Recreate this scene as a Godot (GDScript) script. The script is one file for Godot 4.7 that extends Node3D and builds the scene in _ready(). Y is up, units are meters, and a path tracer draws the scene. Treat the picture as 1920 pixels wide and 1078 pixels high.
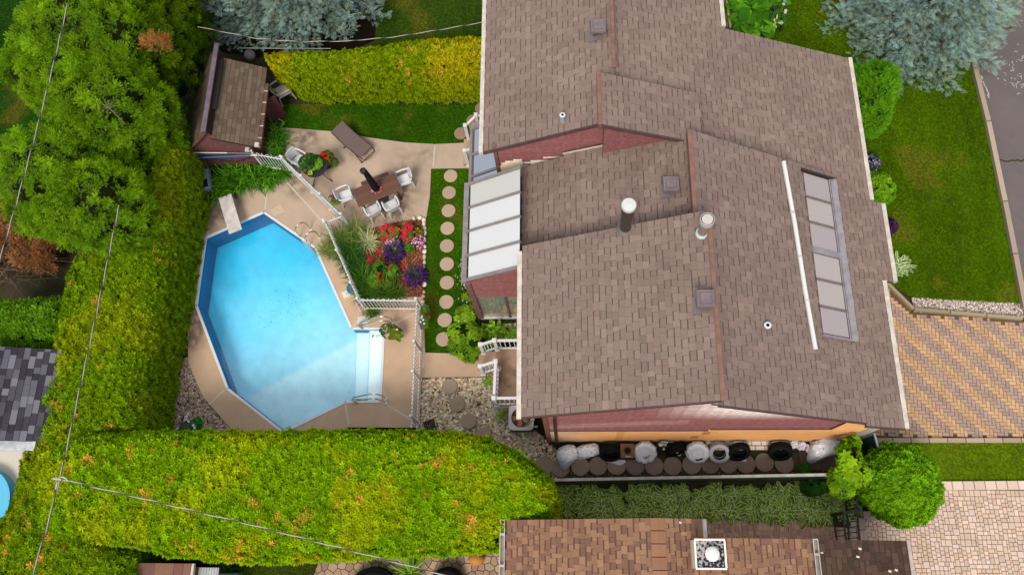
extends Node3D

const FOCAL := 1480.0      # focal length in pixels of the 1920 x 1078 photograph
const EYE := 23.5          # height of the drone above the yard
var axis_x := Vector3.RIGHT
var axis_y := Vector3.UP
var axis_z := Vector3.BACK
var rng := RandomNumberGenerator.new()
var M := {}                # materials by name
var noise_a := FastNoiseLite.new()
var noise_b := FastNoiseLite.new()
var noise_c := FastNoiseLite.new()


# ---------------------------------------------------------------- surveying: where a spot of the plot lies
func spot(px: float, py: float, h := 0.0) -> Vector3:
	var r := Vector3(px - 960.0, py - 539.0, FOCAL)
	var w := Vector3(r.dot(axis_x), r.dot(axis_y), r.dot(axis_z))
	return w * ((h - EYE) / w.y) + Vector3(0, EYE, 0)

func ring(pts: Array, h := 0.0) -> PackedVector2Array:
	var out := PackedVector2Array()
	for p in pts:
		var w := spot(p[0], p[1], h)
		out.append(Vector2(w.x, w.z))
	return out

func rnd(a: float, b: float) -> float:
	return rng.randf_range(a, b)

func pick(list: Array) -> Variant:
	return list[rng.randi() % list.size()]

func shade(c: Color, k: float) -> Color:
	return Color(c.r * k, c.g * k, c.b * k)


# ---------------------------------------------------------------- mesh builder
class Mesher:
	var v := PackedVector3Array()
	var n := PackedVector3Array()
	var c := PackedColorArray()
	var col := Color.WHITE

	func tri(a: Vector3, b: Vector3, d: Vector3) -> void:
		var m := (b - a).cross(d - a)
		if m.length_squared() < 1e-14:
			return
		m = m.normalized()
		for p: Vector3 in [a, d, b]:
			v.append(p)
			n.append(m)
			c.append(col)

	func tri_up(a: Vector3, b: Vector3, d: Vector3) -> void:
		if (b - a).cross(d - a).y < 0.0:
			tri(a, d, b)
		else:
			tri(a, b, d)

	func quad(a: Vector3, b: Vector3, d: Vector3, e: Vector3) -> void:
		tri(a, b, d)
		tri(a, d, e)

	# a quad with a normal and colour of its own at each corner
	func soft(p: Array, m: Array, cs: Array = []) -> void:
		for i: int in [0, 2, 1, 0, 3, 2]:
			v.append(p[i])
			n.append(m[i])
			c.append(cs[i] if cs.size() else col)

	# box from three half axes
	func slab(o: Vector3, x: Vector3, y: Vector3, z: Vector3) -> void:
		if x.cross(y).dot(z) < 0.0:
			z = -z
		quad(o - x - y + z, o + x - y + z, o + x + y + z, o - x + y + z)
		quad(o + x - y - z, o - x - y - z, o - x + y - z, o + x + y - z)
		quad(o + x - y + z, o + x - y - z, o + x + y - z, o + x + y + z)
		quad(o - x - y - z, o - x - y + z, o - x + y + z, o - x + y - z)
		quad(o - x + y + z, o + x + y + z, o + x + y - z, o - x + y - z)
		quad(o - x - y - z, o + x - y - z, o + x - y + z, o - x - y + z)

	func box(o: Vector3, size: Vector3, turn := 0.0) -> void:
		var b := Basis(Vector3.UP, turn)
		slab(o, b.x * size.x / 2, b.y * size.y / 2, b.z * size.z / 2)

	# box with bevelled top edges
	func cushion(o: Vector3, x: Vector3, y: Vector3, z: Vector3, bev := 0.2) -> void:
		if x.cross(y).dot(z) < 0.0:
			z = -z
		var k := 1.0 - bev
		var lo := [o - x - y - z, o + x - y - z, o + x - y + z, o - x - y + z]
		var mid := [o - x + y * 0.3 - z, o + x + y * 0.3 - z, o + x + y * 0.3 + z, o - x + y * 0.3 + z]
		var hi := [o + (-x - z) * k + y, o + (x - z) * k + y, o + (x + z) * k + y, o + (-x + z) * k + y]
		for i in 4:
			var j := (i + 1) % 4
			quad(lo[j], lo[i], mid[i], mid[j])
			quad(mid[j], mid[i], hi[i], hi[j])
		quad(hi[3], hi[2], hi[1], hi[0])

	# beam between two points
	func bar(a: Vector3, b: Vector3, w: float, h: float) -> void:
		var d := b - a
		if d.length() < 1e-6:
			return
		var side := d.cross(Vector3.UP)
		side = Vector3.RIGHT if side.length() < 1e-5 * d.length() else side.normalized()
		slab((a + b) / 2, d / 2, side * w / 2, side.cross(d).normalized() * h / 2)

	func tube(pts: Array, r: float, seg := 6, taper := 1.0) -> void:
		var rings := []
		var norms := []
		var side := Vector3.ZERO
		for i in pts.size():
			var a: Vector3 = pts[maxi(i - 1, 0)]
			var b: Vector3 = pts[mini(i + 1, pts.size() - 1)]
			var d := (b - a).normalized()
			if side == Vector3.ZERO:
				side = d.cross(Vector3.UP if absf(d.y) < 0.9 else Vector3.RIGHT).normalized()
			side = (side - d * side.dot(d)).normalized()
			var up := side.cross(d)
			var rr := r * lerpf(1.0, taper, float(i) / maxf(1.0, pts.size() - 1.0))
			var row := []
			var nrow := []
			for k in seg:
				var t := TAU * k / seg
				var m := side * cos(t) + up * sin(t)
				row.append(pts[i] + m * rr)
				nrow.append(m)
			rings.append(row)
			norms.append(nrow)
		for i in pts.size() - 1:
			for k in seg:
				var l := (k + 1) % seg
				soft([rings[i][l], rings[i][k], rings[i + 1][k], rings[i + 1][l]], [norms[i][l], norms[i][k], norms[i + 1][k], norms[i + 1][l]])
		for k in range(1, seg - 1):
			tri(rings[0][0], rings[0][k], rings[0][k + 1])
			var q: Array = rings[pts.size() - 1]
			tri(q[0], q[k + 1], q[k])

	# surface of revolution: profile is a list of Vector2(radius, height)
	func lathe(o: Vector3, profile: Array, seg := 20, b := Basis.IDENTITY) -> void:
		for i in profile.size() - 1:
			var p: Vector2 = profile[i]
			var q: Vector2 = profile[i + 1]
			var sl := Vector2(q.y - p.y, p.x - q.x)
			if sl.length() < 1e-7:
				continue
			sl = sl.normalized()
			for k in seg:
				var t0 := TAU * k / seg
				var t1 := TAU * (k + 1) / seg
				var d0 := Vector3(cos(t0), 0, sin(t0))
				var d1 := Vector3(cos(t1), 0, sin(t1))
				var u := Vector3.UP
				soft([o + b * (d0 * p.x + u * p.y), o + b * (d0 * q.x + u * q.y), o + b * (d1 * q.x + u * q.y), o + b * (d1 * p.x + u * p.y)],
					[b * (d0 * sl.x + u * sl.y), b * (d0 * sl.x + u * sl.y), b * (d1 * sl.x + u * sl.y), b * (d1 * sl.x + u * sl.y)])

	# lumpy ball
	func blob(o: Vector3, r: Vector3, seg: int, lump: float, field: FastNoiseLite, b := Basis.IDENTITY) -> void:
		var rows := maxi(3, seg / 2)
		var at := func(i: int, k: int) -> Vector3:
			var t := PI * i / rows
			var p := TAU * (k % seg) / seg
			var d := Vector3(sin(t) * cos(p), cos(t), sin(t) * sin(p))
			return o + b * (d * r * (1.0 + lump * field.get_noise_3dv((d + o) * 40.0)))
		for i in rows:
			for k in seg:
				var q := [at.call(i, k), at.call(i, k + 1), at.call(i + 1, k + 1), at.call(i + 1, k)]
				var m := []
				for p: Vector3 in q:
					m.append((b.inverse() * (p - o) / r / r).normalized())
				soft(q, [b * m[0], b * m[1], b * m[2], b * m[3]])

	# flat polygon in plan, cut small enough for a colour that changes across it; tint takes (x, z)
	func sheet(pts: PackedVector2Array, y: float, tint: Variant = null, edge := 0.0) -> void:
		var idx := Geometry2D.triangulate_polygon(pts)
		for i in range(0, idx.size(), 3):
			_split(pts[idx[i]], pts[idx[i + 1]], pts[idx[i + 2]], y, tint, edge)

	func _split(a: Vector2, b: Vector2, d: Vector2, y: float, tint: Variant, edge: float) -> void:
		var l := [a.distance_to(b), b.distance_to(d), d.distance_to(a)]
		var most: float = l.max()
		if edge > 0.0 and most > edge:
			if most == l[0]:
				_split(a, (a + b) / 2, d, y, tint, edge)
				_split((a + b) / 2, b, d, y, tint, edge)
			elif most == l[1]:
				_split(a, b, (b + d) / 2, y, tint, edge)
				_split(a, (b + d) / 2, d, y, tint, edge)
			else:
				_split(a, b, (d + a) / 2, y, tint, edge)
				_split((d + a) / 2, b, d, y, tint, edge)
			return
		var q := [a, b, d]
		if (b - a).cross(d - a) < 0.0:
			q = [a, d, b]
		for p: Vector2 in q:
			v.append(Vector3(p.x, y, p.y))
			n.append(Vector3.UP)
			c.append((tint as Callable).call(p.x, p.y) if tint != null else col)

	# polygon in plan with thickness
	func plate(pts: PackedVector2Array, y0: float, y1: float, tint: Variant = null, edge := 0.0) -> void:
		sheet(pts, y1, tint, edge)
		var cw := Geometry2D.is_polygon_clockwise(pts)
		for i in pts.size():
			var p := pts[i]
			var q := pts[(i + 1) % pts.size()]
			var a := Vector3(p.x, y0, p.y)
			var b := Vector3(q.x, y0, q.y)
			var a1 := Vector3(p.x, y1, p.y)
			var b1 := Vector3(q.x, y1, q.y)
			if cw:
				quad(b1, a1, a, b)
			else:
				quad(a1, b1, b, a)

	# strap of a leaf: from o outwards, rising then drooping, folded along the middle; rim is a second colour at the edge
	func leaf(o: Vector3, ang: float, length: float, width: float, rise: float, droop: float, rim := Color(0, 0, 0, 0), steps := 4) -> void:
		var d := Vector3(cos(ang), 0, sin(ang))
		var s := Vector3(-sin(ang), 0, cos(ang))
		var prev := []
		for i in steps + 1:
			var t := float(i) / steps
			var p := o + d * length * t * (1.0 - 0.25 * droop * t) + Vector3.UP * length * (rise * t - droop * t * t)
			var w := width * pow(sin(PI * clampf(0.1 + 0.86 * t, 0.0, 1.0)), 0.7) / 2
			var row := [p - s * w + Vector3.UP * w * 0.35, p, p + s * w + Vector3.UP * w * 0.35]
			if i > 0:
				if rim.a > 0.0:
					var mine := col
					for k: int in [0, 2]:
						var e0: Vector3 = prev[k].lerp(prev[1], 0.20)
						var e1: Vector3 = row[k].lerp(row[1], 0.20)
						col = rim
						if k == 0:
							quad(prev[0], row[0], e1, e0)
						else:
							quad(e0, e1, row[2], prev[2])
						col = mine
						if k == 0:
							quad(e0, e1, row[1], prev[1])
						else:
							quad(prev[1], row[1], e1, e0)
				else:
					quad(prev[0], row[0], row[1], prev[1])
					quad(prev[1], row[1], row[2], prev[2])
			prev = row

	func done() -> ArrayMesh:
		var a := []
		a.resize(Mesh.ARRAY_MAX)
		a[Mesh.ARRAY_VERTEX] = v
		a[Mesh.ARRAY_NORMAL] = n
		a[Mesh.ARRAY_COLOR] = c
		var m := ArrayMesh.new()
		m.add_surface_from_arrays(Mesh.PRIMITIVE_TRIANGLES, a)
		return m


func mb(c := Color.WHITE) -> Mesher:
	var m := Mesher.new()
	m.col = c
	return m


# ---------------------------------------------------------------- naming
func thing(called: String, label: String, category: String, at := Vector3.ZERO, turn := 0.0, group := "") -> Node3D:
	var o := Node3D.new()
	o.name = called
	add_child(o, true)
	o.position = at
	o.rotation.y = turn
	tag(o, label, category, group)
	return o

func tag(o: Node, label: String, category := "", group := "") -> void:
	o.set_meta("label", label)
	if category:
		o.set_meta("category", category)
	if group:
		o.set_meta("group", group)

func obj(called: String, shape: Variant, material: String, parent: Node = null) -> MeshInstance3D:
	var o := MeshInstance3D.new()
	o.name = called
	o.mesh = shape.done() if shape is Mesher else shape
	o.material_override = M[material]
	(parent if parent else self).add_child(o, true)
	return o

func struct(called: String, shape: Variant, material: String) -> MeshInstance3D:
	var o := obj(called, shape, material)
	o.set_meta("kind", "structure")
	return o

func scatter(called: String, shape: Mesh, material: String, where: Array, tints: Array, parent: Node = null) -> MultiMeshInstance3D:
	var mm := MultiMesh.new()
	mm.transform_format = MultiMesh.TRANSFORM_3D
	mm.use_colors = true
	mm.mesh = shape
	mm.instance_count = where.size()
	for i in where.size():
		mm.set_instance_transform(i, where[i])
		mm.set_instance_color(i, tints[i])
	var o := MultiMeshInstance3D.new()
	o.name = called
	o.multimesh = mm
	o.material_override = M[material]
	(parent if parent else self).add_child(o, true)
	o.set_meta("kind", "stuff")
	return o

func copy(o: Node3D, label: String, at: Vector3, turn: float) -> Node3D:
	var c: Node3D = o.duplicate()
	add_child(c, true)
	c.position = at
	c.rotation.y = turn
	c.set_meta("label", label)
	return c


# ---------------------------------------------------------------- materials
func grain(freq: float, oct: int, lo: float, hi: float, seed_: int, cell := false) -> NoiseTexture2D:
	var f := FastNoiseLite.new()
	f.seed = seed_
	f.frequency = freq
	f.fractal_octaves = oct
	f.noise_type = FastNoiseLite.TYPE_CELLULAR if cell else FastNoiseLite.TYPE_SIMPLEX_SMOOTH
	var g := Gradient.new()
	g.set_color(0, Color(lo, lo, lo))
	g.set_color(1, Color(hi, hi, hi))
	var t := NoiseTexture2D.new()
	t.width = 512
	t.height = 512
	t.seamless = true
	t.noise = f
	t.color_ramp = g
	return t

func mat(called: String, c: Color, rough := 0.85, tex: Texture2D = null, metres := 2.0, metal := 0.0) -> StandardMaterial3D:
	var m := StandardMaterial3D.new()
	if rough > 0.6:
		m.metallic_specular = 0.2
	m.resource_name = called
	m.albedo_color = c.linear_to_srgb()
	m.vertex_color_use_as_albedo = true
	m.roughness = rough
	m.metallic = metal
	if tex:
		m.albedo_texture = tex
		m.uv1_triplanar = true
		m.uv1_world_triplanar = true
		m.uv1_scale = Vector3.ONE / metres
	M[called] = m
	return m

func relief(m: StandardMaterial3D, tex: Texture2D, cm: float) -> void:
	m.heightmap_enabled = true
	m.heightmap_texture = tex
	m.heightmap_scale = cm

func leafy(called: String, glow: float, k: float, rough := 0.65) -> void:
	var m := mat(called, tone(k), rough)
	m.backlight_enabled = true
	m.backlight = Color(glow, glow, glow).linear_to_srgb()
	m.metallic_specular = 0.12

func tone(k: float) -> Color:
	return Color(k, k, k)

func materials() -> void:
	var fine := grain(0.09, 4, 0.72, 1.0, 3)
	var coarse := grain(0.012, 5, 0.80, 1.0, 5)
	var speck := grain(0.25, 2, 0.62, 1.0, 7)
	relief(mat("concrete", tone(1.52), 0.9, speck, 1.1), speck, 0.15)
	mat("asphalt", tone(1.25), 0.92, speck, 1.3)
	relief(mat("soil", tone(1.2), 0.95, speck, 1.5), speck, 2.0)
	mat("turf", tone(0.85), 0.95, speck, 0.9)
	mat("shingle", tone(1.30), 0.95, speck, 0.7)
	mat("stone", tone(1.5), 0.85, fine, 0.9)
	mat("paint", tone(0.82), 0.55, coarse, 1.7)
	mat("siding", tone(1.45), 0.7, coarse, 1.1)
	relief(mat("brickwork", tone(1.75), 0.85, fine, 0.7), fine, 0.4)
	mat("plain", tone(0.72), 0.6)
	mat("gloss", tone(0.72), 0.3)
	mat("steel", Color.WHITE, 0.25, null, 1.0, 0.9)
	mat("galvanised", Color.WHITE, 0.45, fine, 0.5, 0.6)
	mat("rubber", Color.WHITE, 0.75, fine, 0.4)
	mat("bagging", tone(1.02), 0.38)
	mat("timber", tone(1.15), 0.75, fine, 0.6)
	mat("bark", tone(1.1), 0.95, fine, 0.4)
	mat("mirror_glass", Color.WHITE, 0.03, null, 1.0, 0.95)
	mat("liner", tone(1.12), 0.7)
	var w := mat("water", Color(0.25, 0.75, 0.95, 0.06), 0.02)
	w.vertex_color_use_as_albedo = false
	w.transparency = BaseMaterial3D.TRANSPARENCY_ALPHA
	var rip := FastNoiseLite.new()
	rip.seed = 21
	rip.frequency = 0.02
	var nt := NoiseTexture2D.new()
	nt.width = 512
	nt.height = 512
	nt.seamless = true
	nt.as_normal_map = true
	nt.bump_strength = 1.2
	nt.noise = rip
	w.normal_enabled = true
	w.normal_texture = nt
	w.normal_scale = 0.25
	w.uv1_triplanar = true
	w.uv1_world_triplanar = true
	w.uv1_scale = Vector3.ONE * 0.7
	var p := mat("pane", Color(0.75, 0.85, 0.85, 0.12), 0.02)
	p.vertex_color_use_as_albedo = false
	p.transparency = BaseMaterial3D.TRANSPARENCY_ALPHA
	var pn := mat("panel", tone(0.88), 0.35)
	pn.backlight_enabled = true
	pn.backlight = Color(0.6, 0.6, 0.6).linear_to_srgb()
	leafy("foliage", 0.6, 1.42)
	leafy("needles", 0.3, 1.6)
	leafy("petals", 0.5, 0.95)


func _ready() -> void:
	# ---------------------------------------------------------------- camera, sky, sun, exposure
	var down := Vector3(115, 511, FOCAL).normalized()
	var north := Vector3(40, -4239, FOCAL)
	north = (north - down * north.dot(down)).normalized()
	var east := down.cross(north)
	if east.x < 0.0:
		east = -east
	axis_x = east
	axis_y = -down
	axis_z = -north
	var cam := Camera3D.new()
	cam.name = "camera"
	add_child(cam)
	cam.transform = Transform3D(Basis(Vector3(east.x, -down.x, -north.x), -Vector3(east.y, -down.y, -north.y), -Vector3(east.z, -down.z, -north.z)), Vector3(0, EYE, 0))
	cam.fov = rad_to_deg(2.0 * atan(539.0 / FOCAL))
	cam.near = 0.1
	cam.far = 400.0
	cam.current = true

	var env := Environment.new()
	var sky := ProceduralSkyMaterial.new()
	sky.sky_top_color = Color(0.885, 0.90, 0.93)
	sky.sky_horizon_color = Color(0.84, 0.85, 0.87)
	sky.sky_curve = 0.25
	sky.ground_bottom_color = Color(0.25, 0.27, 0.2)
	sky.ground_horizon_color = Color(0.6, 0.62, 0.6)
	var haze := FastNoiseLite.new()
	haze.seed = 4
	haze.frequency = 0.006
	haze.fractal_octaves = 4
	var ramp := Gradient.new()
	ramp.set_color(0, Color(0, 0, 0, 0))
	ramp.set_color(1, Color(0.22, 0.22, 0.22, 1))
	var clouds := NoiseTexture2D.new()
	clouds.width = 1024
	clouds.height = 512
	clouds.seamless = true
	clouds.noise = haze
	clouds.color_ramp = ramp
	sky.sky_cover = clouds
	env.background_mode = Environment.BG_SKY
	env.sky = Sky.new()
	env.sky.sky_material = sky
	env.background_energy_multiplier = 0.82
	env.tonemap_mode = Environment.TONE_MAPPER_LINEAR
	env.tonemap_exposure = 1.4
	env.sdfgi_enabled = true
	env.ssao_enabled = true
	env.ssil_enabled = true
	var world := WorldEnvironment.new()
	world.name = "overcast_sky"
	world.environment = env
	add_child(world)

	var sun := DirectionalLight3D.new()
	sun.name = "veiled_sun"
	sun.light_energy = 0.75
	sun.light_color = Color(1.0, 0.97, 0.92)
	sun.light_angular_distance = 22.0
	sun.shadow_enabled = true
	add_child(sun)
	sun.look_at_from_position(Vector3(-2, 12, 9), Vector3.ZERO)

	rng.seed = 11
	noise_a.seed = 1
	noise_a.frequency = 0.35
	noise_b.seed = 2
	noise_b.frequency = 1.3
	noise_c.seed = 3
	noise_c.frequency = 0.05
	materials()
	ground()
	pool()
	house()
	neighbours()
	shed()
	paving()
	fences()
	decks()
	hedges()
	trees()
	garden()
	furniture()
	side_yard()
	cables()


# ---------------------------------------------------------------- the plot
const POOL := [[385, 446], [494, 398], [591, 465], [659, 616], [720, 616], [713, 753], [647, 754], [531, 811], [426, 729], [367, 573]]
const DECK := [[505, 238], [560, 241], [620, 246], [700, 259], [760, 267], [815, 270], [882, 267], [890, 315], [808, 316], [806, 365], [799, 408], [797, 480], [793, 560],
	[797, 661], [915, 665], [915, 706], [790, 708], [786, 802], [650, 801], [640, 820], [440, 812], [380, 745], [352, 680], [350, 600], [355, 500], [368, 430], [380, 385], [400, 372], [470, 350], [528, 330], [545, 312], [500, 292]]
const BED := [[614, 430], [655, 438], [690, 430], [740, 418], [797, 408], [799, 412], [797, 480], [793, 557], [672, 557], [640, 495]]
const SIDE_LAWN := [[808, 316], [885, 315], [880, 400], [875, 520], [900, 600], [905, 640], [870, 662], [797, 660], [793, 560], [797, 480], [800, 410], [806, 362]]
const BACK_LAWN := [[528, 195], [925, 195], [925, 266], [882, 266], [815, 269], [760, 266], [700, 258], [620, 245], [560, 240], [505, 237], [500, 215]]
const FRONT_LAWN := [[1330, -90], [1788, -90], [1814, 95], [1848, 230], [1879, 380], [1916, 569], [1714, 558], [1668, 530], [1620, 530], [1480, 300], [1400, 100]]
const LOWER_LAWN := [[1640, 830], [1950, 829], [1950, 903], [1745, 903], [1680, 930], [1635, 900]]

func with_hole(outer: PackedVector2Array, hole: PackedVector2Array) -> Array:
	# cut along a line through the hole, so that no piece encloses it
	var mid := Vector2.ZERO
	for p in hole:
		mid += p / hole.size()
	var out := []
	for s: float in [-1.0, 1.0]:
		var half := PackedVector2Array([Vector2(mid.x, -500), Vector2(mid.x + s * 500, -500), Vector2(mid.x + s * 500, 500), Vector2(mid.x, 500)])
		for p: PackedVector2Array in Geometry2D.intersect_polygons(outer, half):
			out.append_array(Geometry2D.clip_polygons(p, hole))
	return out

func turf_tint(x: float, z: float, base: Color, stripe: float) -> Color:
	var k := 1.0 + 0.30 * noise_a.get_noise_2d(x, z) + 0.22 * noise_b.get_noise_2d(x * 2.2, z * 2.2) + stripe * sin(x * 7.0 + z * 0.4)
	var dry := clampf(noise_a.get_noise_2d(x * 0.9 + 50.0, z * 0.9) * 2.4 - 0.55, 0.0, 0.6)
	return shade(base, k).lerp(Color(0.13, 0.12, 0.012), dry)

func lawn(called: String, pts: Array, y: float, base: Color, stripe: float, density: float) -> void:
	var area := ring(pts)
	var m := mb()
	m.sheet(area, y, func(x: float, z: float) -> Color: return turf_tint(x, z, base, stripe), 0.35)
	struct(called, m, "turf")
	var blade := mb(Color.WHITE)
	for i in 5:
		var a := TAU * i / 5.0 + 0.4 * (i % 2)
		var d := Vector3(cos(a), 0, sin(a))
		var s := Vector3(-d.z, 0, d.x) * 0.006
		var tip := d * 0.05 + Vector3(0, 0.035, 0)
		blade.tri(s + d * 0.004, -s + d * 0.004, tip)
	var shape := blade.done()
	var where := []
	var tints := []
	var box := Rect2(area[0], Vector2.ZERO)
	for p in area:
		box = box.expand(p)
	for i in int(box.get_area() * density):
		var p := Vector2(rnd(box.position.x, box.end.x), rnd(box.position.y, box.end.y))
		if p.x > 16.5 or p.y < -20.5 or not Geometry2D.is_point_in_polygon(p, area):
			continue
		var b := Basis(Vector3.UP, rnd(0, TAU)).scaled(Vector3.ONE * rnd(0.7, 1.35))
		where.append(Transform3D(b, Vector3(p.x, y - 0.004, p.y)))
		tints.append(shade(turf_tint(p.x, p.y, base, stripe), rnd(0.8, 1.7)))
	if where.size():
		var g := scatter("grass", shape, "foliage", where, tints)
		tag(g, "short mown grass of the " + called.replace("_", " "), "grass")

func stones(called: String, label: String, category: String, pts: Array, y: float, per: float, size: Vector2, tones: Array, flat: float) -> void:
	var area := ring(pts)
	var m := mb()
	m.blob(Vector3.ZERO, Vector3(1, flat, 0.72), 7, 0.25, noise_b)
	var shape := m.done()
	var where := []
	var tints := []
	var box := Rect2(area[0], Vector2.ZERO)
	for p in area:
		box = box.expand(p)
	for i in int(box.get_area() * per):
		var p := Vector2(rnd(box.position.x, box.end.x), rnd(box.position.y, box.end.y))
		if not Geometry2D.is_point_in_polygon(p, area):
			continue
		var k := rnd(size.x, size.y)
		var b := Basis.from_euler(Vector3(rnd(-0.3, 0.3), rnd(0, TAU), rnd(-0.3, 0.3))).scaled(Vector3.ONE * k)
		where.append(Transform3D(b, Vector3(p.x, y + k * flat * rnd(0.1, 0.8), p.y)))
		tints.append(shade(pick(tones), rnd(0.7, 1.2)))
	tag(scatter(called, shape, "stone", where, tints), label, category)

func ground() -> void:
	var pool_ring := ring(POOL)
	var m := mb()
	var far := PackedVector2Array([Vector2(-26, -26), Vector2(22, -26), Vector2(22, 6), Vector2(-26, 6)])
	for piece: PackedVector2Array in with_hole(far, pool_ring):
		m.sheet(piece, -0.09, func(x: float, z: float) -> Color: return Color(0.055, 0.05, 0.028) * (1.0 + 0.5 * noise_b.get_noise_2d(x, z)), 1.0)
	m.col = Color(0.05, 0.06, 0.02)
	for r: Array in [[-160, -160, 160, -26], [-160, 6, 160, 160], [-160, -26, -26, 6], [22, -26, 160, 6]]:
		m.sheet(PackedVector2Array([Vector2(r[0], r[1]), Vector2(r[2], r[1]), Vector2(r[2], r[3]), Vector2(r[0], r[3])]), -0.09)
	struct("ground", m, "soil")

	# concrete terrace with its mould stains
	var stains := []
	for s: Array in [[735, 395, 0.75, 0.5], [745, 340, 0.5, 0.3], [690, 415, 0.5, 0.3], [575, 258, 0.55, 0.45], [590, 300, 0.5, 0.25], [430, 365, 0.7, 0.45], [400, 400, 0.6, 0.45], [380, 420, 0.4, 0.4],
			[358, 625, 0.55, 0.6], [365, 590, 0.35, 0.4], [545, 330, 0.5, 0.4], [560, 355, 0.4, 0.3], [650, 400, 0.35, 0.3], [770, 355, 0.5, 0.25], [800, 290, 0.4, 0.2], [660, 270, 0.5, 0.3], [785, 570, 0.4, 0.25], [700, 570, 0.5, 0.2], [765, 300, 0.7, 0.15], [620, 360, 0.5, 0.2]]:
		var w := spot(s[0], s[1])
		stains.append([Vector2(w.x, w.z), s[2], s[3]])
	var tint := func(x: float, z: float) -> Color:
		var c := Color(0.50, 0.345, 0.235)
		var k := 1.0 + 0.10 * noise_a.get_noise_2d(x, z) + 0.08 * noise_b.get_noise_2d(x * 2.0, z * 2.0)
		c = c.lerp(Color(0.45, 0.34, 0.26), clampf(0.5 - (z + 9.5) * 0.25, 0.0, 1.0))
		var dark := 0.0
		for s: Array in stains:
			var d: float = Vector2(x, z).distance_to(s[0]) / s[1]
			if d < 1.6:
				dark += 1.7 * s[2] * smoothstep(1.6, 0.0, d) * clampf(0.7 + 1.2 * noise_b.get_noise_2d(x * 2.5, z * 2.5) + 0.7 * noise_a.get_noise_2d(x * 3.0, z * 3.0), 0.0, 1.4)
		return shade(c, k).lerp(Color(0.10, 0.075, 0.055), clampf(dark, 0.0, 0.8))
	var slab := mb()
	for piece: PackedVector2Array in with_hole(ring(DECK), pool_ring):
		slab.sheet(piece, 0.0, tint, 0.16)
	struct("patio", slab, "concrete")
	var edge := mb(Color(0.36, 0.27, 0.19))
	var outer := ring(DECK)
	for i in outer.size():
		var p := outer[i]
		var q := outer[(i + 1) % outer.size()]
		edge.quad(Vector3(p.x, 0, p.y), Vector3(q.x, 0, q.y), Vector3(q.x, -0.09, q.y), Vector3(p.x, -0.09, p.y))
	struct("patio_edge", edge, "concrete")
	var joint := mb(Color(0.68, 0.60, 0.50))
	for l: Array in [[496, 393, 500, 356], [532, 336, 625, 438], [592, 464, 622, 453], [646, 755, 654, 797], [716, 753, 772, 788], [420, 731, 391, 758], [815, 272, 812, 313], [661, 613, 679, 590], [735, 609, 782, 585], [376, 441, 382, 448], [794, 638, 793, 690], [367, 572, 358, 571]]:
		var a := spot(l[0], l[1])
		var b := spot(l[2], l[3])
		joint.bar(a + Vector3(0, 0.003, 0), b + Vector3(0, 0.003, 0), 0.045, 0.004)
	struct("patio_joints", joint, "plain")

	# lawns
	lawn("back_lawn", BACK_LAWN, -0.03, Color(0.030, 0.092, 0.002), 0.05, 750)
	lawn("side_lawn", SIDE_LAWN, -0.03, Color(0.036, 0.10, 0.002), 0.08, 850)
	lawn("front_lawn", FRONT_LAWN, -0.03, Color(0.058, 0.112, 0.001), 0.06, 600)
	lawn("lower_lawn", LOWER_LAWN, -0.03, Color(0.10, 0.16, 0.004), 0.03, 700)
	lawn("north_lawn", [[715, -60], [930, -60], [925, 100], [700, 95]], -0.03, Color(0.035, 0.075, 0.006), 0.03, 550)
	lawn("west_lawn", [[-60, -90], [150, -90], [150, 320], [-60, 330]], -0.03, Color(0.016, 0.058, 0.004), 0.03, 450)
	lawn("south_lawn", [[425, 1050], [600, 1040], [585, 1085], [420, 1090]], -0.03, Color(0.05, 0.07, 0.008), 0.0, 650)

	# bare soil and mulch
	var s := mb(Color(0.075, 0.045, 0.028))
	s.sheet(ring(BED), 0.02, func(x: float, z: float) -> Color: return Color(0.17, 0.06, 0.03) * (1.0 + 0.35 * noise_b.get_noise_2d(x * 3.0, z * 3.0)), 0.2)
	struct("flower_bed_ground", s, "soil")
	var d := mb(Color(0.085, 0.065, 0.04))
	d.sheet(ring([[1012, 826], [1660, 822], [1650, 905], [1040, 908], [1005, 880]]), -0.05, func(x: float, z: float) -> Color:
		return Color(0.088, 0.068, 0.04).lerp(Color(0.06, 0.075, 0.012), clampf(0.3 + noise_b.get_noise_2d(x, z), 0.0, 0.75)), 0.25)
	struct("side_yard_ground", d, "soil")
	var dark := mb(Color(0.014, 0.009, 0.006))  # near-black soil colour holds the deep shade below the spruce
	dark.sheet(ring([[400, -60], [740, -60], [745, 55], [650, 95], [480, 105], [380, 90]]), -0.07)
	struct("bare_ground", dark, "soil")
	var bark_bits := mb(Color.WHITE)
	bark_bits.slab(Vector3.ZERO, Vector3(0.032, 0, 0), Vector3(0, 0.004, 0), Vector3(0, 0, 0.011))
	var where := []
	var tints := []
	var bed := ring(BED)
	for i in 5200:
		var p := spot(rnd(612, 799), rnd(405, 560))
		if Geometry2D.is_point_in_polygon(Vector2(p.x, p.z), bed):
			where.append(Transform3D(Basis.from_euler(Vector3(rnd(-0.5, 0.5), rnd(0, TAU), rnd(-0.5, 0.5))).scaled(Vector3.ONE * rnd(0.6, 1.3)), Vector3(p.x, rnd(0.022, 0.04), p.z)))
			tints.append(pick([Color(0.34, 0.125, 0.06), Color(0.25, 0.082, 0.042), Color(0.44, 0.20, 0.115), Color(0.16, 0.055, 0.03)]))
	tag(scatter("mulch", bark_bits.done(), "timber", where, tints), "red brown bark mulch spread over the flower bed", "mulch")

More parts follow.
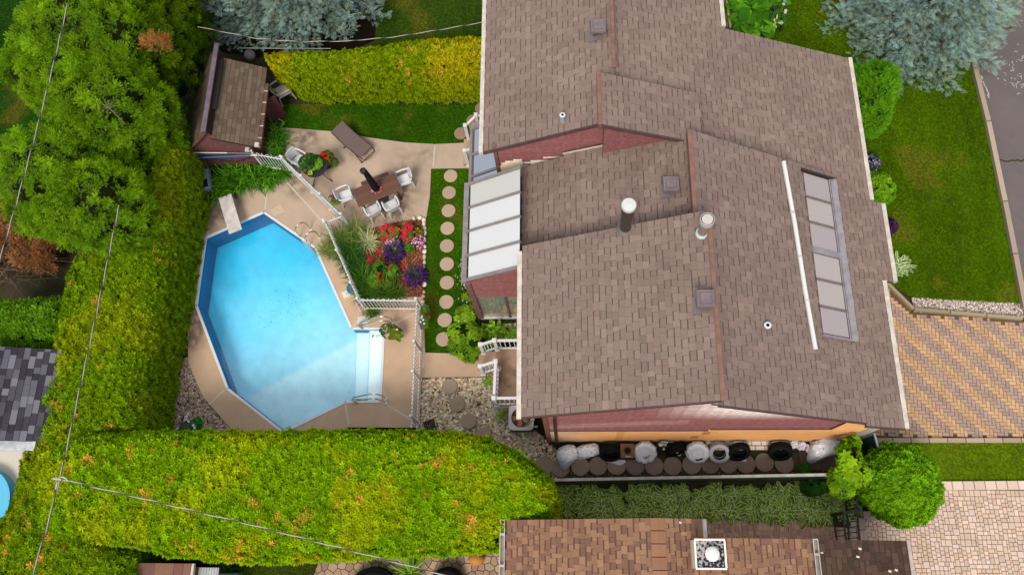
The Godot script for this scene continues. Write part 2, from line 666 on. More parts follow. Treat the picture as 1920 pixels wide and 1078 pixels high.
	# pebbles
	var river := [Color(0.62, 0.45, 0.28), Color(0.62, 0.57, 0.38), Color(0.49, 0.35, 0.24), Color(0.62, 0.62, 0.46), Color(0.35, 0.26, 0.19), Color(0.62, 0.42, 0.23), Color(0.45, 0.36, 0.30), Color(0.23, 0.17, 0.13)]
	stones("river_pebbles", "tan river pebbles round the stepping stones beside the wooden landing", "pebbles", [[789, 709], [912, 707], [912, 655], [985, 690], [985, 790], [1030, 832], [1052, 850], [1045, 915], [900, 900], [784, 830], [786, 803]], -0.085, 900, Vector2(0.03, 0.068), river, 0.55)
	var dull := [Color(0.29, 0.20, 0.15), Color(0.40, 0.28, 0.21), Color(0.20, 0.14, 0.105), Color(0.50, 0.38, 0.29), Color(0.32, 0.25, 0.21)]
	stones("bed_pebbles", "brown pebbles in the corner between west hedge and pool deck", "pebbles", [[354, 668], [380, 745], [445, 816], [320, 816], [325, 680]], -0.085, 900, Vector2(0.022, 0.055), dull, 0.5)
	stones("strip_pebbles", "grey gravel strip between front lawn and herringbone driveway", "gravel", [[1712, 557], [1918, 568], [1922, 597], [1716, 584]], -0.05, 2600, Vector2(0.015, 0.035), [Color(0.45, 0.38, 0.33), Color(0.30, 0.24, 0.2), Color(0.6, 0.52, 0.48), Color(0.18, 0.13, 0.10)], 0.5)
	stones("window_pebbles", "fine gravel under the sunroom window", "gravel", [[905, 606], [990, 604], [990, 640], [940, 638]], -0.085, 1500, Vector2(0.014, 0.03), river, 0.5)
	stones("yard_pebbles", "small loose stones scattered in the side yard soil", "pebbles", [[1035, 880], [1640, 870], [1640, 900], [1045, 903]], -0.055, 260, Vector2(0.012, 0.03), [Color(0.30, 0.24, 0.17), Color(0.2, 0.16, 0.11), Color(0.13, 0.11, 0.06)], 0.5)


# ---------------------------------------------------------------- swimming pool
func pool() -> void:
	var t := thing("swimming_pool", "blue swimming pool with angled sides, white coping and shallow steps", "swimming pool")
	var p := ring(POOL)
	var down := -0.78
	var wall := mb()
	for i in p.size():
		var a := p[i]
		var b := p[(i + 1) % p.size()]
		var steps := maxi(1, int(a.distance_to(b) / 0.3))
		for k in steps:
			var q := a.lerp(b, float(k) / steps)
			var r := a.lerp(b, float(k + 1) / steps)
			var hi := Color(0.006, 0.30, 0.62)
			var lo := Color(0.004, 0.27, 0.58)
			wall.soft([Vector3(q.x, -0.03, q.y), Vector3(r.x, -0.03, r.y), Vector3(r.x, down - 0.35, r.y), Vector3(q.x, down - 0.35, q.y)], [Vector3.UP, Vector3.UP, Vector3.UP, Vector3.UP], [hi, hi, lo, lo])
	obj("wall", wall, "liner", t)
	# floor: a shallow shelf south of the break, a slope, and the deep end
	var b0 := spot(440, 738)
	var b1 := spot(662, 622)
	var along := Vector2(b1.x - b0.x, b1.z - b0.z).normalized()
	var across := Vector2(along.y, -along.x)        # towards the deep end
	if across.y > 0.0:
		across = -across
	var deep := func(x: float, z: float) -> float: return (Vector2(x, z) - Vector2(b0.x, b0.z)).dot(across)
	var tint := func(x: float, z: float) -> Color:  # the blue of deeper water is painted into the floor colour
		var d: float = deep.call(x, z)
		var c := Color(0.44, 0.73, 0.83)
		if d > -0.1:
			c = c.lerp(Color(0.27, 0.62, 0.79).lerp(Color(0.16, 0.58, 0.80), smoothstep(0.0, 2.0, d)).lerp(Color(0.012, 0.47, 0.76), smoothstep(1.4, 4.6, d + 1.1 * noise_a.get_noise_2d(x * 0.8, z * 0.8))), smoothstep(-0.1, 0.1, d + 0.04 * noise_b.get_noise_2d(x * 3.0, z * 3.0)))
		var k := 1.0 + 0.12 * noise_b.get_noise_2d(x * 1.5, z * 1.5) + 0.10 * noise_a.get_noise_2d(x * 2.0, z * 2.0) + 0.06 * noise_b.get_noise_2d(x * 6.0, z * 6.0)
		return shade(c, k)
	var depth := func(x: float, z: float) -> float:
		var d: float = deep.call(x, z)
		return down - 0.12 * smoothstep(0.0, 2.4, d)
	var floor_ := mb()
	var box := Rect2(p[0], Vector2.ZERO)
	for q in p:
		box = box.expand(q)
	var cell := 0.085
	var nx := int(box.size.x / cell) + 1
	var nz := int(box.size.y / cell) + 1
	for i in nx:
		for k in nz:
			var x := box.position.x + i * cell
			var z := box.position.y + k * cell
			var pts := []
			var cs := []
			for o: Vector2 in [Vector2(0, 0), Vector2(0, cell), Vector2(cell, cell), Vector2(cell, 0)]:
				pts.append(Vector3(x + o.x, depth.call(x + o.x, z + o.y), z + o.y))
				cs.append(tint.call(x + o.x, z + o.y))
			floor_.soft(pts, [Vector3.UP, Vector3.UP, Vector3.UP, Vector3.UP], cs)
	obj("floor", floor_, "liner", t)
	# two broad steps along the east side
	var e0 := spot(720, 616)
	var e1 := spot(713, 753)
	var w0 := spot(659, 616)
	var w1 := spot(655, 754)
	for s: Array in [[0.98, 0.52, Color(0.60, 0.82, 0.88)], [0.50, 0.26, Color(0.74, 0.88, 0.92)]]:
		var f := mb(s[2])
		var q0: Vector3 = e0.lerp(w0, s[0])
		var q1: Vector3 = e1.lerp(w1, s[0])
		var poly := PackedVector2Array([Vector2(e0.x + 0.02, e0.z), Vector2(e1.x + 0.02, e1.z), Vector2(q1.x, q1.z), Vector2(q0.x, q0.z)])
		var y: float = -s[1]
		f.plate(poly, -1.0, y)
		f.col = Color(0.35, 0.65, 0.78)
		f.bar(Vector3(q0.x, y - 0.01, q0.z), Vector3(q1.x, y - 0.01, q1.z), 0.035, 0.03)
		obj("step", f, "liner", t)
	var rim := mb(Color(0.82, 0.84, 0.86))
	for i in p.size():
		var a := p[i]
		var b := p[(i + 1) % p.size()]
		var d := (b - a).normalized() * 0.03
		rim.bar(Vector3(a.x - d.x, -0.002, a.y - d.y), Vector3(b.x + d.x, -0.002, b.y + d.y), 0.075, 0.05)
	obj("coping", rim, "plain", t)
	var w := mb()
	w.sheet(p, -0.13)
	obj("water", w, "water", t)
	# flecks of leaf litter lying on the liner
	var bits := mb(Color(0.035, 0.16, 0.22))
	for c: Array in [[513, 590, 9, 16], [520, 585, 14, 14], [545, 555, 12, 22], [550, 580, 14, 16], [530, 510, 10, 6], [560, 490, 18, 8], [500, 610, 8, 5], [575, 570, 10, 8], [478, 470, 30, 4], [690, 670, 25, 6], [665, 740, 12, 4], [535, 645, 40, 5], [450, 550, 40, 4]]:
		for i in c[3]:
			var q := spot(c[0] + rng.randfn() * c[2], c[1] + rng.randfn() * c[2], down - 0.06)
			var y: float = depth.call(q.x, q.z) + 0.004
			if deep.call(q.x, q.z) < 0.0 and q.x > w0.x - 0.1:
				y = -0.25
			var a := rnd(0, TAU)
			var r := rnd(0.007, 0.024)
			var u := Vector3(cos(a), 0, sin(a)) * r
			var s := Vector3(-sin(a), 0, cos(a)) * r * rnd(0.4, 0.9)
			bits.quad(Vector3(q.x, y, q.z) + u, Vector3(q.x, y, q.z) + s, Vector3(q.x, y, q.z) - u, Vector3(q.x, y, q.z) - s)
	var lit := obj("litter", bits, "plain", t)
	lit.set_meta("kind", "stuff")
	# moss where the south corner meets the hedge
	# diving board
	var board := thing("diving_board", "white diving board reaching over the deep end of the pool", "diving board")
	var f0 := spot(421, 368, 0.42)
	var f1 := spot(441, 434, 0.48)
	var pl := mb(Color(0.80, 0.74, 0.70))
	pl.bar(f0, f1, 0.44, 0.05)
	obj("plank", pl, "paint", board)
	var stand := mb(Color(0.55, 0.5, 0.45))
	var mid := f0.lerp(f1, 0.18)
	stand.box(Vector3(mid.x, 0.2, mid.z), Vector3(0.36, 0.4, 0.5), 0.3)
	obj("stand", stand, "paint", board)
	for q: Array in [[415, 370], [424, 367.5]]:
		var bolt := mb(Color(0.42, 0.13, 0.04))
		bolt.lathe(spot(q[0], q[1], 0.45), [Vector2(0.001, 0.02), Vector2(0.03, 0.018), Vector2(0.035, 0.0)], 8)
		obj("bolt", bolt, "plain", board)
	# ladder
	var ladder := thing("pool_ladder", "steel pool ladder with two curved rails on the east side", "ladder")
	var arcs := []
	for g: Array in [[582, 430, 563, 445], [600, 446, 581, 461]]:
		var foot := spot(g[0], g[1])
		var pts := [foot + Vector3(0, 0, 0)]
		var over := spot(g[2], g[3])
		var dd := (over - foot)
		dd.y = 0
		for k in 9:
			var a := PI * k / 8.0
			pts.append(foot + dd * (0.5 - 0.5 * cos(a)) + Vector3(0, 0.42 + 0.33 * sin(a), 0))
		pts.append(foot + dd * 1.05 + Vector3(0, -0.75, 0))
		arcs.append(pts)
		var rail := mb(Color(0.62, 0.55, 0.5))
		rail.tube(pts, 0.024, 8)
		obj("rail", rail, "steel", ladder)
		var cup := mb(Color(0.8, 0.8, 0.8))
		cup.lathe(foot, [Vector2(0.0, 0.02), Vector2(0.05, 0.018), Vector2(0.06, 0.002)], 10)
		obj("flange", cup, "plain", ladder)
	for k in 3:
		var y := -0.2 - 0.22 * k
		var a: Vector3 = arcs[0][10]
		var b: Vector3 = arcs[1][10]
		var rung := mb(Color(0.35, 0.55, 0.65))
		rung.bar(Vector3(a.x, y, a.z), Vector3(b.x, y, b.z), 0.09, 0.025)
		obj("tread", rung, "plain", ladder)
	# two grab rails at the steps
	for g: Array in [[661, 752, 723, 752, "steel grab rail beside the lower end of the pool steps", 0.0], [672, 614, 738, 609, "steel grab rail at the upper end of the pool steps, half behind the bush", 0.0]]:
		var r := thing("grab_rail", g[4], "handrail")
		var a := spot(g[0], g[1])
		var b := spot(g[2], g[3])
		for dz: float in [-0.07, 0.07]:
			var o := Vector3(0, 0, dz)
			var tb := mb(Color(0.7, 0.68, 0.66))
			tb.tube([b + o, b + o + Vector3(0.0, 0.5, 0), b.lerp(a, 0.12) + o + Vector3(0, 0.72, 0), b.lerp(a, 0.3) + o + Vector3(0, 0.74, 0), b.lerp(a, 0.9) + o * 0.8 + Vector3(0, 0.30, 0), b.lerp(a, 0.98) + o * 0.3 + Vector3(0, 0.16, 0), b.lerp(a, 0.9) + o * 0.8 + Vector3(0, 0.05, 0), b.lerp(a, 0.6) + o + Vector3(0, -0.2, 0)], 0.022, 8)
			obj("rail", tb, "steel", r)
			var cup := mb(Color(0.85, 0.85, 0.85))
			cup.lathe(b + o, [Vector2(0.0, 0.03), Vector2(0.05, 0.026), Vector2(0.06, 0.002)], 10)
			obj("flange", cup, "plain", r)
	# skimmer lids let into the deck
	for g: Array in [[520, 394, 0.42, 0.32, 0.55, "cream skimmer lid in the deck by the deep end", Color(0.66, 0.5, 0.36)], [649, 551, 0.24, 0.22, 0.45, "small white skimmer lid beside the pool's east edge", Color(0.85, 0.82, 0.78)], [680, 602, 0.34, 0.30, 0.05, "square pale lid at the upper end of the pool steps", Color(0.76, 0.72, 0.70)]]:
		var lid := thing("skimmer_lid", g[5], "lid", spot(g[0], g[1]), g[4])
		var m := mb(g[6])
		m.cushion(Vector3(0, 0.008, 0), Vector3(g[2] / 2, 0, 0), Vector3(0, 0.008, 0), Vector3(0, 0, g[3] / 2), 0.1)
		obj("cover", m, "plain", lid)
		var k := mb(shade(g[6], 0.8))
		k.lathe(Vector3(0, 0.017, 0), [Vector2(0.0, 0.004), Vector2(0.02, 0.004), Vector2(0.025, 0.0)], 8)
		obj("plug", k, "plain", lid)
	var patch := mb(Color(0.56, 0.40, 0.26))
	patch.plate(ring([[634, 548], [657, 540], [668, 556], [643, 566]]), 0.0, 0.004)
	struct("patio_patch", patch, "concrete")
	# blue leaf net lying by the fence
	var net := thing("leaf_net", "blue leaf skimmer net with white pole leaning on the pool fence", "net")
	var frame := mb(Color(0.10, 0.20, 0.35))
	var c0 := spot(656, 540, 0.12)
	var loop := []
	for k in 13:
		var a := TAU * k / 12.0
		loop.append(c0 + Vector3(cos(a) * 0.10, 0.02 * sin(a), sin(a) * 0.17))
	frame.tube(loop, 0.012, 5)
	obj("frame", frame, "plain", net)
	var sheet := mb(Color(0.10, 0.24, 0.42))
	for k in 12:
		sheet.tri_up(c0 - Vector3(0, 0.04, 0), loop[k], loop[k + 1])
	obj("mesh", sheet, "plain", net)
	var stick := mb(Color(0.75, 0.75, 0.77))
	stick.tube([c0 + Vector3(0.05, 0.02, 0.15), spot(679, 592, 0.1)], 0.014, 6)
	obj("pole", stick, "gloss", net)


# ---------------------------------------------------------------- roofs
# laid courses: x0..x1 across the slope, z0..z1 along the eave, h0 and h1 the heights at x0 and x1
func shingles(roof: Node3D, rest: Mesher, x0: float, x1: float, z0: float, z1: float, h0: float, h1: float, course: float, tab: Vector2, tones: Array, under: Color, gap: float, few: int, variants: Array) -> void:
	var s := (h1 - h0) / (x1 - x0)
	var dir := 1.0 if s > 0.0 else -1.0            # up the slope
	var n := int(ceil((x1 - x0) / course))
	var step := (x1 - x0) / n
	var made := 0
	for i in n:
		var a := x0 + i * step
		var b := a + step
		var lo := a if dir > 0.0 else b
		var hi := b if dir > 0.0 else a
		var z := z1
		var odd := rng.randi() % 2
		while z > z0 + 0.02:
			var l := rnd(tab.x, tab.y)
			var zz := maxf(z0, z - l)
			if zz - z0 < 0.08:
				zz = z0
			odd = 1 - odd
			if rng.randf() < 0.18:
				odd = 1 - odd
			var cut := gap if odd else 0.0
			var thick := 0.010 if odd else 0.020
			var wear := (1.0 + 0.12 * noise_a.get_noise_2d(a * 1.3, z * 1.3) + 0.10 * noise_b.get_noise_2d(a * 0.25, z * 2.2)) * rnd(0.95, 1.05)
			var tone := int(rng.randi() % tones.size())
			var l0 := lo + dir * cut
			var hl := h0 + (l0 - x0) * s
			var hh := h0 + (hi - x0) * s
			var p := Vector3(l0, hl + thick, z - 0.003)
			var q := Vector3(hi, hh + 0.004, z - 0.003)
			if made < few:
				# unit piece: x up the slope, y thickness, z along the eave
				var o := MeshInstance3D.new()
				o.name = "shingle"
				o.mesh = variants[tone]
				o.material_override = M["shingle"]
				var run := Vector3(hi - l0, hh - hl, 0)
				var nx := run
				var ny := Vector3(-run.y, run.x, 0).normalized() * (1.0 if run.x > 0.0 else -1.0) * thick
				var nz := Vector3(0, 0, -(z - zz - 0.005))
				o.transform = Transform3D(Basis(nx, ny, nz), Vector3(l0, hl, z - 0.003))
				roof.add_child(o, true)
				made += 1
			else:
				rest.col = shade(tones[tone], wear)
				var e := Vector3(0, 0, zz - z + 0.005)
				var up := [p, q, q + e, p + e]
				var f := Vector3(l0, hl, p.z)
				if dir > 0.0:
					rest.quad(up[0], up[1], up[2], up[3])
					rest.quad(f, p, p + e, f + e)
				else:
					rest.quad(up[1], up[0], up[3], up[2])
					rest.quad(p, f, f + e, p + e)
				rest.tri(f, q, p)
				rest.tri(f + e, p + e, q + e)
			z = zz
	# dark base sheet: its colour paints shadow lines and printed bands at cut tabs
	rest.col = under
	rest.quad(Vector3(x0, h0, z1), Vector3(x1, h1, z1), Vector3(x1, h1, z0), Vector3(x0, h0, z0))

func shingle_variants(tones: Array) -> Array:
	var out := []
	for t: Color in tones:
		var m := mb(t)
		var y := Vector3.UP
		var a := Vector3(0, 1, 0)
		var b := Vector3(1, 0.3, 0)
		var e := Vector3(0, 0, 1)
		m.quad(a, a + e, b + e, b)
		m.quad(Vector3.ZERO, e, a + e, a)
		m.tri(Vector3.ZERO, a, b)
		m.tri(e, b + e, a + e)
		m.quad(b, b + e, e + y * 0.0, Vector3.ZERO)
		out.append(m.done())
	return out

# deck board under a slope, and the solid house below it down to y0
func slope_deck(m: Mesher, x0: float, x1: float, z0: float, z1: float, h0: float, h1: float, t: float) -> void:
	var o := Vector3((x0 + x1) / 2, (h0 + h1) / 2 - t / 2 - 0.004, (z0 + z1) / 2)
	m.slab(o, Vector3((x1 - x0) / 2, (h1 - h0) / 2, 0), Vector3(0, t / 2, 0), Vector3(0, 0, (z1 - z0) / 2))

func under_slope(m: Mesher, x0: float, x1: float, z0: float, z1: float, h0: float, h1: float, y0 := -0.08) -> void:
	var p := [Vector3(x0, h0, z1), Vector3(x1, h1, z1), Vector3(x1, h1, z0), Vector3(x0, h0, z0)]
	var b := []
	for v: Vector3 in p:
		b.append(Vector3(v.x, y0, v.z))
	m.quad(p[0], p[1], p[2], p[3])
	for i in 4:
		var j := (i + 1) % 4
		m.quad(b[i], b[j], p[j], p[i])

# lapped boards on a wall: poly in (u, height), u along ux from o; tint takes (u, height)
func boards(m: Mesher, o: Vector3, ux: Vector3, out: Vector3, poly: PackedVector2Array, high: float, tint: Callable, col_w := 0.3) -> void:
	var box := Rect2(poly[0], Vector2.ZERO)
	for p in poly:
		box = box.expand(p)
	var rows := int(ceil(box.size.y / high))
	var cols := int(ceil(box.size.x / col_w))
	for r in rows:
		var y0 := box.position.y + r * high
		var k := rnd(0.93, 1.05)
		for c in cols:
			var u0 := box.position.x + c * col_w
			var cell := PackedVector2Array([Vector2(u0, y0), Vector2(u0 + col_w, y0), Vector2(u0 + col_w, y0 + high), Vector2(u0, y0 + high)])
			for piece: PackedVector2Array in Geometry2D.intersect_polygons(poly, cell):
				m.col = shade((tint as Callable).call(u0 + col_w / 2, y0 + high / 2), k)
				var idx := Geometry2D.triangulate_polygon(piece)
				for i in range(0, idx.size(), 3):
					var q := []
					for j in 3:
						var w := piece[idx[i + j]]
						q.append(o + ux * w.x + Vector3.UP * w.y + out * (0.006 + 0.020 * (1.0 - (w.y - y0) / high)))
					if (q[1] - q[0]).cross(q[2] - q[0]).dot(out) > 0.0:
						m.tri(q[0], q[1], q[2])
					else:
						m.tri(q[0], q[2], q[1])
				m.col = shade(m.col, 0.6)

func on_wall(px: float, py: float, z: float) -> Vector3:
	var far := spot(px, py, 0.0)
	var eye := Vector3(0, EYE, 0)
	return eye + (far - eye) * (z / far.z)

const MAUVE := Color(0.205, 0.083, 0.083)
const RUST := Color(0.27, 0.13, 0.095)
const CREAM := Color(0.74, 0.67, 0.58)

func house() -> void:
	var t := thing("house", "large brown shingled house with mauve siding, white eaves and several roof levels", "house")
	var hA := func(x: float) -> float: return 4.5 + 0.45 * (x + 1.2)
	var hB := func(x: float) -> float: return 3.9 + 0.36 * (x + 1.2)
	var hE := func(x: float) -> float: return 5.9 - 0.62 * (x - 3.2)
	var hL := func(x: float) -> float: return 2.75 + 0.42 * (8.45 - x)
	var hN := func(x: float) -> float: return 4.5 + 0.42 * (x + 2.25)
	var hD := func(x: float) -> float: return 2.75 + 0.42 * (8.45 - x) + 0.38
	# x0, x1, z0, z1, height function
	var slopes := [
		[-1.2, 3.23, -7.7, -3.25, hA], [-0.08, 3.11, -10.42, -7.72, hB], [-1.28, -0.08, -10.45, -7.72, func(x: float) -> float: return 3.58 + 0.5 * (x + 1.28)],
		[3.11, 7.32, -10.12, -3.27, hE], [7.34, 8.45, -7.2, -3.22, hL], [7.34, 8.80, -9.56, -7.2, hL], [7.34, 8.45, -14.25, -9.56, hL],
		[1.25, 3.49, -14.25, -10.50, hL], [3.49, 7.34, -14.25, -10.12, hL], [1.25, 4.42, -21.0, -14.25, hL], [-2.28, 1.25, -21.0, -10.5, hN], [0.87, 3.5, -11.65, -10.16, hD]]
	var body := mb(MAUVE)
	under_slope(body, -0.65, 3.21, -7.6, -3.31, hA.call(-0.65) - 0.15, hA.call(3.21) - 0.15)
	under_slope(body, -1.0, 3.14, -10.40, -7.62, hB.call(-1.0) - 0.45, hB.call(3.14) - 0.28)
	under_slope(body, 3.23, 7.30, -10.05, -3.31, hE.call(3.23) - 0.15, hE.call(7.30) - 0.15)
	under_slope(body, 7.31, 7.66, -10.05, -3.31, hL.call(7.31) - 0.15, hL.call(7.66) - 0.15)
	under_slope(body, 1.35, 7.66, -14.15, -10.42, hL.call(1.35) - 0.15, hL.call(7.66) - 0.15)
	under_slope(body, -1.98, 1.23, -21.0, -10.60, hN.call(-1.98) - 0.15, hN.call(1.23) - 0.15)
	under_slope(body, 1.30, 4.2, -21.0, -14.18, hL.call(1.30) - 0.15, hL.call(4.2) - 0.15)
	under_slope(body, 0.95, 3.45, -11.6, -10.24, hD.call(0.95) - 0.15, hD.call(3.45) - 0.15, 4.2)
	obj("wall", body, "siding", t)

	var deck := mb(Color(0.11, 0.075, 0.065))
	for s: Array in slopes:
		slope_deck(deck, s[0], s[1], s[2], s[3], (s[4] as Callable).call(s[0]), (s[4] as Callable).call(s[1]), 0.12)
	var roof := obj("roof", deck, "shingle", t)
	var tones := [Color(0.238, 0.172, 0.149), Color(0.258, 0.187, 0.163), Color(0.222, 0.163, 0.141), Color(0.272, 0.198, 0.171), Color(0.243, 0.172, 0.150), Color(0.248, 0.184, 0.157)]
	var variants := shingle_variants(tones)
	var rest := mb()
	for i in slopes.size():
		var s: Array = slopes[i]
		shingles(roof, rest, s[0], s[1], s[2], s[3], (s[4] as Callable).call(s[0]), (s[4] as Callable).call(s[1]), 0.150, Vector2(0.13, 0.25), tones, Color(0.122, 0.084, 0.073), 0.024, 300 if i == 0 else 0, variants)
	var more := obj("shingles", rest, "shingle", roof)
	more.set_meta("kind", "stuff")

	# white eaves, rust red ridge metal
	for e: Array in [[-1.26, -7.55, -3.21, hA.call(-1.2)], [-2.34, -21.0, -10.46, hN.call(-2.28)], [8.50, -7.2, -3.22, hL.call(8.45)], [8.85, -9.54, -7.22, hL.call(8.8)], [8.50, -14.27, -9.6, hL.call(8.45)], [4.48, -21.0, -14.3, hL.call(4.42)]]:
		var g := mb(CREAM)
		g.box(Vector3(e[0], e[3] - 0.06, (e[1] + e[2]) / 2), Vector3(0.115, 0.16, e[2] - e[1]))
		obj("eave_board", g, "paint", t)
	for e: Array in [[3.25, -7.72, -3.23, hA.call(3.23) + 0.012, 0.10, 0.04], [1.25, -21.0, -12.0, hN.call(1.25) + 0.012, 0.09, 0.05], [3.05, -10.13, -7.74, hE.call(3.1) - 0.1, 0.11, 0.26], [0.83, -11.66, -10.14, hD.call(0.87) - 0.14, 0.09, 0.34], [3.13, -7.74, -7.6, hE.call(3.1) - 0.1, 0.1, 0.2]]:
		var g := mb(RUST)
		g.box(Vector3(e[0], e[3], (e[1] + e[2]) / 2), Vector3(e[4], e[5], e[2] - e[1]))
		obj("ridge_flashing", g, "paint", t)
	var rakes := mb(Color(0.13, 0.07, 0.07))
	for e: Array in [[-1.2, 3.23, -3.235, hA], [-2.28, 1.25, -10.485, hN], [0.87, 3.5, -10.145, hD], [3.3, 7.3, -3.255, hE], [7.36, 8.45, -3.205, hL]]:
		var f: Callable = e[3]
		rakes.bar(Vector3(e[0], (f as Callable).call(e[0]) - 0.075, e[2]), Vector3(e[1], (f as Callable).call(e[1]) - 0.075, e[2]), 0.022, 0.13)
	obj("rake_trim", rakes, "paint", t)

	# south wall: siding above, brick below
	var zs := -3.305
	var yb := on_wall(1200, 805, zs).y
	var yb2 := on_wall(1450, 802, zs).y
	var kink := on_wall(1562, 800, zs)
	var top := on_wall(1601, 777, zs)
	var sid := PackedVector2Array([Vector2(-0.65, yb), Vector2(3.6, yb), Vector2(3.6, yb2), Vector2(kink.x, yb2), Vector2(6.75, hE.call(6.75) - 0.2), Vector2(3.25, hE.call(3.25) - 0.16), Vector2(3.22, hA.call(3.22) - 0.16), Vector2(-0.65, hA.call(-0.65) - 0.16)])
	var w0 := on_wall(1300, 795, zs)
	var fade := func(u: float, y: float) -> Color:
		var streak := 0.5 + 0.5 * noise_a.get_noise_2d(u * 0.7, y * 14.0)
		var k := smoothstep(1.6, 4.6, u) * smoothstep(1.1, 3.0, y - yb2 - 0.1) * 1.35
		k = clampf(k * (0.75 + 0.6 * streak), 0.0, 1.0)
		if u < 3.0:
			k = maxf(k, 0.25 * streak * smoothstep(0.5, 0.9, 1.0 - absf(y - 2.9 - u * 0.22)))
		return MAUVE.lerp(Color(0.66, 0.56, 0.53), k)
	var sw := mb()
	boards(sw, Vector3(0, 0, zs), Vector3.RIGHT, Vector3.BACK, sid, 0.13, fade)
	obj("siding", sw, "siding", t)
	var bricks := mb()
	var bpoly := PackedVector2Array([Vector2(-0.65, -0.07), Vector2(7.66, -0.07), Vector2(7.66, 2.95), Vector2(7.30, hL.call(7.3) - 0.14), Vector2(6.80, hE.call(6.8) - 0.2), Vector2(kink.x + 0.05, yb2 - 0.03), Vector2(3.65, yb2 - 0.03), Vector2(3.65, yb - 0.03), Vector2(-0.65, yb - 0.03)])
	var btint := func(u: float, y: float) -> Color:
		var c := Color(0.50, 0.255, 0.105)
		var k := 1.0 + 0.13 * noise_b.get_noise_2d(u * 2.0, y * 6.0) + 0.12 * noise_a.get_noise_2d(u, y)
		c = c.lerp(Color(0.42, 0.27, 0.17), smoothstep(1.2, -0.6, u))
		for s: Array in [[1.42, 0.0, 0.10], [3.35, 0.28, 0.09]]:
			var d: float = absf(u - s[0] - (y - 0.6) * s[1]) / s[2]
			c = c.lerp(Color(0.24, 0.075, 0.025), 0.75 * smoothstep(1.2, 0.2, d))
		return shade(c, k)
	boards(bricks, Vector3(0, 0, zs), Vector3.RIGHT, Vector3.BACK, bpoly, 0.075, btint, 0.21)
	obj("brick_base", bricks, "brickwork", t)
	var ledge := mb(Color(0.10, 0.055, 0.06))
	ledge.bar(Vector3(-0.62, yb - 0.012, zs + 0.03), Vector3(3.62, yb - 0.012, zs + 0.03), 0.05, 0.03)
	ledge.bar(Vector3(3.64, yb2 - 0.012, zs + 0.03), Vector3(kink.x, yb2 - 0.012, zs + 0.03), 0.05, 0.03)
	ledge.bar(Vector3(kink.x, yb2 - 0.012, zs + 0.03), Vector3(6.77, hE.call(6.8) - 0.24, zs + 0.03), 0.05, 0.03)
	obj("ledge", ledge, "paint", t)
	var corner := mb(Color(0.24, 0.10, 0.09))
	corner.box(Vector3(-0.64, 2.3, zs + 0.02), Vector3(0.12, 4.6, 0.08))
	obj("corner_board", corner, "paint", t)
	var spout := mb(Color(0.055, 0.028, 0.022))
	spout.tube([Vector3(-0.40, 4.55, zs + 0.07), Vector3(-0.42, 2.5, zs + 0.08), Vector3(-0.42, 0.1, zs + 0.08)], 0.045, 6)
	obj("downspout", spout, "paint", t)
	# garage front, seen at a grazing angle under the eave
	var front := mb(Color(0.66, 0.62, 0.57))
	front.slab(Vector3(7.72, 1.25, -5.3), Vector3(0.05, 0, 0), Vector3(0, 1.25, 0), Vector3(0, 0, 1.75))
	obj("garage_door", front, "paint", t)
	var post := mb(Color(0.56, 0.42, 0.35))
	post.box(Vector3(7.71, 1.22, -3.36), Vector3(0.10, 2.46, 0.10))
	post.col = Color(0.70, 0.64, 0.56)
	post.box(Vector3(7.98, 1.22, -3.40), Vector3(0.44, 2.44, 0.07))
	post.col = Color(0.30, 0.27, 0.25)
	post.box(Vector3(7.84, 1.22, -3.36), Vector3(0.03, 2.44, 0.02))
	obj("corner_board", post, "paint", t)
	var soffit := mb(Color(0.62, 0.57, 0.51))
	soffit.box(Vector3(8.05, 2.62, -5.25), Vector3(0.78, 0.03, 3.95))
	obj("soffit", soffit, "paint", t)

	# wall of the north wing above the middle roof, its paint peeled white at the foot
	var nw := mb()
	var npoly := PackedVector2Array([Vector2(-1.98, 0.0), Vector2(1.23, 0.0), Vector2(2.4, 4.9), Vector2(2.4, 5.2), Vector2(1.23, hN.call(1.23) - 0.16), Vector2(-1.98, hN.call(-1.98) - 0.16)])
	var patches := []
	for shape: Array in [[[936, 330], [937, 309], [945, 303], [972, 297], [979, 303], [979, 330]], [[974, 303], [1010, 296], [1055, 287], [1057, 297], [1000, 320], [976, 330]]]:
		var p := PackedVector2Array()
		for q: Array in shape:
			var w := on_wall(q[0], q[1], -10.58)
			p.append(Vector2(w.x, w.y))
		patches.append(p)
	var peel := func(u: float, y: float) -> Color:
		var v := Vector2(u + 0.05 * noise_b.get_noise_2d(u * 0.6, y * 9.0), y)
		if Geometry2D.is_point_in_polygon(v, patches[0]):
			return Color(0.66, 0.57, 0.44)
		if Geometry2D.is_point_in_polygon(v, patches[1]):
			return Color(0.60, 0.53, 0.48) if noise_b.get_noise_2d(u * 0.5, y * 22.0) > -0.18 else MAUVE
		return MAUVE
	boards(nw, Vector3(0, 0, -10.60), Vector3.RIGHT, Vector3.BACK, npoly, 0.09, peel, 0.12)
	obj("siding", nw, "siding", t)
	var trim := mb(RUST)
	trim.box(Vector3(-1.96, 3.1, -10.57), Vector3(0.10, 3.2, 0.10))
	obj("corner_board", trim, "paint", t)
	var strip := mb(Color(0.75, 0.66, 0.58))
	strip.bar(Vector3(-0.1, hB.call(-0.1) + 0.03, -10.45), Vector3(1.9, hB.call(1.9) + 0.03, -10.45), 0.03, 0.07)
	obj("flashing", strip, "paint", t)

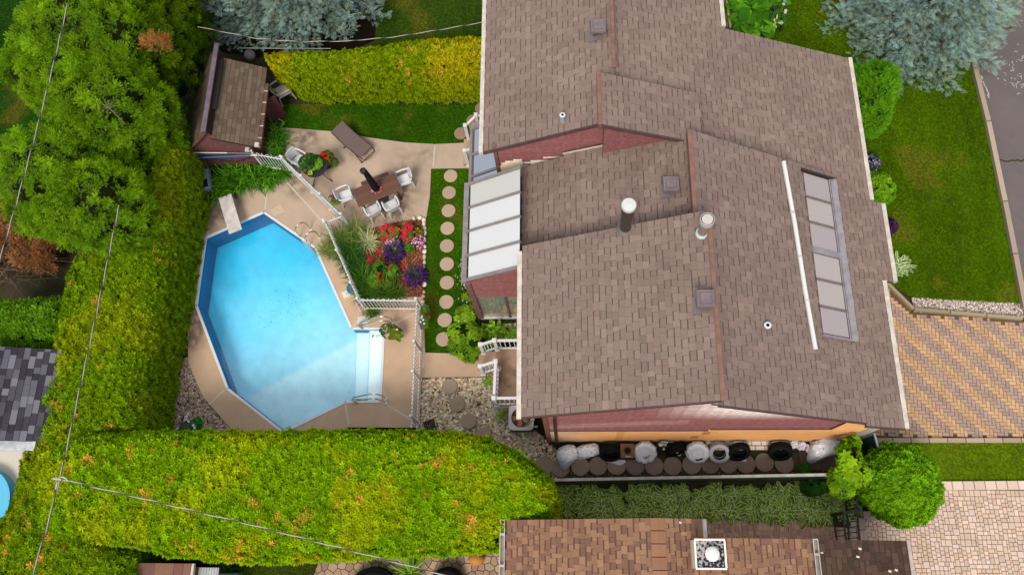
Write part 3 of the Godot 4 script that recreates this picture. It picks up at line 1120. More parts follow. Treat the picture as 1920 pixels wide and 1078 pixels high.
	# roof vents
	for g: Array in [[1122, 47, hN], [1259, 344, hB], [1324, 559, hA]]:
		var f: Callable = g[2]
		var w := slope_spot(g[0], g[1], f, 0.30)
		var vent := Node3D.new()
		vent.name = "roof_vent"
		t.add_child(vent, true)
		vent.position = Vector3(w.x, (f as Callable).call(w.x), w.z)
		var c := Color(0.235, 0.175, 0.19)
		var hood := mb(c)
		hood.cushion(Vector3(0, 0.26, 0), Vector3(0.205, 0, 0), Vector3(0, 0.05, 0), Vector3(0, 0, 0.205), 0.07)
		hood.cushion(Vector3(0, 0.325, 0), Vector3(0.125, 0, 0), Vector3(0, 0.018, 0), Vector3(0, 0, 0.125), 0.06)
		obj("hood", hood, "paint", vent)
		var neck := mb(shade(c, 0.45))
		neck.box(Vector3(0.02, 0.11, -0.03), Vector3(0.30, 0.24, 0.28))
		obj("neck", neck, "paint", vent)
		var plate := mb(shade(c, 0.95))
		var sl: float = (f as Callable).call(1.0) - (f as Callable).call(0.0)
		plate.slab(Vector3(-0.07, 0.03 - 0.07 * sl, 0.05), Vector3(0.17, 0.17 * sl, 0), Vector3(0, 0.008, 0), Vector3(0, 0, 0.20))
		obj("base_plate", plate, "paint", vent)
	for g: Array in [[1054.7, 215, hN, 0.065, 0.34], [1440.5, 609.5, hE, 0.075, 0.14]]:
		var f: Callable = g[2]
		var w := slope_spot(g[0], g[1], f, g[4])
		var o := Vector3(w.x, w.y - g[4] - 0.08, w.z)
		var tb := mb(Color(0.42, 0.46, 0.50))
		tb.lathe(o, [Vector2(g[3], 0.0), Vector2(g[3], g[4] + 0.05)], 14)
		tb.col = Color(0.8, 0.8, 0.82)
		tb.lathe(o, [Vector2(g[3], g[4] + 0.05), Vector2(g[3] + 0.012, g[4] + 0.07), Vector2(g[3] * 0.55, g[4] + 0.08)], 14)
		tb.col = Color(0.012, 0.010, 0.012)
		tb.lathe(o, [Vector2(g[3] * 0.55, g[4] + 0.08), Vector2(g[3] * 0.5, g[4] - 0.05), Vector2(0.0, g[4] - 0.05)], 14)
		obj("vent_pipe", tb, "plain", t)
	# tall dark flue with a white cap
	var fw := slope_spot(1172.5, 429, hA, 0.0)
	var flue := Node3D.new()
	flue.name = "flue"
	t.add_child(flue, true)
	flue.position = fw
	var fp := mb(Color(0.13, 0.095, 0.08))
	fp.lathe(Vector3.ZERO, [Vector2(0.135, -0.15), Vector2(0.135, 1.28)], 18)
	obj("pipe", fp, "galvanised", flue)
	var fc := mb(Color(0.72, 0.72, 0.72))
	fc.lathe(Vector3(0, 1.36, 0), [Vector2(0.165, -0.09), Vector2(0.172, 0.03), Vector2(0.15, 0.055), Vector2(0.0, 0.075)], 20)
	obj("cap", fc, "plain", flue)
	var ff := mb(Color(0.40, 0.36, 0.34))
	ff.lathe(Vector3.ZERO, [Vector2(0.23, -0.10), Vector2(0.15, 0.06), Vector2(0.137, 0.10)], 18)
	obj("collar", ff, "galvanised", flue)
	# short flue with a wide hood and storm collar
	var gw := slope_spot(1316.5, 438, hA, 0.0)
	var flue2 := Node3D.new()
	flue2.name = "flue"
	t.add_child(flue2, true)
	flue2.position = gw
	var gp := mb(Color(0.55, 0.45, 0.36))
	gp.lathe(Vector3.ZERO, [Vector2(0.10, -0.1), Vector2(0.10, 0.62)], 16)
	obj("pipe", gp, "galvanised", flue2)
	var gc := mb(Color(0.60, 0.66, 0.68))
	gc.lathe(Vector3.ZERO, [Vector2(0.145, -0.06), Vector2(0.15, 0.03), Vector2(0.105, 0.09)], 18)
	obj("collar", gc, "plain", flue2)
	var gh := mb(Color(0.50, 0.50, 0.54))
	gh.lathe(Vector3(0, 0.66, 0), [Vector2(0.12, 0.0), Vector2(0.165, 0.02), Vector2(0.165, 0.17), Vector2(0.15, 0.18), Vector2(0.14, 0.10)], 20)
	gh.col = Color(0.66, 0.58, 0.50)
	gh.lathe(Vector3(0, 0.66, 0), [Vector2(0.128, 0.155), Vector2(0.12, 0.17), Vector2(0.0, 0.175)], 20)
	obj("hood", gh, "plain", flue2)

	# row of six skylights on the east slope
	var k0 := slope_spot(1508, 322, hE, 0.06)
	var k1 := slope_spot(1562, 333, hE, 0.06)
	var k3 := slope_spot(1545, 628, hE, 0.06)
	var z0 := k0.z
	var z1 := k3.z
	var x0 := (k0.x + k3.x) / 2
	var x1 := k1.x
	var sky := Node3D.new()
	sky.name = "skylight"
	t.add_child(sky, true)
	var at := func(x: float, z: float, up: float) -> Vector3: return Vector3(x, 5.9 - 0.62 * (x - 3.2) + up, z)
	var pitch := (z1 - z0 - 0.16) / 6.0
	var fr := mb(Color(0.33, 0.30, 0.33))
	fr.bar(at.call(x1, z0 - 0.03, 0.05), at.call(x1, z1 + 0.03, 0.05), 0.17, 0.10)
	fr.bar(at.call(x0 - 0.02, z1, 0.04), at.call(x1, z1, 0.04), 0.06, 0.06)
	fr.bar(at.call(x1 - 0.13, z0, 0.04), at.call(x1 - 0.13, z1, 0.04), 0.03, 0.07)
	obj("frame", fr, "paint", sky)
	var hd := mb(Color(0.03, 0.022, 0.022))
	hd.bar(at.call(x0 - 0.05, z0 - 0.05, 0.05), at.call(x1 + 0.1, z0 - 0.05, 0.05), 0.06, 0.08)
	obj("head_flashing", hd, "paint", sky)
	for i in 6:
		var za := z0 + 0.02 + i * pitch + (0.13 if i >= 3 else 0.0)
		var zb := za + pitch - 0.05
		var pane := mb(pick([Color(0.50, 0.44, 0.42), Color(0.45, 0.385, 0.40), Color(0.52, 0.47, 0.43)]))
		pane.slab((at.call(x0, za, 0.03) + at.call(x1 - 0.16, zb, 0.03)) / 2, (at.call(x1 - 0.16, za, 0.03) - at.call(x0, za, 0.03)) / 2, Vector3(0, 0.012, 0), Vector3(0, 0, (zb - za) / 2))
		obj("pane", pane, "gloss", sky)
		if i < 5:
			var b := mb(Color(0.36, 0.33, 0.37) if i == 2 else Color(0.20, 0.16, 0.16))
			var wide := 0.15 if i == 2 else 0.05
			b.bar(at.call(x0, zb + wide / 2 + 0.005, 0.05), at.call(x1 - 0.1, zb + wide / 2 + 0.005, 0.05), wide, 0.05)
			obj("bar", b, "paint", sky)

	# white pipe lying on the east slope
	var pipe := thing("drain_pipe", "long white plastic pipe lying on the roof beside the skylights", "pipe")
	var d0 := slope_spot(1470, 303, hE, 0.06)
	var d1 := slope_spot(1530, 655, hE, 0.06)
	var pm := mb(Color(0.85, 0.84, 0.84))
	pm.tube([d0, d0.lerp(d1, 0.35) + Vector3(0.015, 0, 0), d0.lerp(d1, 0.7) + Vector3(-0.01, 0, 0), d1], 0.06, 8)
	obj("tube", pm, "plain", pipe)
	for k: float in [0.28, 0.52, 0.75]:
		var cl := mb(Color(0.6, 0.58, 0.58))
		var c := d0.lerp(d1, k)
		cl.tube([c, c.lerp(d1, 0.02)], 0.067, 8)
		obj("joint", cl, "plain", pipe)

	sunrooms(t)

# where the line of sight meets a slope, lifted by up
func slope_spot(px: float, py: float, f: Callable, up: float) -> Vector3:
	var lo := -1.0
	var hi := 12.0
	for i in 40:
		var mid := (lo + hi) / 2
		if mid > (f as Callable).call(spot(px, py, mid).x) + up:
			hi = mid
		else:
			lo = mid
	return spot(px, py, lo)

func sunrooms(t: Node3D) -> void:
	# lower sunroom: white panelled lean-to roof, glazed front
	var f1 := func(x: float) -> float: return 3.42 + 0.62 * (x + 2.82)
	var xs := -2.82
	var xe := -1.27
	var room := Node3D.new()
	room.name = "sunroom"
	t.add_child(room, true)
	var grey := Color(0.30, 0.26, 0.26)
	var lines := []
	for g: Array in [[872, 348.0], [871, 392.5], [870, 436], [869, 481.5], [867, 527]]:
		lines.append(slope_spot(g[0], g[1], f1, 0.0).z)
	var at := func(x: float, z: float, up: float) -> Vector3: return Vector3(x, 3.42 + 0.62 * (x + 2.82) + up, z)
	for i in 4:
		var p := mb(Color(0.83, 0.84, 0.87) if i > 0 else Color(0.70, 0.71, 0.69))  # first panel greyed to stand for a reflection of the wall
		p.slab((at.call(xs + 0.09, lines[i], -0.02) + at.call(xe, lines[i + 1], -0.02)) / 2, (at.call(xe, 0, 0) - at.call(xs + 0.09, 0, 0)) / 2, Vector3(0, 0.015, 0), Vector3(0, 0, (lines[i + 1] - lines[i]) / 2 - 0.03))
		obj("roof_panel", p, "panel", room)
	for i in 5:
		var b := mb(grey)
		b.bar(at.call(xs, lines[i], 0.0), at.call(xe + 0.02, lines[i], 0.0), 0.09 if i in [0, 4] else 0.065, 0.07)
		obj("rafter", b, "paint", room)
	var gut := mb(grey)
	gut.box(Vector3(xs - 0.03, f1.call(xs) - 0.03, (lines[0] + lines[4]) / 2), Vector3(0.14, 0.12, lines[4] - lines[0] + 0.1))
	obj("gutter", gut, "paint", room)
	var zf: float = lines[4] + 0.02
	var yt := on_wall(930, 555, zf).y
	var band := mb()
	var poly := PackedVector2Array([Vector2(xs + 0.06, yt), Vector2(xe + 0.4, yt), Vector2(xe + 0.4, 4.1), Vector2(xe, f1.call(xe) - 0.06), Vector2(xs + 0.06, f1.call(xs) - 0.06)])
	boards(band, Vector3(0, 0, zf), Vector3.RIGHT, Vector3.BACK, poly, 0.1, func(u: float, y: float) -> Color: return shade(MAUVE, 1.05))
	var back := mb(MAUVE)
	back.box(Vector3((xs + xe) / 2 + 0.05, (yt + f1.call(xs)) / 2, zf - 0.06), Vector3(xe - xs, f1.call(xs) - yt, 0.08))
	obj("wall", back, "siding", room)
	obj("siding", band, "siding", room)
	var post := mb(Color(0.27, 0.125, 0.12))
	post.box(Vector3(xs + 0.06, 1.66, zf), Vector3(0.17, 3.32, 0.12))
	obj("post", post, "paint", room)
	var w := spot(957, 608)
	for g: Array in [[w.x, 0.075], [w.x + 0.92, 0.075]]:
		var mu := mb(Color(0.20, 0.12, 0.11))
		mu.box(Vector3(g[0], yt / 2, zf), Vector3(g[1], yt, 0.08))
		obj("mullion", mu, "paint", room)
	var sill := mb(Color(0.7, 0.68, 0.66))
	sill.box(Vector3((xs + xe) / 2 + 0.3, 0.03, zf + 0.03), Vector3(xe - xs + 0.5, 0.06, 0.07))
	obj("sill", sill, "paint", room)
	for g: Array in [[xs + 0.15, w.x - 0.04], [w.x + 0.04, w.x + 0.88]]:
		var gl := mb()
		gl.box(Vector3((g[0] + g[1]) / 2, yt / 2 + 0.03, zf - 0.01), Vector3(g[1] - g[0], yt - 0.06, 0.012))
		obj("pane", gl, "pane", room)
	var inside := mb(Color(0.34, 0.18, 0.03))
	inside.box(Vector3(-1.6, 0.0, zf - 1.8), Vector3(2.3, 0.06, 3.4))
	inside.col = Color(0.52, 0.28, 0.05)
	inside.box(Vector3(-1.6, 0.10, zf - 0.22), Vector3(2.2, 0.18, 0.30))
	inside.col = Color(0.40, 0.23, 0.03)
	inside.box(Vector3(-2.55, 1.2, zf - 1.8), Vector3(0.05, 2.4, 3.4))
	inside.col = Color(0.10, 0.06, 0.02)
	inside.box(Vector3(-0.97, 1.4, zf - 1.8), Vector3(0.05, 2.8, 3.4))
	obj("interior", inside, "timber", room)
	var curtain := mb(Color(0.30, 0.19, 0.02))
	for k in 8:
		curtain.lathe(Vector3(xs + 0.2 + k * 0.07, 0.1, zf - 0.12 - 0.03 * (k % 2)), [Vector2(0.045, 0.0), Vector2(0.035, yt)], 7)
	obj("curtain", curtain, "paint", room)
	var pot := thing("indoor_plant", "teal leafed plant standing behind the sunroom window", "plant")
	var pp := spot(932, 575, 0.5)
	var lv := mb()
	for i in 60:
		lv.col = shade(Color(0.02, 0.26, 0.22), rnd(0.6, 1.5))
		lv.leaf(Vector3(pp.x, 0.5, zf - 0.5) + Vector3(rnd(-0.1, 0.1), rnd(-0.1, 0.2), rnd(-0.1, 0.1)), rnd(0, TAU), rnd(0.15, 0.3), 0.06, 0.8, 0.5)
	obj("leaves", lv, "foliage", pot)
	var pb := mb(Color(0.1, 0.05, 0.03))
	pb.lathe(Vector3(pp.x, 0.03, zf - 0.5), [Vector2(0.0, 0.0), Vector2(0.11, 0.0), Vector2(0.16, 0.35), Vector2(0.13, 0.36), Vector2(0.0, 0.33)], 14)
	obj("pot", pb, "paint", pot)
	# dark walls to close the room
	var hull := mb(Color(0.2, 0.1, 0.1))
	hull.box(Vector3(xs + 0.05, 1.3, (lines[0] + zf) / 2), Vector3(0.08, 2.6, zf - lines[0] - 0.1))
	obj("wall", hull, "siding", room)

	# upper sunroom with mirror glass
	var f2 := func(x: float) -> float: return 2.34 + 0.65 * (x + 2.85)
	var r2 := Node3D.new()
	r2.name = "sunroom"
	t.add_child(r2, true)
	var at2 := func(x: float, z: float, up: float) -> Vector3: return Vector3(x, 2.34 + 0.65 * (x + 2.85) + up, z)
	var l2 := []
	for g: Array in [[890, 241], [890, 289], [890, 330], [890, 347]]:
		l2.append(slope_spot(g[0], g[1], f2, 0.0).z)
	var xw := slope_spot(882, 300, f2, 0.0).x
	for i in 3:
		var p := mb(Color(0.42, 0.47, 0.52))
		p.slab((at2.call(xw + 0.12, l2[i] + 0.04, 0.0) + at2.call(-1.99, l2[i + 1] - 0.04, 0.0)) / 2, (at2.call(-1.99, 0, 0) - at2.call(xw + 0.12, 0, 0)) / 2, Vector3(0, 0.008, 0), Vector3(0, 0, (l2[i + 1] - l2[i]) / 2 - 0.035))
		obj("pane", p, "mirror_glass", r2)
	for i in 4:
		var b := mb(grey)
		b.bar(at2.call(xw, l2[i], 0.02), at2.call(-1.97, l2[i], 0.02), 0.07, 0.06)
		obj("rafter", b, "paint", r2)
	var g2 := mb(grey)
	g2.box(Vector3(xw + 0.03, f2.call(xw) + 0.01, (l2[0] + l2[3]) / 2), Vector3(0.13, 0.10, l2[3] - l2[0]))
	obj("gutter", g2, "paint", r2)
	var end := mb(Color(0.36, 0.31, 0.29))
	end.bar(at2.call(xw, l2[0] - 0.12, 0.0), at2.call(-1.97, l2[0] - 0.12, 0.0), 0.16, 0.05)
	obj("end_board", end, "paint", r2)
	var h2 := mb(Color(0.10, 0.07, 0.07))
	h2.box(Vector3((xw - 2.0) / 2, 1.2, (l2[0] + l2[3]) / 2), Vector3(-2.0 - xw - 0.1, 2.35, l2[3] - l2[0] - 0.05))
	obj("wall", h2, "siding", r2)


# ---------------------------------------------------------------- neighbouring buildings
func neighbours() -> void:
	var tones := [Color(0.265, 0.145, 0.094), Color(0.31, 0.175, 0.112), Color(0.23, 0.125, 0.086), Color(0.285, 0.16, 0.10), Color(0.33, 0.185, 0.115), Color(0.205, 0.11, 0.08)]
	var t := thing("neighbour_house", "orange brown shingled house roof along the bottom edge", "house")
	var xr := spot(1232, 966, 4.0).x
	var xw := spot(949, 975, 2.7).x
	var xe := spot(1316, 966, 3.7).x
	var zn := spot(946, 975, 2.7).z
	var xf := spot(1522, 1010, 2.9).x
	var zm := spot(1440, 1010, 3.1).z
	var z1 := 3.2
	var slopes := [[xw, xr, zn, z1, 2.7, 4.1], [xr + 0.002, xe, zn, z1, 4.1, 3.72], [xe + 0.002, xf, zm, z1, 3.70, 2.9]]
	var body := mb(Color(0.35, 0.25, 0.2))
	under_slope(body, xw + 0.3, xr - 0.01, zn + 0.25, z1, 2.6, 3.9)
	under_slope(body, xr, xe - 0.2, zn + 0.25, z1, 3.9, 3.5)
	under_slope(body, xe - 0.19, xf - 0.3, zm + 0.25, z1, 3.4, 2.8)
	obj("wall", body, "brickwork", t)
	var deck := mb(Color(0.12, 0.065, 0.045))
	for s: Array in slopes:
		slope_deck(deck, s[0], s[1], s[2], s[3], s[4], s[5], 0.10)
	var roof := obj("roof", deck, "shingle", t)
	var rest := mb()
	var variants := shingle_variants(tones)
	for i in slopes.size():
		var s: Array = slopes[i]
		shingles(roof, rest, s[0], s[1], s[2], s[3], s[4], s[5], 0.145, Vector2(0.09, 0.22), tones, Color(0.13, 0.07, 0.052), 0.035, 300 if i == 0 else 0, variants)
	obj("shingles", rest, "shingle", roof).set_meta("kind", "stuff")
	var z := zn
	var k := 0
	while z < 1.4:
		var cap := mb(shade(Color(0.33, 0.17, 0.105), rnd(0.85, 1.15)))
		cap.slab(Vector3(xr - 0.085, 4.115, z + 0.14), Vector3(0.085, 0.035, 0), Vector3(0, 0.012, 0), Vector3(0, 0, 0.135))
		cap.slab(Vector3(xr + 0.085, 4.115, z + 0.14), Vector3(0.085, -0.025, 0), Vector3(0, 0.012, 0), Vector3(0, 0, 0.135))
		obj("ridge_shingle", cap, "shingle", roof)
		z += 0.29
	for g: Array in [[xw - 0.09, zn, 2.68], [xf + 0.09, zm, 2.86]]:
		var gut := mb(Color(0.62, 0.56, 0.5))
		gut.box(Vector3(g[0] - 0.055, g[2], (g[1] + z1) / 2), Vector3(0.02, 0.12, z1 - g[1]))
		gut.box(Vector3(g[0] + 0.055, g[2], (g[1] + z1) / 2), Vector3(0.02, 0.12, z1 - g[1]))
		gut.col = Color(0.36, 0.30, 0.27)
		gut.box(Vector3(g[0], g[2] - 0.05, (g[1] + z1) / 2), Vector3(0.1, 0.015, z1 - g[1]))
		gut.col = Color(0.62, 0.56, 0.5)
		gut.box(Vector3(g[0], g[2], g[1]), Vector3(0.12, 0.115, 0.02))
		for i in 5:
			gut.box(Vector3(g[0], g[2] + 0.055, g[1] + 0.35 + i * 0.75), Vector3(0.13, 0.012, 0.05))
		obj("gutter", gut, "paint", t)
	var fas := mb(Color(0.8, 0.78, 0.75))
	fas.box(Vector3(xe + 0.05, 3.62, (zn + zm) / 2), Vector3(0.10, 0.18, zm - zn))
	obj("eave_board", fas, "paint", t)
	# chimney with a round cap on a tarred top
	var c := spot(1333, 1039, 4.6)
	var ch := Node3D.new()
	ch.name = "chimney"
	t.add_child(ch, true)
	ch.position = Vector3(c.x, 0, c.z)
	var stack := mb(Color(0.66, 0.58, 0.49))
	stack.box(Vector3(0, 4.0, 0), Vector3(0.66, 1.1, 0.62))
	stack.col = Color(0.72, 0.66, 0.58)
	for s: Array in [[0, -0.31, 0.68, 0.04], [0, 0.31, 0.68, 0.04], [-0.33, 0, 0.04, 0.58], [0.33, 0, 0.04, 0.58]]:
		stack.box(Vector3(s[0], 4.57, s[1]), Vector3(s[2], 0.05, s[3]))
	obj("stack", stack, "stone", ch)
	var tar := mb()
	tar.sheet(PackedVector2Array([Vector2(-0.31, -0.29), Vector2(0.31, -0.29), Vector2(0.31, 0.29), Vector2(-0.31, 0.29)]), 4.556, func(x: float, y: float) -> Color:
		return Color(0.035, 0.03, 0.045) if noise_b.get_noise_2d(x * 9.0 + 4.0, y * 9.0) < 0.06 + 0.5 * (x + y) else Color(0.46, 0.42, 0.42), 0.03)
	obj("tarred_top", tar, "asphalt", ch)
	var cap := mb(Color(0.86, 0.86, 0.86))
	cap.lathe(Vector3(0.02, 4.56, 0), [Vector2(0.11, 0.0), Vector2(0.11, 0.10), Vector2(0.155, 0.11), Vector2(0.16, 0.15), Vector2(0.10, 0.19), Vector2(0.0, 0.20)], 22)
	obj("flue_cap", cap, "plain", ch)

	# lower dark roof of the garage beyond
	var g := thing("neighbour_garage", "dark brown low garage roof beside the cobbled drive", "garage")
	var gx0 := xf + 0.2
	var gx1 := spot(1700, 1012, 2.3).x
	var gz := spot(1610, 1013, 2.4).z
	var gb := mb(Color(0.4, 0.33, 0.28))
	under_slope(gb, gx0, gx1 - 0.3, gz + 0.25, z1, 2.55, 2.2)
	obj("wall", gb, "brickwork", g)
	var gt := [Color(0.075, 0.046, 0.036), Color(0.09, 0.055, 0.042), Color(0.062, 0.04, 0.032), Color(0.105, 0.063, 0.047)]
	var gd := mb(Color(0.07, 0.045, 0.04))
	slope_deck(gd, gx0, gx1, gz, z1, 2.72, 2.3, 0.10)
	var gr := obj("roof", gd, "shingle", g)
	var grest := mb()
	shingles(gr, grest, gx0, gx1, gz, z1, 2.72, 2.3, 0.15, Vector2(0.13, 0.30), gt, Color(0.055, 0.036, 0.03), 0.03, 120, shingle_variants(gt))
	obj("shingles", grest, "shingle", gr).set_meta("kind", "stuff")
	var gf := mb(Color(0.6, 0.5, 0.43))
	gf.box(Vector3(gx1 + 0.05, 2.24, (gz + z1) / 2), Vector3(0.08, 0.12, z1 - gz))
	obj("gutter", gf, "paint", g)
	var sash := mb(Color(0.78, 0.72, 0.68))
	var sp := spot(1668, 1011, 2.0)
	sash.box(Vector3(sp.x, 2.05, gz + 0.08), Vector3(0.75, 0.1, 0.12))
	obj("window_awning", sash, "paint", g)
	for q: Array in [[1540, 1036], [1612, 1029], [1608, 1044], [1668, 1071], [1680, 1069], [1275, 980]]:
		var fl := thing("litter_scrap", "tiny white scrap on a neighbouring brown roof, %s" % ["just right of the middle gutter", "upper of two mid roof", "lower of two mid roof", "left of two at the lower corner", "right of two at the lower corner", "on the orange ridge"][[1540, 1612, 1608, 1668, 1680, 1275].find(q[0])], "scrap")
		var h := 2.9 if q[0] > 1500 else 4.1
		var w := spot(q[0], q[1], h - 0.25)
		var m := mb(Color(0.8, 0.72, 0.62))
		m.cushion(w + Vector3(0, 0.06, 0), Vector3(0.035, 0, 0.01), Vector3(0, 0.01, 0), Vector3(-0.008, 0, 0.022), 0.3)
		obj("scrap", m, "plain", fl)

	# grey roof and pool deck of the plot to the west
	var wroof := thing("garden_house", "charcoal grey shingled roof west of the tall hedge", "house")
	var rx := spot(80, 740, 2.6).x
	var rz0 := spot(30, 655, 2.6).z
	var rz1 := spot(30, 829, 2.4).z
	var rx0 := spot(-90, 740, 3.2).x
	var wt := [Color(0.055, 0.054, 0.07), Color(0.08, 0.078, 0.098), Color(0.04, 0.038, 0.05), Color(0.12, 0.12, 0.145), Color(0.18, 0.18, 0.205), Color(0.045, 0.043, 0.053)]
	var wb := mb(Color(0.3, 0.3, 0.32))
	under_slope(wb, rx0, rx - 0.3, rz0 + 0.2, rz1 - 0.2, 3.0, 2.3)
	obj("wall", wb, "siding", wroof)
	var wd := mb(Color(0.05, 0.05, 0.06))
	slope_deck(wd, rx0, rx + 0.25, rz0, rz1, 3.2, 2.45, 0.1)
	var wr := obj("roof", wd, "shingle", wroof)
	var wrest := mb()
	shingles(wr, wrest, rx0, rx + 0.25, rz0, rz1, 3.2, 2.45, 0.17, Vector2(0.18, 0.42), wt, Color(0.04, 0.04, 0.05), 0.01, 160, shingle_variants(wt))
	obj("shingles", wrest, "shingle", wr).set_meta("kind", "stuff")
	var we := mb(Color(0.62, 0.65, 0.70))
	we.box(Vector3((rx0 + rx) / 2, 2.5, rz1 + 0.12), Vector3(rx - rx0, 0.06, 0.26))
	obj("eave_board", we, "paint", wroof)
	var pd := mb(Color(0.58, 0.52, 0.45))
	pd.sheet(ring([[-80, 838], [60, 838], [50, 905], [25, 960], [-80, 960]]), -0.02)
	struct("pool_terrace", pd, "concrete")
	var wp := thing("neighbour_pool", "blue edge of the neighbour's round pool beyond the west hedge", "swimming pool")
	var c2 := spot(-45, 945, 0.25)
	var pw := mb(Color(0.10, 0.38, 0.55))
	pw.lathe(Vector3(c2.x, 0, c2.z), [Vector2(1.05, 0.0), Vector2(1.05, 0.3), Vector2(0.98, 0.3), Vector2(0.97, 0.2), Vector2(0.0, 0.2)], 40)
	obj("tub", pw, "liner", wp)

	# small sheds below the hedge
	var sh := thing("garden_shed", "small shed roof with worn red shingles under the hedge", "shed")
	var sx0 := spot(240, 1058, 1.9).x
	var sx1 := spot(362, 1058, 1.9).x
	var sz := spot(300, 1056, 1.9).z
	var stn := [Color(0.22, 0.105, 0.085), Color(0.255, 0.13, 0.10), Color(0.19, 0.095, 0.08)]
	var sb := mb(Color(0.3, 0.16, 0.13))
	under_slope(sb, sx0 + 0.1, sx1 - 0.1, sz + 0.1, sz + 2.4, 1.75, 1.75)
	obj("wall", sb, "siding", sh)
	var sd := mb(Color(0.05, 0.025, 0.02))
	slope_deck(sd, sx0, sx1, sz, sz + 2.5, 1.9, 1.94, 0.08)
	var sr := obj("roof", sd, "shingle", sh)
	var srest := mb()
	shingles(sr, srest, sx0, sx1, sz, sz + 2.5, 1.9, 1.94, 0.26, Vector2(0.28, 0.34), stn, Color(0.05, 0.025, 0.02), 0.012, 120, shingle_variants(stn))
	obj("shingles", srest, "shingle", sr).set_meta("kind", "stuff")
	var tr := mb(Color(0.75, 0.68, 0.62))
	tr.box(Vector3(sx1 + 0.03, 1.95, sz + 1.25), Vector3(0.06, 0.10, 2.5))
	obj("edge_trim", tr, "paint", sh)
	var ln := thing("lean_to", "white corrugated lean-to roof beside the red shed", "lean-to")
	var lx1 := spot(410, 1062, 1.7).x
	var lm := mb()
	var x := sx1 + 0.08
	var i := 0
	while x < lx1:
		lm.col = Color(0.62, 0.62, 0.66) if i % 2 == 0 else Color(0.52, 0.52, 0.57)
		lm.slab(Vector3(x + 0.018, 1.72 + 0.008 * (i % 2), sz + 1.35), Vector3(0.019, 0.004, 0), Vector3(0, 0.006, 0), Vector3(0, 0, 1.25))
		x += 0.037
		i += 1
	obj("roof", lm, "paint", ln)
	var lp := mb(Color(0.3, 0.3, 0.32))
	lp.box(Vector3(lx1 - 0.08, 0.8, sz + 0.3), Vector3(0.08, 1.75, 0.08))
	obj("post", lp, "paint", ln)


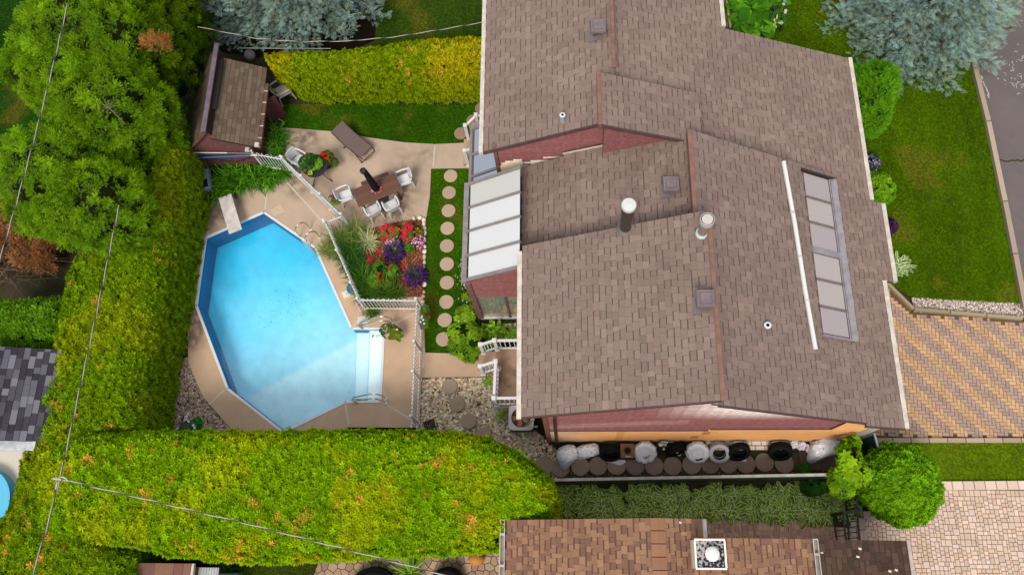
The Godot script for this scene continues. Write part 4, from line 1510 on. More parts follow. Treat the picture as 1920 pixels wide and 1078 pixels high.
# ---------------------------------------------------------------- pool shed
func shed() -> void:
	var t := thing("pool_shed", "small mauve pool shed with a split brown roof and purple ridge", "shed")
	var xr := spot(393, 170, 2.55).x
	var z0 := spot(460, 112, 2.0).z
	var zs := spot(430, 313).z
	var z1 := zs + 0.12
	var xe := spot(490, 200, 1.55).x
	var xw := spot(368, 190, 1.4).x - 0.15
	var xt := spot(405, 178, 2.2).x
	var xwall := spot(498, 313).x
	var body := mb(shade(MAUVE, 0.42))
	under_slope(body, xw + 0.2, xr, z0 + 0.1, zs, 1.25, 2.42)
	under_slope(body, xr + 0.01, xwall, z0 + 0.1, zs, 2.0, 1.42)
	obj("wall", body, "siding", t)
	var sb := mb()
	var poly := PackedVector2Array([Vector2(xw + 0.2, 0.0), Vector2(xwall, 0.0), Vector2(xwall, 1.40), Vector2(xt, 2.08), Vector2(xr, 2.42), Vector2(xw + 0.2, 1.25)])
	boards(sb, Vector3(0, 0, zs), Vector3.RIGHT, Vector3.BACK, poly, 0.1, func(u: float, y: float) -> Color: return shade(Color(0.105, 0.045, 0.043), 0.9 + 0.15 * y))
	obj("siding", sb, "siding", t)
	var deck := mb(Color(0.05, 0.03, 0.025))
	slope_deck(deck, xw, xr, z0 - 0.2, z1, 1.25, 2.55, 0.08)
	slope_deck(deck, xt, xe, z0, z1, 2.16, 1.5, 0.08)
	slope_deck(deck, xr, xt + 0.05, z0 - 0.15, z1 - 0.1, 2.52, 2.02, 0.05)
	var roof := obj("roof", deck, "shingle", t)
	var tones := [Color(0.145, 0.105, 0.075), Color(0.165, 0.12, 0.088), Color(0.13, 0.095, 0.068), Color(0.185, 0.14, 0.105)]
	var rest := mb()
	var vr := shingle_variants(tones)
	shingles(roof, rest, xt, xe, z0, z1, 2.16, 1.5, 0.14, Vector2(0.20, 0.30), tones, Color(0.06, 0.045, 0.035), 0.010, 110, vr)
	shingles(roof, rest, xw, xr, z0 - 0.2, z1, 1.25, 2.55, 0.15, Vector2(0.25, 0.32), tones, Color(0.06, 0.045, 0.035), 0.010, 70, vr)
	obj("shingles", rest, "shingle", roof).set_meta("kind", "stuff")
	var ridge := mb(Color(0.20, 0.15, 0.20))
	ridge.bar(Vector3(xr, 2.58, z0 - 0.25), Vector3(xr, 2.58, z1 + 0.02), 0.15, 0.05)
	obj("ridge_cap", ridge, "paint", t)
	var dark := mb(Color(0.015, 0.010, 0.010))  # near-black board standing for the shaded gap between the two roofs
	dark.slab(Vector3((xr + xt) / 2 + 0.02, 2.30, (z0 + zs) / 2 - 0.35), Vector3(0.10, -0.05, 0), Vector3(0, 0.02, 0), Vector3(0, 0, (zs - z0) / 2 - 0.5))
	obj("slot_shade", dark, "paint", t)
	var trim := mb(Color(0.20, 0.12, 0.07))
	trim.bar(Vector3(xt - 0.02, 2.20, z0 + 0.4), Vector3(xt - 0.02, 2.20, z1 - 0.5), 0.035, 0.05)
	trim.bar(Vector3(xw, 1.26, z1 + 0.01), Vector3(xr, 2.5, z1 + 0.01), 0.03, 0.09)
	obj("edge_trim", trim, "paint", t)
	var gut := mb(Color(0.17, 0.075, 0.045))
	gut.box(Vector3(xe + 0.06, 1.46, (z0 + z1) / 2 + 0.3), Vector3(0.11, 0.09, z1 - z0 - 0.6))
	obj("gutter", gut, "paint", t)
	for k in 5:
		var br := mb(Color(0.7, 0.66, 0.6))
		br.box(Vector3(xe + 0.06, 1.515, z0 + 0.9 + k * 0.44), Vector3(0.12, 0.02, 0.03))
		obj("gutter_bracket", br, "paint", t)
	var door := mb(Color(0.03, 0.018, 0.016))
	door.box(Vector3(xwall + 0.01, 0.65, (z0 + zs) / 2 + 0.15), Vector3(0.03, 1.25, 0.75))
	obj("doorway", door, "paint", t)
	var leafd := mb(Color(0.085, 0.034, 0.034))
	leafd.slab(Vector3(xwall + 0.26, 0.62, (z0 + zs) / 2 - 0.38), Vector3(0.27, 0, -0.16), Vector3(0, 0.6, 0), Vector3(0.01, 0, 0.016))
	obj("door", leafd, "siding", t)
	for g: Array in [[463, 280, 1.3, 0.15], [481, 271, 1.35, 0.12]]:
		var lamp := mb(Color(0.66, 0.64, 0.60))
		var p := on_wall(g[0], g[1], zs + 0.08)
		lamp.cushion(p, Vector3(0.075, 0, 0), Vector3(0, 0.05, 0), Vector3(0, 0, 0.07), 0.2)
		obj("flood_lamp", lamp, "plain", t)
	var cable := mb(Color(0.03, 0.012, 0.012))
	var cp := []
	for k in 15:
		var u := k / 14.0
		cp.append(Vector3(lerpf(xw + 0.4, xwall - 0.1, u), 0.72 - 0.20 * sin(PI * u) + 0.06 * sin(u * 9.0), zs + 0.05))
	cable.tube(cp, 0.012, 4)
	for k in 7:
		cable.lathe(cp[k * 2], [Vector2(0.0, -0.08), Vector2(0.02, -0.05), Vector2(0.012, 0.0)], 6)
	obj("string_lights", cable, "plain", t)
	# telescopic poles hung on the wall
	var wp := thing("telescopic_pole", "white telescopic pole hung on the shed wall above the blue one", "pole")
	var a := on_wall(357, 286, zs + 0.10)
	var b := on_wall(425, 286.5, zs + 0.10)
	var c := on_wall(478, 288, zs + 0.10)
	var m := mb(Color(0.75, 0.75, 0.8))
	m.tube([a, b], 0.022, 7)
	obj("sleeve", m, "gloss", wp)
	m = mb(Color(0.35, 0.22, 0.22))
	m.tube([b, c], 0.015, 7)
	obj("inner_tube", m, "gloss", wp)
	var bp := thing("telescopic_pole", "blue telescopic pole with white end on the shed wall", "pole")
	a = on_wall(365, 296, zs + 0.14)
	b = on_wall(470, 291, zs + 0.14)
	c = on_wall(482, 290.5, zs + 0.14)
	m = mb(Color(0.03, 0.22, 0.55))
	m.tube([a, b], 0.028, 7)
	obj("sleeve", m, "gloss", bp)
	m = mb(Color(0.75, 0.72, 0.68))
	m.tube([b, c], 0.032, 7)
	obj("grip", m, "gloss", bp)
	# bits behind the shed's east side
	var ch := thing("plastic_chair", "dirty white plastic chair standing between shed and north hedge", "chair", spot(536, 183), 0.6)
	chair_parts(ch, Color(0.58, 0.52, 0.45))
	var red := thing("red_pole", "red handled rake leaning in the dark beside the shed", "rake")
	var rm := mb(Color(0.35, 0.02, 0.03))
	rm.tube([spot(501, 161, 1.0), spot(514, 171, 0.3)], 0.018, 6)
	obj("handle", rm, "gloss", red)
	rm = mb(Color(0.5, 0.5, 0.5))
	rm.bar(spot(514, 171, 0.3) + Vector3(-0.12, 0, 0.05), spot(514, 171, 0.3) + Vector3(0.12, 0, -0.05), 0.03, 0.03)
	obj("head", rm, "steel", red)
	var ball := thing("white_ball", "pale round ball in the dark gap north of the shed", "ball", spot(468, 103, 0.25))
	rm = mb(Color(0.30, 0.28, 0.28))
	rm.blob(Vector3(0, 0, 0), Vector3(0.2, 0.2, 0.2), 16, 0.0, noise_b)
	obj("ball", rm, "plain", ball)
	var hose := thing("garden_hose", "pale hose looped on the concrete beside the shed door", "hose")
	rm = mb(Color(0.60, 0.58, 0.52))
	var hp := []
	for q: Array in [[518, 222], [528, 226], [532, 232], [528, 236], [520, 238], [514, 244], [516, 250]]:
		hp.append(spot(q[0], q[1], 0.05))
	rm.tube(hp, 0.02, 6)
	obj("tube", rm, "gloss", hose)
	var toy := thing("ride_on_toy", "grey and black plastic toy car standing behind the daylilies", "toy", spot(390, 348, 0.0), 0.25)
	rm = mb(Color(0.22, 0.28, 0.36))
	rm.cushion(Vector3(0.08, 0.4, 0), Vector3(0.16, 0, 0), Vector3(0, 0.14, 0), Vector3(0, 0, 0.42), 0.25)
	obj("body", rm, "gloss", toy)
	rm = mb(Color(0.012, 0.012, 0.016))
	rm.cushion(Vector3(0.10, 0.52, 0.2), Vector3(0.09, 0, 0), Vector3(0, 0.05, 0), Vector3(0, 0, 0.14), 0.3)
	rm.cushion(Vector3(-0.22, 0.3, 0), Vector3(0.16, 0, 0), Vector3(0, 0.25, 0), Vector3(0, 0, 0.5), 0.25)
	obj("seat", rm, "rubber", toy)
	for q: Array in [[-0.1, -0.3], [0.22, -0.3], [-0.1, 0.3], [0.22, 0.3]]:
		rm = mb(Color(0.02, 0.02, 0.02))
		rm.lathe(Vector3(q[0], 0.14, q[1]), [Vector2(0.0, -0.04), Vector2(0.14, -0.04), Vector2(0.14, 0.04), Vector2(0.0, 0.04)], 14, Basis(Vector3(0, 0, 1), PI / 2))
		obj("wheel", rm, "rubber", toy)


# ---------------------------------------------------------------- paving
func paver_set(tones: Array, bev: float) -> Array:
	var out := []
	for c: Color in tones:
		var m := mb(c)
		m.cushion(Vector3.ZERO, Vector3(0.5, 0, 0), Vector3(0, 0.5, 0), Vector3(0, 0, 0.5), bev)
		out.append(m.done())
	return out

# pieces: [centre, size x, size z, turn, tone]; the few nearest the middle of the view become parts of their own
func lay(parent: Node3D, called: String, pieces: Array, variants: Array, tones: Array, y: float, thick: float, few: int, material := "stone") -> void:
	pieces.sort_custom(func(a: Array, b: Array) -> bool: return (a[0] as Vector2).length_squared() < (b[0] as Vector2).length_squared())
	var rest := mb()
	var n := 0
	for p: Array in pieces:
		var lift := y + rnd(-0.003, 0.003)
		var b := Basis(Vector3.UP, p[3]) * Basis.from_euler(Vector3(rnd(-0.008, 0.008), 0, rnd(-0.008, 0.008)))
		if n < few:
			var o := MeshInstance3D.new()
			o.name = called
			o.mesh = variants[p[4]]
			o.material_override = M[material]
			o.transform = Transform3D(b.scaled_local(Vector3(p[1], thick, p[2])), Vector3(p[0].x, lift, p[0].y))
			parent.add_child(o, true)
		else:
			rest.col = shade(tones[p[4]], rnd(0.9, 1.1))
			rest.cushion(Vector3(p[0].x, lift, p[0].y), b.x * p[1] / 2, b.y * thick / 2, b.z * p[2] / 2, 0.12)
		n += 1
	if n > few:
		obj(called + "s", rest, material, parent).set_meta("kind", "stuff")

func stepping_stone(label: String, px: float, py: float, r: float, c: Color, group: String) -> void:
	var o := thing("stepping_stone", label, "stepping stone", spot(px, py) + Vector3(0, -0.005, 0), rnd(0, TAU), group)
	var m := mb(c)
	var seg := 22
	var hi := []
	var lo := []
	for k in seg:
		var a := TAU * k / seg
		var rr := r * (1.0 + 0.02 * noise_b.get_noise_2d(px + 3.0 * cos(a), py + 3.0 * sin(a)) + rnd(-0.008, 0.008))
		hi.append(Vector3(cos(a) * (rr - 0.015), 0.04, sin(a) * (rr - 0.015)))
		lo.append(Vector3(cos(a) * rr, 0.025, sin(a) * rr))
	for k in seg:
		var l := (k + 1) % seg
		m.col = shade(c, 0.97 + 0.1 * noise_b.get_noise_2d(k * 5.0, px))
		m.tri_up(Vector3(0, 0.042, 0), hi[k], hi[l])
		m.col = shade(c, 1.1)
		m.quad(hi[l], hi[k], lo[k], lo[l])
		m.col = shade(c, 0.7)
		m.quad(lo[l], lo[k], lo[k] - Vector3(0, 0.06, 0), lo[l] - Vector3(0, 0.06, 0))
	obj("slab", m, "concrete", o)

const NTH := ["first", "second", "third", "fourth", "fifth", "sixth", "seventh", "eighth", "ninth", "tenth", "eleventh", "twelfth", "thirteenth", "fourteenth", "fifteenth", "sixteenth"]

func kerb(called: String, label: String, pts: Array, w: float, h: float, c: Color, piece: float) -> void:
	var t := thing(called, label, "kerb")
	for i in pts.size() - 1:
		var a := spot(pts[i][0], pts[i][1])
		var b := spot(pts[i + 1][0], pts[i + 1][1])
		var n := maxi(1, int(a.distance_to(b) / piece))
		for k in n:
			var p := a.lerp(b, float(k) / n)
			var q := a.lerp(b, float(k + 1) / n)
			var m := mb(shade(c, rnd(0.88, 1.1)))
			var d := (q - p)
			m.cushion((p + q) / 2 + Vector3(0, h / 2 - 0.05, 0), d * 0.494, Vector3(0, h / 2 + 0.05, 0), d.normalized().cross(Vector3.UP) * w / 2, 0.08 * 0.3 / maxf(0.3, d.length()))
			obj("kerb_stone", m, "concrete", t)

func paving() -> void:
	# street
	var st := mb()
	st.sheet(ring([[1770, -160], [1818, 92], [1852, 230], [1883, 380], [1923, 585], [2150, 585], [2150, -160]]), -0.06, func(x: float, z: float) -> Color:
		return Color(0.160, 0.134, 0.136) * (1.0 + 0.16 * noise_a.get_noise_2d(x * 0.7, z * 0.7) + 0.1 * noise_b.get_noise_2d(x * 3.0, z * 3.0)), 0.3)
	struct("street", st, "asphalt")
	var chalk := mb(Color(0.5, 0.47, 0.45))
	for i in 46:
		var q := spot(1905 + rng.randfn() * 16, 135 + rng.randfn() * 18)
		var a := rnd(0, TAU)
		var l := rnd(0.03, 0.12)
		chalk.bar(Vector3(q.x, -0.055, q.z), Vector3(q.x + cos(a) * l, -0.055, q.z + sin(a) * l), rnd(0.012, 0.03), 0.003)
	for i in 12:
		var q := spot(1833 + i * 2.0 + rnd(-3, 3), 120 + i * 5.0)
		chalk.bar(Vector3(q.x, -0.055, q.z), Vector3(q.x + rnd(0.0, 0.06), -0.055, q.z + 0.14), rnd(0.02, 0.05), 0.003)
	struct("street_scuffs", chalk, "asphalt")
	var crack := mb(Color(0.055, 0.05, 0.03))
	var last := spot(1868, 300)
	for i in 12:
		var q := spot(1868 + i * 5.5, 300 + rnd(-3, 3))
		crack.bar(Vector3(last.x, -0.056, last.z), Vector3(q.x, -0.056, q.z), 0.05, 0.003)
		last = q
	struct("street_crack", crack, "asphalt")
	kerb("street_kerb", "pale concrete kerb between front lawn and street", [[1800, 10], [1818, 92], [1852, 230], [1883, 380], [1922, 580]], 0.15, 0.12, Color(0.36, 0.285, 0.215), 1.6)

	# herringbone driveway
	var drive := ring([[1630, 500], [1662, 531], [1712, 585], [1950, 603], [1950, 823], [1590, 823], [1600, 600]])
	var bed := mb(Color(0.17, 0.105, 0.07))
	bed.sheet(drive, -0.055)
	struct("driveway_bed", bed, "soil")
	var dt := [Color(0.41, 0.262, 0.15), Color(0.44, 0.28, 0.165), Color(0.38, 0.24, 0.14), Color(0.30, 0.21, 0.17), Color(0.28, 0.195, 0.165), Color(0.325, 0.225, 0.175)]
	var pieces := []
	var turn := -0.065
	var o := spot(1790, 690)
	var u := 0.1005
	var bt := Basis(Vector3.UP, turn)
	for i in range(-36, 40):
		for j in range(-30, 30):
			var k := posmod(i - j, 4)
			if k != 0 and k != 2:
				continue
			var c := Vector2(i + 1.0, j + 0.5) if k == 0 else Vector2(i + 0.5, j)
			var w := o + bt * Vector3(c.x * u, 0, c.y * u)
			var half := bt * (Vector3(0.1, 0, 0.05) if k == 0 else Vector3(0.05, 0, 0.1))
			var ok := true
			for s: Vector2 in [Vector2(1, 1), Vector2(-1, 1), Vector2(1, -1), Vector2(-1, -1)]:
				var e := w + bt * (Vector3(0.085 * s.x, 0, 0.04 * s.y) if k == 0 else Vector3(0.04 * s.x, 0, 0.085 * s.y))
				ok = ok and Geometry2D.is_point_in_polygon(Vector2(e.x, e.z), drive)
			if not ok:
				continue
			var band := posmod(int(floor((i - j) / 4.0)), 2)
			pieces.append([Vector2(w.x, w.z), 0.193 if k == 0 else 0.094, 0.094 if k == 0 else 0.193, turn, (rng.randi() % 3) + (3 if band == 0 else 0)])
	var dr := Node3D.new()
	dr.name = "driveway"
	add_child(dr, true)
	dr.set_meta("kind", "structure")
	lay(dr, "paver", pieces, paver_set(dt, 0.10), dt, -0.045, 0.03, 300)
	kerb("driveway_kerb", "mossy thin concrete edge between driveway and gravel strip", [[1660, 528], [1713, 581], [1918, 598]], 0.09, 0.09, Color(0.30, 0.245, 0.15), 0.9)
	kerb("driveway_border", "straight concrete border along the south side of the driveway", [[1640, 826], [1950, 826]], 0.13, 0.05, Color(0.36, 0.265, 0.20), 0.5)

	# cobbled drive of the neighbour
	var cob := ring([[1749, 921], [1950, 919], [1950, 1110], [1560, 1110], [1565, 1010], [1612, 972], [1660, 960], [1740, 960]])
	var cb := mb(Color(0.20, 0.12, 0.085))
	cb.sheet(cob, -0.055)
	struct("cobble_bed", cb, "soil")
	var ct := [Color(0.49, 0.37, 0.30), Color(0.53, 0.40, 0.33), Color(0.45, 0.335, 0.265), Color(0.51, 0.395, 0.335), Color(0.48, 0.345, 0.255)]
	pieces = []
	var cell := 0.0575
	var box := Rect2(cob[0], Vector2.ZERO)
	for p in cob:
		box = box.expand(p)
	var nx := int(box.size.x / cell)
	var nz := int(box.size.y / cell)
	var used := {}
	var kinds := [Vector2i(2, 2), Vector2i(2, 2), Vector2i(3, 2), Vector2i(2, 3), Vector2i(3, 2), Vector2i(2, 3), Vector2i(3, 3), Vector2i(2, 2)]
	for j in nz:
		for i in nx:
			if used.has(Vector2i(i, j)):
				continue
			var want: Vector2i = pick(kinds)
			var tries := [want, Vector2i(2, 2), Vector2i(2, 1), Vector2i(1, 2), Vector2i(1, 1)]
			for s: Vector2i in tries:
				var free := true
				for a in s.x:
					for b in s.y:
						free = free and not used.has(Vector2i(i + a, j + b))
				if free:
					for a in s.x:
						for b in s.y:
							used[Vector2i(i + a, j + b)] = true
					var c := box.position + Vector2(i + s.x / 2.0, j + s.y / 2.0) * cell
					# rows drift a little, as laid by hand
					c.x += 0.012 * sin(c.y * 5.0)
					if Geometry2D.is_point_in_polygon(c, cob):
						pieces.append([c, s.x * cell - 0.009, s.y * cell - 0.009, rnd(-0.02, 0.02), rng.randi() % ct.size()])
					break
	var cd := Node3D.new()
	cd.name = "cobbled_drive"
	add_child(cd, true)
	cd.set_meta("kind", "structure")
	lay(cd, "cobble", pieces, paver_set(ct, 0.16), ct, -0.045, 0.035, 300)
	kerb("stone_border", "row of pale square stones between lower lawn and cobbled drive", [[1744, 911], [1950, 909.5]], 0.24, 0.07, Color(0.60, 0.46, 0.38), 0.285)
	kerb("stone_border", "short stone edge at the foot of the clipped ball shrub", [[1618, 966], [1690, 962]], 0.2, 0.06, Color(0.36, 0.27, 0.21), 0.4)

	# curved paver path behind the neighbour's house
	var wt := [Color(0.42, 0.27, 0.19), Color(0.47, 0.31, 0.22), Color(0.37, 0.235, 0.17), Color(0.49, 0.335, 0.235), Color(0.40, 0.245, 0.19)]
	pieces = []
	for r in 6:
		var px := 1105.0 + rnd(0, 6)
		while px < 1625.0:
			var w: float = pick([0.10, 0.14, 0.17, 0.17, 0.06])
			var mid := px + w * 32.0
			var y := 980.0 - 9.5 * exp(-pow((mid - 1432.0) / 75.0, 2.0)) + 14.0 * smoothstep(1450.0, 1590.0, mid) - 6.0 * smoothstep(1330.0, 1150.0, mid) + r * 9.4
			var y2 := 980.0 - 9.5 * exp(-pow((mid + 4.0 - 1432.0) / 75.0, 2.0)) + 14.0 * smoothstep(1450.0, 1590.0, mid + 4.0) - 6.0 * smoothstep(1330.0, 1150.0, mid + 4.0) + r * 9.4
			var p := spot(mid, y)
			pieces.append([Vector2(p.x, p.z), w - 0.012, 0.138, -atan2(y2 - y, 4.0), rng.randi() % wt.size()])
			px += w * 64.0
	var wb := mb(Color(0.095, 0.05, 0.035))
	wb.sheet(ring([[1080, 955], [1400, 950], [1640, 965], [1640, 1040], [1080, 1040]]), -0.058)
	struct("path_bed", wb, "soil")
	var wk := Node3D.new()
	wk.name = "paver_path"
	add_child(wk, true)
	wk.set_meta("kind", "structure")
	lay(wk, "paver", pieces, paver_set(wt, 0.12), wt, -0.045, 0.03, 300)
	# pale slabs of the step at the gate
	for q: Array in [[1601, 982, 0.16, 0.22], [1601, 998, 0.16, 0.22], [1616, 984, 0.24, 0.32], [1617, 1003, 0.24, 0.3], [1642, 970, 0.5, 0.18]]:
		var s := thing("step_slab", "pale stone slab %s by the black gate" % {982: "at the upper left", 998: "at the lower left", 984: "at the upper right", 1003: "at the lower right", 970: "below the ball shrub"}[q[1]], "slab", spot(q[0], q[1]))
		var m := mb(shade(Color(0.40, 0.31, 0.24), rnd(0.85, 1.15)))
		m.cushion(Vector3(0, -0.01, 0), Vector3(q[2] / 2, 0, 0), Vector3(0, 0.02, 0), Vector3(0, 0, q[3] / 2), 0.05)
		obj("slab", m, "concrete", s)

	# crazy paving along the bottom edge
	var fb := mb(Color(0.07, 0.045, 0.03))
	fb.sheet(ring([[575, 1025], [960, 1010], [960, 1100], [560, 1100]]), -0.058)
	struct("flagstone_bed", fb, "soil")
	var fl := Node3D.new()
	fl.name = "flagstone_path"
	add_child(fl, true)
	fl.set_meta("kind", "structure")
	var seeds := []
	for i in 26:
		for j in 6:
			var p := spot(570 + i * 15.5 + (7.5 if j % 2 else 0.0) + rnd(-5, 5), 1020 + j * 14.5 + rnd(-4.5, 4.5))
			seeds.append(Vector2(p.x, p.z))
	var ft := [Color(0.34, 0.23, 0.16), Color(0.29, 0.19, 0.135), Color(0.38, 0.26, 0.18), Color(0.27, 0.19, 0.15), Color(0.40, 0.28, 0.20)]
	for a in seeds.size():
		var s: Vector2 = seeds[a]
		var poly := PackedVector2Array([s + Vector2(-0.5, -0.5), s + Vector2(0.5, -0.5), s + Vector2(0.5, 0.5), s + Vector2(-0.5, 0.5)])
		for b in seeds.size():
			var q: Vector2 = seeds[b]
			if a == b or s.distance_to(q) > 0.9:
				continue
			var mid := (s + q) / 2
			var d := (q - s).normalized()
			var e := d.orthogonal()
			mid -= d * 0.009
			var halfplane := PackedVector2Array([mid + e * 3.0, mid - e * 3.0, mid - e * 3.0 - d * 3.0, mid + e * 3.0 - d * 3.0])
			var cut := Geometry2D.intersect_polygons(poly, halfplane)
			if cut.is_empty():
				break
			poly = cut[0]
		if poly.size() < 3 or s.x > spot(950, 1060).x or s.x < spot(572, 1060).x:
			continue
		var m := mb(shade(pick(ft), rnd(0.85, 1.15)))
		m.plate(poly, -0.07, -0.035 + rnd(-0.004, 0.004))
		obj("flagstone", m, "stone", fl)

	# stepping stones
	var i := 0
	for q: Array in [[845, 330], [842, 361], [841, 395], [839, 428], [838, 461], [838, 495], [838, 530], [837, 566], [834, 600], [831, 636]]:
		stepping_stone("round stepping stone in the narrow lawn strip, %s counted from the patio end" % NTH[i], q[0], q[1], 0.232, shade(Color(0.44, 0.325, 0.235), rnd(0.92, 1.06)), "round stones in the lawn strip")
		i += 1
	for q: Array in [[887, 226, "right at the north wing's white railing"], [864, 250, "on the lawn edge left of the north railing"], [903, 203, "half under the eave beside the north hedge"]]:
		stepping_stone("round stepping stone " + q[2], q[0], q[1], 0.23, Color(0.30, 0.20, 0.13), "round stones by the north railing")
	i = 0
	for q: Array in [[843, 725], [857, 758], [879, 790], [907, 815]]:
		stepping_stone("round stepping stone among the river pebbles, %s from the concrete path" % NTH[i], q[0], q[1], 0.236, shade(Color(0.37, 0.28, 0.205), rnd(0.94, 1.05)), "round stones in the pebbles")
		i += 1
	i = 0
	for q: Array in [[1022, 873], [1051, 878], [1088, 875], [1121, 874], [1156, 873.5], [1191, 873.5], [1227, 874], [1261.5, 874], [1297, 872], [1332, 871], [1366, 870], [1399, 870], [1434, 867], [1471, 870]]:
		stepping_stone("dark round stepping stone beside the green fence, %s from the hedge" % NTH[i], q[0], q[1], 0.268, shade(Color(0.30, 0.225, 0.172), rnd(0.85, 1.2)), "round stones along the side yard")
		i += 1
	for q: Array in [[1492, 866, 0.22, 0.5, "leftmost"], [1520, 864, 0.62, 0.52, "middle"], [1556, 866, 0.5, 0.5, "rightmost full"], [1580, 862, 0.25, 0.5, "narrow last"]]:
		var s := thing("patio_slab", "dirty square concrete slab under the big bag, %s of its row" % q[4], "slab", spot(q[0], q[1]) + Vector3(0, -0.04, 0))
		var m := mb(shade(Color(0.14, 0.10, 0.075), rnd(0.85, 1.15)))
		m.cushion(Vector3.ZERO, Vector3(q[2] / 2 - 0.01, 0, 0), Vector3(0, 0.03, 0), Vector3(0, 0, q[3] / 2), 0.03)
		obj("slab", m, "concrete", s)


# ---------------------------------------------------------------- fences and railings
func fence_run(label: String, a: Vector3, b: Vector3, posts: Array, gate := false) -> void:
	var t := thing("pool_fence", label, "fence", Vector3.ZERO, 0.0, "white metal fence round the pool")
	var white := Color(0.80, 0.80, 0.84)
	var d := (b - a).normalized()
	var l := a.distance_to(b)
	var up := Vector3.UP
	for y: float in [0.16, 0.98]:
		var m := mb(white)
		m.bar(a + up * y, b + up * y, 0.036, 0.036)
		obj("rail", m, "plain", t)
	for k: float in posts:
		var p := a.lerp(b, k)
		var m := mb(white)
		m.box(p + up * 0.61, Vector3(0.055, 1.22, 0.055), -atan2(d.z, d.x))
		m.lathe(p + up * 1.22, [Vector2(0.04, 0.0), Vector2(0.045, 0.02), Vector2(0.0, 0.05)], 8)
		obj("post", m, "plain", t)
		m = mb(Color(0.7, 0.66, 0.62))
		m.lathe(p, [Vector2(0.075, 0.0), Vector2(0.07, 0.015), Vector2(0.03, 0.02)], 10)
		obj("post_base", m, "plain", t)
	var n := int(l / 0.105)
	var picket := mb(white)
	picket.box(Vector3(0, 0.56, 0), Vector3(0.018, 0.96, 0.018))
	var shape := picket.done()
	var tall := mb(white)
	tall.box(Vector3(0, 0.62, 0), Vector3(0.018, 1.08, 0.018))
	var shape2 := tall.done()
	var g := 0
	for i in range(1, n):
		var p := a + d * (l * i / n)
		var o := obj("picket", shape2 if i % 3 == 0 else shape, "plain", t)
		o.position = p
		if i % 3 == 1 and i + 1 < n:
			var q := a + d * (l * (i + 1) / n)
			var h := mb(white)
			var arc := []
			for k in 7:
				var th := PI * k / 6.0
				arc.append((p + q) / 2 - (q - p) / 2 * cos(th) + up * (1.02 + 0.10 * sin(th)))
			h.tube(arc, 0.011, 5)
			obj("hoop", h, "plain", t)

